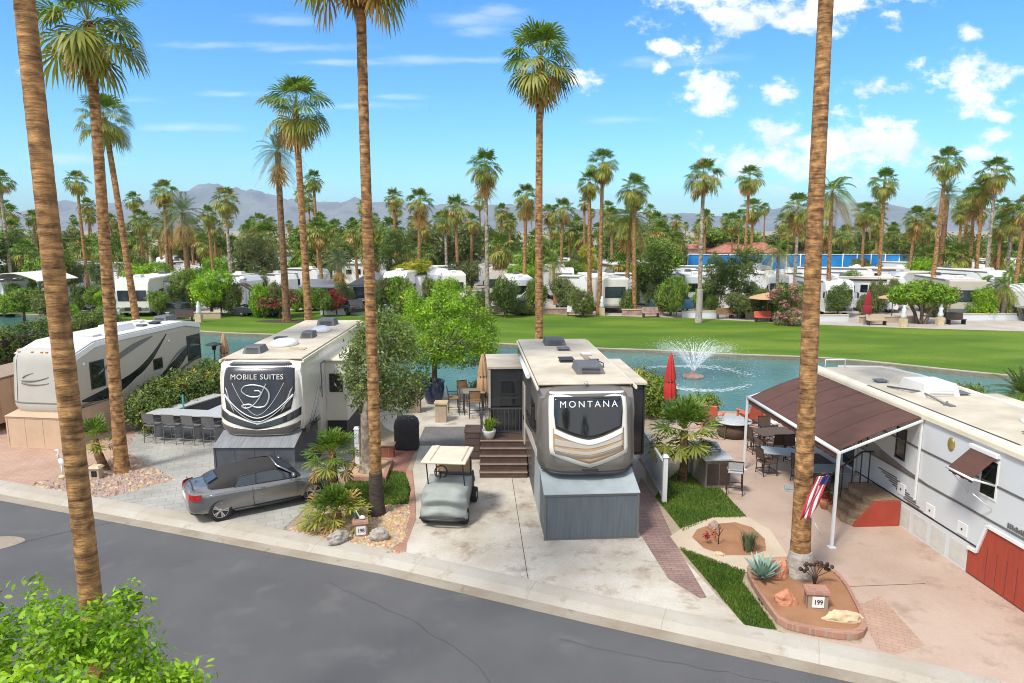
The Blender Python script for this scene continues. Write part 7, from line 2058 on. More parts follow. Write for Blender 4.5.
ol = [g(*p) for p in [(692, 538), (697, 530), (712, 525), (735, 523), (752, 528), (765, 540), (766, 551), (752, 556), (725, 556), (704, 549)]]
# painted grey foot of the palm
px_, py_ = g(799, 578)
t = thing("trunk_collar", "grey mortar collar around the agave bed palm's foot", "collar", (px_, py_, .09))
m = MB(); m.lathe([(.40, -.08), (.33, .12), (.285, .42), (.255, .60), (.24, .62)], 22); m.build("mortar", MAT["stone_grey"], t)
t = thing("agave_plant", "blue green agave rosette in the brick edged bed", "agave", (*g(762, 584), .085))
m = MB(); r_ = random.Random(8)
for k in range(30):
    tt = k / 30; a = k * 2.4; el_ = R(84 - 52 * tt); ln = .62 * (.75 + .35 * math.sin(tt * 3)); d = Vector((math.cos(a) * math.cos(el_), math.sin(a) * math.cos(el_), math.sin(el_))); s = Vector((-math.sin(a), math.cos(a), 0)); n_ = d.cross(s)
    P_ = [Vector((0, 0, .05)) + d * ln * q - Vector((0, 0, .05 * q * q)) for q in (0, .35, .7, 1.0)]; W_ = (.035, .065, .045, .003)
    vs = []
    for p, w_ in zip(P_, W_): vs += [p - s * w_ + n_ * -.012, p + n_ * .012, p + s * w_ + n_ * -.012]
    m.add(vs, [(i * 3 + j, i * 3 + j + 1, i * 3 + j + 4, i * 3 + j + 3) for i in range(3) for j in range(2)], 0, True)
m.build("leaves", MAT["agave_leaf"], t, recalc=False)
# iron flower sculpture
t = thing("metal_flower", "dark rusted metal flower ornament with round petals behind the numbered brick marker", "ornament", (*g(814, 590), .09))
m = MB(); r_ = random.Random(5)
for k in range(7):
    a = R(-75 + 25 * k); e = Vector((math.sin(a) * .30, r_.uniform(-.08, .08), .38 + .16 * math.cos(a))); m.tube([(0, 0, 0), (e.x * .25, 0, e.z * .6), e], .010, 5)
m.build("stem", MAT["iron_rust"], t)
for k in range(17):
    a = R(-95 + 190 * k / 16); rad = .26 + .14 * (k % 3) / 2
    m = MB(); m.lathe([(.005, 0), (.048, .004), (.048, .012), (.005, .016)], 10); m.xf(Matrix.Translation((math.sin(a) * rad, r_.uniform(-.08, .06), .40 + .20 * math.cos(a) * (.6 + (k % 3) * .25))) @ Matrix.Rotation(R(r_.uniform(40, 90)), 4, "X")); m.build("petal", MAT["iron_rust"], t)


def number_marker(label, x, y, z, num, rz, w_=.21, tilt_cap=True):
    t = thing("number_marker", label, "site marker", (x, y, z), rz)
    m = MB(); m.box(-w_, w_, -.15, .15, -.02, .36); m.build("base", MAT["red_brick"], t)
    m = MB(); m.frustum(-w_ - .05, w_ + .05, -.19, .19, .36, .43, .02, .02); m.build("cap_stone", MAT["edge_brick"], t, .01)
    m = MB(); m.box(-.125, .125, -.165, -.148, .06, .31); p_ = m.build("number_plate", MAT["sign_white"], t, .004)
    text_mesh("numerals", num, .155, MAT["sign_black"], p_, Matrix.Translation((0, -.170, .185)) @ FACE_S, .003, .95, .85)
    return t


number_marker("brick marker with a white number plate in the agave bed", *g(815, 610), .085, "199", R(-6))
number_marker("small brick marker with a white number plate in the tan gravel", *g(361, 535), .012, "198", R(14), .17)
t = thing("garden_ornament", "white and teal bird ornament on top of the brick marker in the tan gravel", "ornament", (*g(361, 535), .445))
m = MB(); m.lathe([(.02, 0), (.07, .03), (.06, .10), (.02, .14)], 12); m.xf(Matrix.Translation((.05, .02, 0)) @ Matrix.Diagonal((1.3, .8, .8, 1))); m.build("body", MAT["white_paint"], t)
m = MB(); m.tube([(-.02, .02, .06), (-.08, .02, .16), (-.12, .02, .26)], [.025, .018, .008], 8); m.build("neck", MAT["white_paint"], t)
m = MB(); m.tube([(-.10, .05, .0), (-.16, .05, .18), (-.14, .05, .28)], [.03, .02, .004], 8); m.build("feather", MAT["teal_paint"], t)
# grassy clump and small flower in the red soil bed
t = thing("grassy_plant", "wispy green clump at the edge of the small red soil bed", "plant", (*g(748, 552), .03))
m = MB(); r_ = random.Random(6)
for k in range(150):
    a = r_.uniform(0, 6.28); l_ = r_.uniform(.3, .62); d = Vector((math.cos(a), math.sin(a), 0)); s = Vector((-d.y, d.x, 0)) * .010; e = r_.uniform(.05, .6)
    p0 = d * r_.uniform(0, .12); p1 = p0 + d * l_ * e * .5 + Vector((0, 0, l_ * .7)); p2 = p1 + d * l_ * e * .4 + Vector((0, 0, l_ * .2)); m.add([p0 - s, p0 + s, p1 + s, p1 - s, p2], [(0, 1, 2, 3), (3, 2, 4)])
m.build("leaves", MAT["palm_grey"], t, recalc=False)
t = thing("flowering_plant", "small bare stem with red blooms in the small red soil bed", "plant", (*g(718, 545), .03))
m = MB(); m.tube([(0, 0, 0), (.02, 0, .3), (0, .02, .55)], .014, 6); m.tube([(.02, 0, .25), (.12, 0, .42)], .01, 5); m.tube([(.02, 0, .2), (-.10, 0, .36)], .01, 5); m.build("stem", MAT["iron_rust"], t)
part_obj("blooms", leaf_mesh("blooms", [(-.18, .05, .22, .16, .14, .08)], 8, 14, .035, .05, ["red_bloom"], 77), t)

# flag on the palm
t = thing("flag", "red and white striped flag with a dark blue corner on the agave bed palm", "flag", (px_ + .0, py_ - .30, 1.66))
m = MB(); m.tube([(.05, .12, .05), (.30, .02, -.42)], .014, 8); m.build("bracket", MAT["white_paint"], t)
m = MB(); m.tube([(.02, .12, .92), (.16, -.02, 1.04), (.34, -.10, 1.10)], .016, 8); m.lathe([(.0, 0), (.03, .03), (.0, .06)], 8, (.35, -.10, 1.08)); m.build("pole", MAT["black_metal"], t)
ns, nr = 7, 14
for k in range(ns):
    lo_, hi_ = [], []
    for j in range(nr + 1):
        v_ = j / nr
        for lst, kk in ((lo_, k), (hi_, k + 1)):
            u = kk / ns; lst.append((.36 - .30 * (1 - u) - .34 * v_ + .02 * math.sin(v_ * 7 + u * 9), -.10 + .035 * math.sin(u * 9 + v_ * 5), 1.06 - .05 * (1 - u) - v_ * 1.02))
    m = MB(); m.strip(lo_, hi_, 0, True); o = m.build("stripe", MAT["flag_red" if k % 2 == 0 else "flag_white"], t); so = o.modifiers.new("c", "SOLIDIFY"); so.thickness = .004
    if k >= 3:
        m = MB(); m.strip([Vector(p) + Vector((0, -.008, 0)) for p in lo_[:4]], [Vector(p) + Vector((0, -.008, 0)) for p in hi_[:4]], 0, True); o = m.build("canton", MAT["flag_blue"], t)

# white heron statue by the left stone bed
t = thing("heron_statue", "white heron statue on a stone at the left edge of the rose stone bed", "statue", (*g(63, 478), .01))
m = MB(); m.lathe([(.14, 0), (.12, .08), (.02, .12)], 12); m.build("base", MAT["stone_pale"], t)
m = MB(); m.tube([(0, 0, .10), (0, 0, .45)], .03, 8); m.tube([(.10, 0, .36), (.02, 0, .55), (-.06, 0, .66)], [.03, .10, .05], 10); m.tube([(-.05, 0, .62), (-.10, 0, .78), (-.04, 0, .92), (-.10, 0, .97), (-.20, 0, .95)], [.05, .03, .03, .032, .006], 8); m.build("body", MAT["white_paint"], t)
t = thing("stone_lantern", "small pale lantern box between the palms in the rose stone bed", "lantern", (*g(97, 478), .01))
m = MB(); m.box(-.16, .16, -.14, .14, 0, .36); m.build("base", MAT["stucco"], t, .01); m = MB(); m.frustum(-.20, .20, -.18, .18, .36, .44, .06, .06); m.build("cap", MAT["stone_pale"], t); m = MB(); m.box(-.09, .09, -.15, -.138, .08, .28); m.build("pane", MAT["glass_dark"], t)

# ------------------------------------------------------------------ patio at the lake, right
ix, iy = g(716, 490)
t = thing("grill_island", "weathered grill island with a steel lid at the patio edge by the grass", "grill", (ix + .1, iy + .05, .012), R(6))
m = MB(); m.box(-.42, .42, .1, 2.0, 0, .92); b_ = m.build("body", MAT["weathered"], t, .01)
m = MB(); m.box(-.48, .48, .04, 2.06, .92, .98); m.build("counter_top", MAT["granite"], t, .01)
m = MB(); m.side_prism([(.75, .98), (.80, 1.12), (1.05, 1.22), (1.40, 1.16), (1.48, .98)], -.34, .34); m.build("grill_lid", MAT["stainless"], t, .02)
m = MB(); m.tube([(-.30, .74, 1.06), (.30, .74, 1.06)], .016, 6); m.build("lid_handle", MAT["chrome"], t)
m = MB(); m.box(-.36, .02, .085, .1, .1, .82); m.box(.05, .38, .085, .1, .1, .82); m.build("cabinet_door", MAT["dark_wood"], b_)
bar_chair("bar_stool", "dark framed bar stool pulled up at the grill island", "stool", (ix + .48, iy - .28, .012), R(165), None, "iron_rust", "granite", .74, .36, .24, False)
t = table("fire_table", "round wicker fire table with a pale stone top by the water", "table", (at(731, 440, 27.0)[0], 26.8, .012), 0, "granite", "wicker", .72, .72, .66, True, None, False, .05)
m = MB(); m.lathe([(.58, .02), (.60, .3), (.56, .60)], 24); m.build("wicker_drum", MAT["wicker"], t)


def lounge(name, label, cat, loc, rz, mat, cush, group=None):
    t = thing(name, label, cat, loc, rz, group)
    m = MB(); m.side_prism([(-.36, .30), (-.36, .38), (.30, .30), (.30, .22)], -.28, .28); m.build("seat", MAT[cush], t, .01)
    m = MB(); m.side_prism([(.26, .24), (.34, .24), (.58, 1.0), (.50, 1.02)], -.30, .30); m.build("backrest", MAT[cush], t, .02)
    for x in (-.36, .36):
        m = MB(); m.box(x - .06, x + .06, -.42, .42, .52, .56); m.build("armrest", MAT[mat], t, .008)
        for y in (-.34, .34): m = MB(); m.box(x - .035, x + .035, y - .04, y + .04, 0, .52); m.build("leg", MAT[mat], t)
    return t


l0 = lounge("lounge_chair", "coral lounge chair at the water beside the low fan palm", "chair", (at(712, 428, 28.2)[0], 28.2, .012), R(150), "coral_paint", "coral_paint", "coral lounge chairs by the pond")
place(l0, (at(750, 425, 28.6)[0], 28.7, .012), R(195), "coral lounge chair behind the fire table under the awning corner")
place(l0, (at(763, 427, 28.8)[0], 28.9, .012), R(215), "coral lounge chair nearest the awning's far post")
tb = table("patio_table", "dark dining table among the chairs under the awning's far corner", "table", (at(772, 440, 25.2)[0], 25.0, .012), R(10), "wicker", "iron_rust", .75, .5, .74, False)
c0 = bar_chair("patio_chair", "dark patio chair on the grill side of the dining table", "chair", (at(757, 455, 24.6)[0], 24.7, .012), R(95), "patio chairs under the awning", "iron_rust", "wicker", .44, .5, .25)
q = at(772, 440, 25.2)[0]
place(c0, (q + .1, 26.0, .012), R(5), "dark patio chair on the water side of the dining table")
place(c0, (q - .25, 24.1, .012), R(185), "dark patio chair in front of the dining table")
place(c0, (q + 1.15, 25.2, .012), R(-80), "dark patio chair between the dining table and the white trailer")
place(c0, (at(752, 440, 26.3)[0], 26.2, .012), R(60), "dark patio chair between the fire table and the dining table")
f0 = table("folding_table", "pale folding table with black legs beside the orange palm trunk", "table", (at(785, 470, 22.6)[0], 22.6, .012), R(-18), "pale_grey_vinyl", "black_metal", .80, .40, .74, False)
place(f0, (at(826, 492, 20.6)[0] + .3, 20.9, .012), R(-6), "pale folding table behind the awning's near post")
place(c0, (at(822, 500, 20.0)[0] - .1, 20.05, .012), R(170), "dark patio chair tucked at the second folding table")
place(c0, (at(800, 482, 21.6)[0] + .1, 21.7, .012), R(120), "dark patio chair hidden behind the orange palm trunk")
t = thing("flower_pot", "round clay pot with red blooms at the entry steps", "pot", (at(838, 512, 19.0)[0] - .15, 19.5, .012))
m = MB(); m.lathe([(.12, 0), (.18, .22), (.19, .26), (.15, .26)], 16); m.build("pot", MAT["stone_orange"], t); part_obj("blooms", leaf_mesh("blooms", [(0, 0, .36, .2, .2, .12)], 14, 16, .04, .05, ["red_bloom", "mid_leaf"], 78), t)
t = thing("stepping_boards", "stack of grey boards lying on the patio beside the orange palm trunk", "boards", (at(792, 487, 21.0)[0] + .1, 20.9, .012), R(-15))
for k in range(2): m = MB(); m.box(-.35, .35, -.16 + .04 * k, .16 + .03 * k, .06 * k, .06 * k + .05); m.build("board", MAT["pale_grey_vinyl"], t, .006)

# ------------------------------------------------------------------ fountain
fx, fy = g(693, 377, WZ)
water = bpy.data.materials.new("spray_water"); water.use_nodes = True; wt = water.node_tree; wb = wt.nodes["Principled BSDF"]
wb.inputs["Base Color"].default_value = (.86, .90, .92, 1); wb.inputs["Roughness"].default_value = .5; wb.inputs["Alpha"].default_value = .5
MAT["spray_water"] = water
foam = P("foam", (.80, .84, .84), .7, c2=(.62, .72, .72), scale=3, alpha=.42)
t = thing("pond_fountain", "fountain throwing a trumpet of white spray over the pond", "fountain", (fx, fy, WZ))
m = MB(); m.lathe([(.55, -.06), (.62, .0), (.60, .10), (.30, .16), (.14, .26), (.10, .34)], 20); m.build("nozzle_float", MAT["rose_stone"], t)
rg = np.random.default_rng(12); m = MB()
for k in range(300):
    a = rg.uniform(0, 2 * math.pi); th = R(rg.normal(34, 1.8)); v0 = rg.uniform(6.1, 6.8); vh, vz = v0 * math.sin(th), v0 * math.cos(th); T = 2 * vz / 9.8; s = Vector((-math.sin(a), math.cos(a), 0)); d = Vector((math.cos(a), math.sin(a), 0)); wv = rg.uniform(.005, .012); t0 = rg.uniform(.0, .16)
    for j in range(9):
        ta, tb = T * (t0 + .050 * j), T * (t0 + .050 * j + rg.uniform(.02, .05)); q_ = ta / T
        if q_ > .52 or rg.random() < .15 + q_: continue
        w_ = wv * (1 + 2 * q_); A = d * vh * ta + Vector((0, 0, .3 + vz * ta - 4.9 * ta * ta)); B = d * vh * tb + Vector((0, 0, .3 + vz * tb - 4.9 * tb * tb))
        m.add([A - s * w_, A + s * w_, B + s * w_, B - s * w_], [(0, 1, 2, 3)])
for k in range(15000):
    a = rg.uniform(0, 2 * math.pi); th = R(rg.normal(33.5, 3.0)); v0 = rg.uniform(5.9, 6.8); vh, vz = v0 * math.sin(th), v0 * math.cos(th); q_ = rg.random() ** .8; tt = 2 * vz / 9.8 * q_
    if q_ > .6 and rg.random() < .72: continue
    c_ = Vector((math.cos(a) * vh * tt, math.sin(a) * vh * tt, .3 + vz * tt - 4.9 * tt * tt)) + Vector(rg.normal(0, .02 + .11 * q_, 3))
    if c_.z < .05: continue
    u_ = Vector(rg.normal(0, 1, 3)).normalized() * rg.uniform(.006, .020); w_ = u_.cross(Vector(rg.normal(0, 1, 3))).normalized() * u_.length
    m.add([c_ - u_, c_ + w_, c_ + u_, c_ - w_], [(0, 1, 2, 3)])
m.build("spray", water, t, recalc=False)
m = MB()
for k in range(2600):
    a = rg.uniform(0, 2 * math.pi); rad = rg.normal(3.3, .16 + .14 * (math.sin(a * 2.0 + .6) > 0)) + .18 * math.sin(3 * a); sz = rg.uniform(.012, .07); b0 = rg.uniform(0, 6.28)
    if rg.random() < .5 + .5 * math.sin(a * 2 + 2.2): continue
    c_ = Vector((math.cos(a) * rad, math.sin(a) * rad * 1.0, rg.uniform(.008, .03)))
    m.add([c_ + Vector((math.cos(b0 + j * 1.257) * sz * rg.uniform(.6, 1.3) * 1.5, math.sin(b0 + j * 1.257) * sz * rg.uniform(.6, 1.2), 0)) for j in range(5)], [(0, 1, 2, 3, 4)])
m.build("foam_ring", foam, t, recalc=False)

place(c0, (at(795, 462, 23.4)[0], 23.5, .012), R(20), "dark patio chair on the water side of the first folding table")
place(c0, (at(770, 470, 22.6)[0] - .2, 22.4, .012), R(100), "dark patio chair at the grill end of the first folding table")
t = thing("storage_bin", "low dark storage bin against the white trailer under the awning", "bin", Mw @ Vector((-.45, 9.6, .012)), WAZ)
m = MB(); m.box(-.3, .3, -.55, .55, 0, .55); m.build("body", MAT["wicker"], t, .02); m = MB(); m.box(-.33, .33, -.58, .58, .55, .62); m.build("lid", MAT["dark_wood"], t, .01)
t = thing("ice_cooler", "blue and white ice cooler by the coral chair at the water", "cooler", (at(768, 425, 27.4)[0], 27.3, .012), R(20))
m = MB(); m.box(-.32, .32, -.2, .2, 0, .36); m.build("body", MAT["blue_glaze"], t, .02); m = MB(); m.box(-.34, .34, -.22, .22, .36, .44); m.build("lid", MAT["white_paint"], t, .015)
SH = [(.6, 33.4, .7, .9), (-1.4, 33.6, .6, .8), (3.4, 32.3, .8, 1.2), (5.2, 31.6, .7, 1.0), (-4.9, 34.0, .7, 1.0), (-7.4, 35.0, .8, 1.3), (-9.6, 36.0, .8, 1.2), (8.9, 31.0, .5, .6), (20.5, 30.4, .8, 1.3), (24.4, 31.4, .9, 1.5)]
for i, (x, y, rr, h) in enumerate(SH):
    tree("leafy_shrub", ["low shrub on the shore straight behind the lone tall palm", "low shrub on the shore behind the tall bar table", "shrub on the shore behind the dark sided trailer's rear", "shrub on the shore just left of the red umbrella", "shrub on the shore right of the blue pot", "shrub on the shore left of the blue pot", "shrub on the shore behind the emblem trailer", "tiny shrub at the water by the coral chairs", "shrub on the shore behind the white trailer", "bigger shrub on the shore near the sago plant"][i], "shrub", x, y, h,
         [(0, 0, h * .55, rr, rr * .8, h * .45), (rr * .5, 0, h * .45, rr * .6, rr * .6, h * .4)], 110, 22, .075, .15, ["mid_leaf", "olive_leaf", "lime_leaf"], 700 + i, [.5, .3, .2], r0=.04, fork=.2, group="shrubs along the near shore")

# ------------------------------------------------------------------ the park beyond the lawn
def far_rv(kind, px, Y, rz, label, L=8.0, body="white_paint", face=None, band=None, wid=2.5, h=3.6, acs=2, front=None, side_win=3, roof="roof_white", dz=0.0, name=None, group="parked trailers and motorhomes across the lawn"):
    """motorhome, fifth wheel or trailer seen across the lawn; its shown face looks along local -y"""
    X = (px - 512) / FPX * Y * (math.cos(PITCH) + .04)
    nm = name or {"fifth": "travel_trailer", "trailer": "travel_trailer", "rear": "travel_trailer", "coach": "motorhome"}[kind]
    t = thing(nm, label, {"travel_trailer": "trailer", "motorhome": "motorhome"}.get(nm, nm), (X, Y, 0), R(rz), group)
    w2 = wid / 2; m = MB()
    if kind == "fifth": pr = [(.12, 1.55), (.0, 1.75), (.22, h - .5), (.75, h), (L, h), (L, .62), (2.5, .62), (2.4, 1.5)]
    elif kind == "coach": pr = [(.05, .42), (.0, .9), (.02, 2.55), (.18, h - .3), (.55, h), (L, h), (L, .42)]
    elif kind == "trailer": pr = [(.05, .5), (.0, .9), (.10, h - .6), (.45, h - .05), (L, h - .05), (L, .5)]
    else: pr = [(.0, .55), (.0, h - .10), (.12, h), (L, h), (L, .55)]
    m.side_prism(pr, -w2, w2); b_ = m.build("body", MAT[body], t, .06)
    m = MB(); m.box(-w2 + .05, w2 - .05, .9, L - .02, h - .01, h + .045); m.build("roof", MAT[roof], t, .02)
    for k in range(acs): roof_unit(t, 0, 1.9 + k * (L - 3.0) / max(1, acs - 1 or 1), h + .04, mat="roof_white" if k % 2 == 0 else "grey_unit", sx=.36, sy=.5, h=.28)
    if face == "cap":
        m = MB(); m.slab([(-w2 * .8, .0 + .03, 2.0), (0, -.03, 1.75), (w2 * .8, .03, 2.0)], [(-w2 * .8, .20, h - .55), (0, .14, h - .55), (w2 * .8, .20, h - .55)], (0, -.03, .0)); m.build("nose_panel", MAT[front or "taupe_gel"], t)
    elif face == "screen":
        f = window_y(t, -.012, -w2 * .86, w2 * .86, 1.55, 2.55, "black_plastic", "glass_blue", 1)
        for s in (-1, 1): m = MB(); m.box(s * w2 * .72 - .16, s * w2 * .72 + .16, -.03, .01, .85, 1.05); m.build("headlight", MAT["lamp_clear"], t, .02)
        m = MB(); m.box(-w2 * .5, w2 * .5, -.025, .01, .62, .95); m.build("grille", MAT["black_plastic"], t, .01)
        for s in (-1, 1): m = MB(); m.bar((s * (w2 - .05), -.02, 2.45), (s * (w2 + .25), -.22, 2.35), .05); m.box(s * (w2 + .25) - .07, s * (w2 + .25) + .07, -.27, -.18, 1.85, 2.35); m.build("mirror", MAT["black_plastic"], t)
    elif face == "bigwin":
        window_y(t, -.005, -w2 * .55, w2 * .78, 1.55, 2.65, "black_plastic", "glass_blue", 1); m = MB(); m.box(-w2 * .7, w2 * .7, -.05, .0, .58, .75); m.build("bumper", MAT["frame_grey"], t)
        for s in (-1, 1): m = MB(); m.box(s * w2 * .88 - .06, s * w2 * .88 + .06, -.03, .0, 1.0, 1.3); m.build("tail_lamp", MAT["lamp_red"], t)
    elif face == "ladder":
        window_y(t, -.005, -w2 * .75, w2 * .55, 1.7, 2.6, "black_plastic", "glass_dark", 1); m = MB(); m.bar((-w2 * .5, -.10, 1.1), (w2 * .45, -.10, 2.1), .09); m.bar((w2 * .6, -.10, .9), (w2 * .6, -.10, 3.4), .04); m.bar((w2 * .85, -.10, .9), (w2 * .85, -.10, 3.4), .04); m.build("ladder", MAT["white_paint"], t)
    for s in (-1, 1):
        for k in range(side_win):
            y = 2.6 + k * (L - 3.4) / max(1, side_win); window_x(t, s, s * w2, y, y + [1.1, .7, .9][k % 3], 1.75, 2.45 + .1 * (k % 2), "black_plastic")
        if band:
            A = [(k * L / 10 + .02, 1.1 + .5 * math.sin(k * .45)) for k in range(11)]
            stripe_x(t, "side_stripe", s, s * w2, A, [(y, z + .28 - .02 * k) for k, (y, z) in enumerate(A)], band)
    # moulded lower band, roof trim and a slide room on one side
    if kind != "fifth":
        m = MB(); m.box(-w2 * .96, w2 * .96, -.02 if kind == "rear" else .0, .06, .58, .92); m.build("lower_band", MAT[front or ["frame_grey", "taupe_gel", "bronze_gel", "beige_gel"][int(px) % 4]], t, .01)
    for s in (-1, 1):
        m = MB(); m.box(s * w2 - .02 if s > 0 else -w2 - .03, w2 + .03 if s > 0 else -w2 + .02, .9, L - .05, h - .16, h - .03); m.build("roof_trim", MAT["roof_trim" if int(px) % 2 else "frame_grey"], t, .01)
    if L > 6:
        s = 1 if int(px) % 2 else -1
        m = MB(); m.box(min(s * w2, s * (w2 + .6)), max(s * w2, s * (w2 + .6)), L * .42, L * .42 + 2.6, 1.0, h - .55); sr = m.build("slide_room", MAT[body], t, .03)
        m = MB(); m.box(min(s * w2, s * (w2 + .66)), max(s * w2, s * (w2 + .66)), L * .42 - .05, L * .42 + 2.65, h - .55, h - .47); m.build("slide_roof", MAT["frame_grey"], sr)
        window_x(sr, s, s * (w2 + .6), L * .42 + .5, L * .42 + 2.0, 1.7, 2.5, "black_plastic")
        m = MB(); m.tube([(-s * (w2 + .10), L * .3, h - .25), (-s * (w2 + .10), L * .8, h - .25)], .085, 8); m.build("awning_roll", MAT[["shade_grey", "brown_cloth", "taupe_gel"][int(px) % 3]], t)
    wheels(t, wid, (L * .62, L * .62 + .95) if kind != "coach" else (1.6, L * .7), .40)
    if kind in ("fifth", "trailer", "rear"):
        m = MB()
        for s in (-.7, .7): m.cyl((s, .7, 0), (s, .7, 1.55 if kind == "fifth" else .6), .05)
        m.build("landing_leg", MAT["frame_grey"], t)
    return t


RVS = [
    ("trailer", 30, 70, 58, "white trailer with rounded awning arms at the far water's left", dict(L=7.0, h=3.1, acs=1)),
    ("coach", 141, 65, 6, "cream motorhome with a wide dark windscreen between the left palm trunks", dict(L=9, body="cream", face="screen", wid=3.0, h=3.6)),
    ("trailer", 205, 92, 66, "white trailer in the second row above the green ball tree", dict(L=8.5, h=3.4, band="taupe_gel")),
    ("rear", 236, 71, -8, "pale trailer end beside the dark archway right of the ball tree", dict(L=6, h=3.2, face="bigwin", acs=1, body="cool_white")),
    ("trailer", 262, 73, 70, "long white trailer behind the reddish clipped hedge", dict(L=5.6, h=3.5, body="cool_white", acs=2)),
    ("trailer", 296, 76, 60, "second white trailer end between the two feather palm trunks", dict(L=5.0, h=3.4, acs=1)),
    ("fifth", 441, 77, 22, "white fifth wheel above the bright tree with a folded step below", dict(L=8.5, face="cap", front="cool_white", h=3.8)),
    ("trailer", 470, 90, 74, "grey striped trailer behind the bright tree's top", dict(L=7, h=3.5, band="taupe_gel", body="cool_white")),
    ("coach", 497, 80, -4, "cream motorhome partly hidden by the double tiered palm's trunk", dict(L=9, body="beige_gel", face="screen", h=3.7)),
    ("rear", 521, 70, 4, "white trailer end with a diagonal ladder just left of the lone straight trunk", dict(L=8, face="ladder", h=3.3)),
    ("fifth", 562, 78, 3, "fifth wheel with a dark rounded nose just right of the lone straight trunk", dict(L=9, face="cap", front="bronze_gel", h=3.9)),
    ("rear", 611, 68, 8, "cream trailer end with one big blue window behind the tight palm pair", dict(L=9, face="bigwin", wid=3.1, h=3.5, body="cream")),
    ("trailer", 588, 71, 74, "slide sided white trailer left of the big blue window", dict(L=3.2, h=3.5, side_win=1, acs=0)),
    ("fifth", 625, 85, 12, "fifth wheel nose showing over the big blue window trailer's roof", dict(L=8, face="cap", front="taupe_gel", h=4.0)),
    ("trailer", 684, 84, 68, "white trailer roof peeping between the round tree and the two big dark trees", dict(L=6.5, h=3.4)),
    ("coach", 832, 65, -5, "white motorhome with a square windscreen right of the orange trunk", dict(L=9.5, face="screen", h=3.4, wid=2.6)),
    ("trailer", 800, 82, 78, "long low white trailer behind the pink flowering bush", dict(L=9, h=3.2, acs=3)),
    ("trailer", 862, 86, 76, "long white trailer below the blue screen's right part", dict(L=9, h=3.5, band="frame_grey")),
    ("coach", 905, 90, 60, "white motorhome with rounded roof pods below the hanging orange skirt palm", dict(L=8, h=3.3, acs=3)),
    ("coach", 948, 93, 62, "blue and white motorhome with a slanted window above the cream trailer", dict(L=10, body="cool_white", band="blue_gel", h=3.8, face="screen")),
    ("rear", 956, 64, -9, "cream trailer end with a framed window at the lawn right of the ficus", dict(L=8, face="bigwin", wid=3.2, h=3.6, body="beige_gel")),
    ("trailer", 1004, 66, -80, "white trailer behind the patio railing at the right border", dict(L=7.5, h=3.0, acs=2)),
    ("fifth", 62, 76, 24, "fifth wheel nose between the first two left trunks' foot bushes", dict(L=8, face="cap", h=3.8)), ("trailer", 178, 80, 70, "white trailer wall behind the loose olive tree", dict(L=7, h=3.5)), ("fifth", 397, 72, -10, "fifth wheel behind the dense bushes right of the ringed trunk", dict(L=8, face="cap", front="bronze_gel", h=3.8)),
    ("rear", 456, 74, 8, "trailer end over the bright tree's top right", dict(L=8, face="bigwin", h=3.5, body="cream")), ("trailer", 650, 76, 72, "white trailer wall at the large leafy tree's foot", dict(L=6, h=3.4)), ("rear", 692, 73, -6, "pale trailer end just left of the whitewashed palm", dict(L=8, face="ladder", h=3.4, body="cool_white")), ("coach", 772, 74, 12, "motorhome behind the open beige umbrella", dict(L=9, face="screen", h=3.5)),
    ("trailer", 895, 72, 74, "white trailer wall behind the flat topped ficus", dict(L=7, h=3.3)), ("fifth", 990, 72, 14, "fifth wheel nose above the white trailer's railing", dict(L=8, face="cap", h=3.9)), ("trailer", 330, 82, 68, "white trailer wall behind the shade roof", dict(L=7, h=3.6)),
    ("trailer", 535, 96, 72, "white trailer in the second row behind the lone straight trunk", dict(L=8, h=3.4)), ("trailer", 580, 104, 66, "white trailer in the third row left of the tight palm pair", dict(L=8, h=3.5, band="frame_grey")),
    ("trailer", 655, 98, 70, "white trailer behind the large leafy tree", dict(L=8, h=3.4)), ("trailer", 720, 92, 75, "white trailer behind the two big dark trees", dict(L=8, h=3.4)), ("trailer", 765, 96, 70, "pale trailer under the blue screen's left part", dict(L=9, h=3.3, body="cool_white")),
    ("fifth", 60, 96, 30, "fifth wheel far behind the thick left trunk", dict(L=8, face="cap", h=3.9)), ("trailer", 120, 100, 70, "white trailer far behind the third left trunk", dict(L=9, h=3.4)), ("fifth", 176, 108, 20, "fifth wheel far behind the date palms", dict(L=8, face="cap", h=3.9)),
    ("fifth", 236, 100, 15, "fifth wheel with a dark window under the snowy peak palm", dict(L=8, face="cap", front="glass_dark", h=4.0)), ("trailer", 326, 94, 72, "pale trailer behind the palo verde canopy", dict(L=8, h=3.4, body="beige_gel")), ("trailer", 380, 110, 66, "pale trailer far behind the tall dark evergreen", dict(L=8, h=3.4)),
    ("coach", 455, 108, 30, "white motorhome far behind the palm cluster", dict(L=9, h=3.6, face="screen")), ("trailer", 1000, 108, 60, "white trailer in the rows at the side street's far end", dict(L=8, h=3.4)), ("trailer", 1020, 122, 66, "pale trailer furthest along the side street", dict(L=8, h=3.4, body="cool_white")), ("trailer", 20, 112, 70, "pale trailer furthest at the left border", dict(L=8, h=3.4)),
]
for k, px, Y, rz, lab, kw in RVS: far_rv(k, px, Y, rz, lab, **kw)


def xat(px, Y): return (px - 512) / FPX * Y * (math.cos(PITCH) + .04)


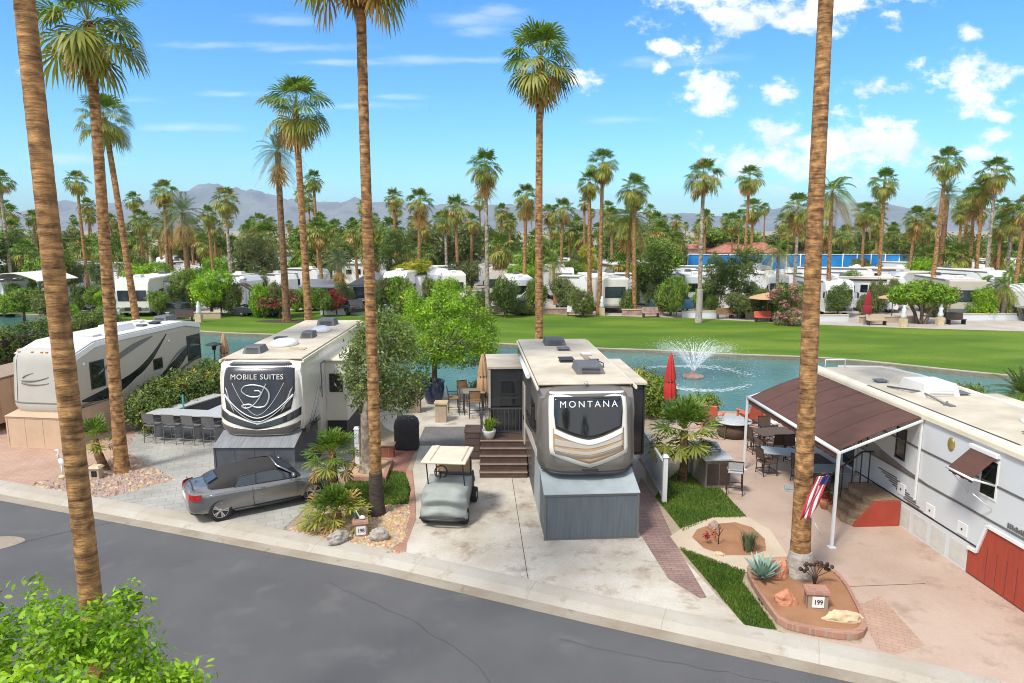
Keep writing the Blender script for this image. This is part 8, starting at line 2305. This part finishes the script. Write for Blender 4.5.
# pale blue cottage with a glazed gable
t = thing("park_cottage", "pale blue cottage with a white glazed gable beside the golf cart's ringed trunk", "cottage", (xat(371, 70), 70, 0), R(6))
m = MB(); m.box(-1.75, 1.75, 0, 7, 0, 2.7); m.build("wall", MAT["pale_blue"], t)
m = MB(); m.add([(-1.95, -.3, 2.7), (1.95, -.3, 2.7), (0, -.3, 3.75), (-1.95, 7.2, 2.7), (1.95, 7.2, 2.7), (0, 7.2, 3.75)], [(0, 1, 2), (3, 5, 4), (0, 2, 5, 3), (1, 4, 5, 2), (0, 3, 4, 1)]); m.build("roof", MAT["shade_grey"], t)
for i, (a, b_) in enumerate([(-1.45, -.10), (.10, 1.45)]): window_y(t, -.01, a, b_, 1.25, 2.55, "white_paint", "glass_blue", 0); window_y(t, -.01, a, b_, .15, 1.1, "white_paint", "glass_dark", 0)
# shade roof on posts
t = thing("shade_roof", "grey shade roof on posts beside the dark red bush", "pergola", (xat(324, 70), 70, 0), R(4))
m = MB(); m.side_prism([(-.2, 2.35), (4, 2.9), (4, 3.0), (-.2, 2.5)], -1.9, 1.9); m.build("roof", MAT["shade_grey"], t)
for x in (-1.7, 1.7):
    for y in (0, 3.6): m = MB(); m.bar((x, y, 0), (x, y, 2.4), .1); m.build("post", MAT["dark_wood"], t)
m = MB(); m.box(-1.8, 1.8, 3.7, 3.8, 0, 2.6); m.build("back_wall", MAT["brown_stair"], t)
t = thing("patio_arbor", "brown arched arbor between the ball tree and the long white trailer", "arbor", (xat(247, 68), 68, 0))
m = MB()
for x in (-.9, .9): m.bar((x, 0, 0), (x, 0, 2.2), .12)
m.build("post", MAT["dark_wood"], t); m = MB(); m.tube([(-1.2 + .24 * k, 0, 2.2 + .7 * math.sin(math.pi * k / 10)) for k in range(11)], .12, 8); m.tube([(-1.2 + .24 * k, .9, 2.2 + .7 * math.sin(math.pi * k / 10)) for k in range(11)], .12, 8); m.build("arch", MAT["brown_stair"], t)
t = thing("awning_arch", "pale arched carport cover over the white trailer at the left water", "awning", (xat(34, 69), 69.5, 0), R(-10))
m = MB(); lo_ = [(-3.2 + .64 * k, -1.6, 3.2 + .75 * math.sin(math.pi * k / 10)) for k in range(11)]; m.slab(lo_, [(x, 3.4, z) for x, y, z in lo_], (0, 0, .06)); m.build("cover", MAT["roof_white"], t)
for x in (-3.1, 3.1): m = MB(); m.bar((x, -1.5, 0), (x, -1.5, 3.2), .07); m.build("post", MAT["frame_grey"], t)

# long blue screen on white posts, red tiled building
t = thing("court_screen", "long bright blue court windscreen on white posts behind the trailers", "screen fence", (0, 0, 0))
yb_ = 97.0; xa_, xb_ = xat(682, yb_), xat(900, yb_); npn = 16
m = MB(); m.box(xa_, xb_, yb_ - .03, yb_ + .03, 1.2, 4.75)
m.build("blue_cloth", MAT["blue_screen"], t)
for k in range(npn + 1):
    x = xa_ + (xb_ - xa_) * k / npn; m = MB(); m.cyl((x, yb_ - .08, 0), (x, yb_ - .08, 4.9), .06, None, 8); m.build("post", MAT["white_paint"], t)
m = MB(); m.cyl((xa_, yb_ - .07, 4.77), (xb_, yb_ - .07, 4.77), .04, None, 8); m.build("top_rail", MAT["white_paint"], t)
for px, Yb, wb_, hb, rb, lab in [(742, 142, 13, 3.6, 2.0, "pink stucco clubhouse with a red tiled roof beyond the blue screen"), (805, 150, 10, 3.8, 1.6, "small pink building with a tiled roof above the blue screen"), (888, 155, 10, 3.8, 1.8, "tiled building over the blue screen's right end"), (692, 150, 9, 4.2, .9, "flat pink stucco building left of the red tiled clubhouse"), (110, 150, 14, 3.4, 1.4, "low tan building far behind the left palm trunks"), (205, 165, 16, 3.2, 1.2, "long low tan building under the snowy peak"), (20, 160, 12, 3.2, 1.2, "low tan building far at the left border"), (300, 150, 12, 3.4, 1.2, "low pink building behind the full crowned palm")]:
    t = thing("resort_building", lab, "building", (xat(px, Yb), Yb, 0))
    m = MB(); m.box(-wb_ / 2, wb_ / 2, 0, 8, 0, hb); m.build("wall", MAT["stucco_pink"], t)
    m = MB(); e_ = .5; a_, b_ = -wb_ / 2 - e_, wb_ / 2 + e_; m.add([(a_, -e_, hb), (b_, -e_, hb), (b_, 8 + e_, hb), (a_, 8 + e_, hb), (a_ + 3, 4, hb + rb), (b_ - 3, 4, hb + rb)], [(0, 1, 5, 4), (1, 2, 5), (2, 3, 4, 5), (3, 0, 4), (3, 2, 1, 0)]); m.build("roof", MAT["red_tile" if "red" in lab or "tiled" in lab else "tan_ground"], t)
    for k in range(3): window_y(t, -.01, -wb_ / 2 + 1.2 + k * wb_ / 3.4, -wb_ / 2 + 2.6 + k * wb_ / 3.4, 1.1, 2.4, "white_paint", "glass_dark", 1)

# side street with parked cars
st_l = [(xat(987, 96), 88), (xat(1000, 130), 130), (xat(1004, 220), 220)]; st_r = [(xat(1012, 220), 220), (xat(1016, 130), 130), (xat(1022, 90), 88)]
sheet("side_street", st_l + st_r, .012, MAT["asphalt"])


def small_car(px, Y, rz, label, paint, suv=False, name="parked_car"):
    t = thing(name, label, "car" if not suv else "suv", (xat(px, Y), Y, 0), R(rz), "vehicles parked across the lawn")
    hh = .35 if suv else 0
    m = MB(); m.side_prism([(-2.2, .35), (-2.25, .7), (-2.1, .95 + hh), (-.9, 1.0 + hh), (1.2, .95 + hh), (2.1, .85 + hh * .8), (2.25, .6), (2.2, .35)], -.88, .88); m.build("body", MAT[paint], t, .08)
    m = MB(); m.side_prism([(-1.9, .95 + hh), (-1.5, 1.42 + hh), (.3, 1.45 + hh), (1.15, .96 + hh)], -.76, .76); m.build("cabin", MAT["glass_dark"], t, .06)
    m = MB(); m.side_prism([(-1.5, 1.40 + hh), (-1.4, 1.48 + hh), (.2, 1.50 + hh), (.35, 1.42 + hh)], -.72, .72); m.build("roof", MAT[paint], t, .03)
    wheels(t, 1.8, (-1.35, 1.35), .34)
    for s in (-1, 1): m = MB(); m.box(s * .6 - .18, s * .6 + .18, -2.27, -2.2, .72, .86); m.build("tail_lamp", MAT["lamp_red"], t)
    return t


P("car_white", (.74, .75, .76), .25, c2=(.70, .71, .72), scale=2, coat=.5); P("car_dark", (.03, .034, .045), .25, scale=2, coat=.5); P("car_blue", (.05, .12, .20), .25, scale=2, coat=.5)
small_car(1009, 100, 20, "white sedan parked along the side street, further one", "car_white"); small_car(1016, 84, 62, "white pickup nosing out of the side street by the right border", "car_white", True)
small_car(866, 70, 58, "white suv with dark windows behind the folded wine red umbrella", "car_white", True); small_car(181, 65, 52, "dark car parked beside the cream motorhome", "car_dark"); small_car(352, 68, 40, "dark golf buggy sized car at the cottage's corner", "car_dark")
small_car(517, 68, 48, "dark car under the diagonal ladder trailer", "car_dark"); small_car(90, 72, 70, "silver car between the first two left trunks", "silver"); small_car(668, 70, 75, "dark car behind the small round tree", "car_blue", True); small_car(264, 66, 82, "dark car at the reddish hedge's left end", "car_dark"); small_car(1034, 62.5, 86, "dark pickup cut by the right border at the lawn edge", "car_dark", True)

# garden furniture along the lawn edge
closed_umbrella("folded wine red umbrella at the lawn edge right of the white motorhome", xat(860, 60), 60, 3.0, "umbrella_wine", "teak", .006, .32)
t = thing("garden_umbrella", "open beige garden umbrella over a coral bench at the lawn edge", "umbrella", (xat(762, 62), 62, .006)); m = MB(); m.cyl((0, 0, 0), (0, 0, 2.5), .04); m.build("pole", MAT["teak"], t); m = MB(); m.lathe([(1.75, 2.1), (1.7, 2.16), (.9, 2.42), (.05, 2.62)], 8, smooth=False); m.build("canopy", MAT["umbrella_tan"], t)
t = thing("garden_umbrella", "small beige umbrella between the wine red one and the ficus", "umbrella", (xat(884, 63), 63, .006)); m = MB(); m.cyl((0, 0, 0), (0, 0, 2.3), .04); m.build("pole", MAT["teak"], t); m = MB(); m.lathe([(1.3, 2.0), (1.26, 2.06), (.7, 2.25), (.05, 2.42)], 8, smooth=False); m.build("canopy", MAT["umbrella_tan"], t)


def bench(px, Y, rz, label, mat):
    t = thing("garden_bench", label, "bench", (xat(px, Y), Y, .006), R(rz), "benches along the far lawn edge")
    m = MB(); m.box(-.8, .8, -.25, .25, .40, .46); m.build("seat", MAT[mat], t); m = MB(); m.side_prism([(.22, .46), (.27, .46), (.36, .95), (.31, .95)], -.8, .8); m.build("backrest", MAT[mat], t)
    for x in (-.7, .7): m = MB(); m.box(x - .04, x + .04, -.22, .25, 0, .4); m.build("leg", MAT["black_metal"], t)


for px, Y, rz, lab, mt in [(759, 61.6, 5, "coral bench under the open beige umbrella", "coral_paint"), (721, 64, 0, "brown bench under the two big dark trees, first one", "teak"), (733, 64.4, 12, "brown bench under the two big dark trees beside the first", "teak"), (648, 65, 8, "rose bench right of the big blue window trailer", "rose_stone"), (190, 62, 10, "brown bench below the loose olive tree", "dark_wood"), (574, 66, -6, "pale bench beneath the slide sided white trailer", "cool_white"), (500, 66, 4, "dark bench left of the diagonal ladder trailer", "dark_wood"), (870, 59.5, 0, "stone bench between the wine red and small beige umbrellas", "stucco"), (948, 60, 5, "dark bench below the cream trailer with the framed window", "dark_wood"), (795, 61, 5, "pale bench in front of the pink flowering bush", "stucco"), (283, 66, 0, "dark bench in front of the reddish clipped hedge", "dark_wood"), (118, 63, 30, "pale lounger in front of the cream motorhome", "cool_white")]: bench(px, Y, rz, lab, mt)
for px, Y, w_, lab in [(700, 65, 4.2, "white picket rail under the two big dark trees"), (640, 66.5, 4.0, "low rose wall right of the big blue window trailer"), (545, 67.5, 6.0, "low rose wall below the dark rounded nose trailer"), (880, 61, 5.0, "low stone wall below the ficus"), (985, 63, 8.0, "low white wall at the lawn by the right border"), (815, 62, 5.0, "low pale wall below the white motorhome"), (200, 64, 5.0, "low tan wall below the green ball tree"), (350, 67, 5, "low pale wall below the cottage"), (470, 68, 7, "low rose wall behind the bright tree's right half"), (762, 64, 4, "low stone wall behind the open beige umbrella")]:
    t = thing("garden_wall", lab, "wall", (xat(px, Y), Y, .006), R(2), "low walls along the far lawn edge")
    m = MB(); m.box(-w_ / 2, w_ / 2, -.12, .12, 0, .55); m.build("course", MAT["rose_stone" if "rose" in lab else "stucco" if "stone" in lab or "tan" in lab else "cool_white"], t); m = MB(); m.box(-w_ / 2 - .04, w_ / 2 + .04, -.17, .17, .55, .62); m.build("cap_stone", MAT["stone_pale"], t)
for px, Y, lab in [(205, 61.5, "white statue on a plinth below the ball tree"), (896, 58.5, "pale stone statue left of the ficus stems"), (932, 59.5, "grey stone statue right of the ficus stems"), (600, 66.5, "white folded sunshade in front of the slide sided trailer")]:
    t = thing("garden_statue", lab, "statue", (xat(px, Y), Y, .006), 0); m = MB(); m.box(-.25, .25, -.25, .25, 0, .7); m.build("plinth", MAT["stone_pale"], t); m = MB(); m.lathe([(.20, .7), (.24, .95), (.15, 1.25), (.20, 1.5), (.10, 1.62), (.13, 1.75), (.02, 1.88)], 12); m.build("figure", MAT["cool_white"], t)
# dark planting bed round the whitewashed feather palm
o = sheet("planting_bed", [(xat(262, 62) + 3.4 + 3.6 * math.cos(a * math.pi / 10), 62 + 1.1 * math.sin(a * math.pi / 10)) for a in range(20)], .022, MAT["soil_dark"])
# more trees filling the rows between the far trailers
r = random.Random(31)
FILL = ["mid", "dark", "olive", "pale", "lime", "mid", "dark", "olive"]
for i in range(64):
    px = -60 + 1150 * (i + r.random()) / 64; Y = r.choice([r.uniform(79, 90), r.uniform(94, 104), r.uniform(110, 150)])
    
    if 655 < px < 912: Y = r.uniform(152, 185) if px < 800 else r.uniform(100, 150)
    W_ = r.uniform(2.6, 5.0); H_ = r.uniform(2.2, 4.2); z0 = r.uniform(.2, 1.8); kd = FILL[r.randrange(8)]
    t = thing("leafy_tree", "leafy tree standing among the rows of trailers beyond the lawn", "tree", (xat(px, Y), Y, 0), 0, "trees among the far trailer rows")
    part_obj("trunk", SHAPES[("trunk", i % 3)], t, (0, 0, 0), (W_ * .4, W_ * .4, z0 + H_ * .35)); part_obj("crown", shape(kd, i % 3, 0), t, (0, 0, z0), (W_ * .56, W_ * .56, H_), r.uniform(0, 6))
for i in range(84):
    px = -50 + 1120 * (i + r.random()) / 84; Y = r.uniform(78, 140)
    if 690 < px < 905: Y = r.uniform(104, 140) if px > 790 else r.uniform(150, 180)
    palm(xat(px, Y), Y, r.uniform(4.0, 9.0), "short fan palm with a ragged golden skirt among the rows of trailers", FARC[i % 3], r.uniform(.9, 1.25), skirt=i % 3, group="short palms among the far trailer rows", trunk_mesh=TRK[i % 4])
for i in range(26):
    px = -20 + 1080 * (i + r.random()) / 26; Y = r.uniform(84, 118) if not 670 < px < 905 else r.uniform(80, 90)
    far_rv(r.choice(["trailer", "fifth", "coach", "trailer"]), px, Y, r.choice([68, 74, -70, 25, 12, -15]), "white trailer glimpsed between palms in the crowded back rows", L=r.uniform(7, 9.5), h=r.uniform(3.4, 4.0) if not 670 < px < 905 else 3.1, body=r.choice(["white_paint", "cool_white", "cream", "white_paint"]), band=r.choice([None, "taupe_gel", "frame_grey", "dark_gel"]), face=r.choice(["cap", "bigwin", None]), name="travel_trailer", group="trailers in the crowded back rows")
for i in range(56):
    px = -10 + 1045 * (i + r.random()) / 56; Y = r.uniform(63.5, 71); W_ = r.uniform(1.3, 3.0); H_ = r.uniform(1.2, 3.0)
    t = thing("leafy_shrub", "shrub or small tree half hiding the trailers along the far lawn edge", "shrub", (xat(px, Y), Y, 0), 0, "shrubs along the far lawn edge")
    part_obj("trunk", SHAPES[("trunk", i % 3)], t, (0, 0, 0), (W_ * .4, W_ * .4, .3 + H_ * .4)); part_obj("crown", shape(FILL[r.randrange(8)], i % 3, 0), t, (0, 0, .15 + .5 * (i % 3 == 0)), (W_ * .56, W_ * .56, H_), r.uniform(0, 6))
# what stands behind the viewpoint shows in the trailers' glossy noses
for i, (x, y, h) in enumerate([(3.2, -17, 9.5), (9.5, -21, 8.0), (-9, -19, 10.0), (-15, -16, 8.5)]):
    palm(x, y, h, "fan palm on the other side of the road, mirrored in the trailers' glossy noses", MIDC[i], 1.0, skirt=0, group="palms across the road", trunk_mesh=TRK[i % 4])
t = thing("clipped_hedge", "hedge along the other side of the road behind the viewpoint", "hedge", (0, 0, 0))
part_obj("foliage", hedge_mesh([(-34, -9), (28, -22)], 2.2, 2.4, 2600, .16, ["dark_leaf", "mid_leaf"], 911, [.7, .3]), t)
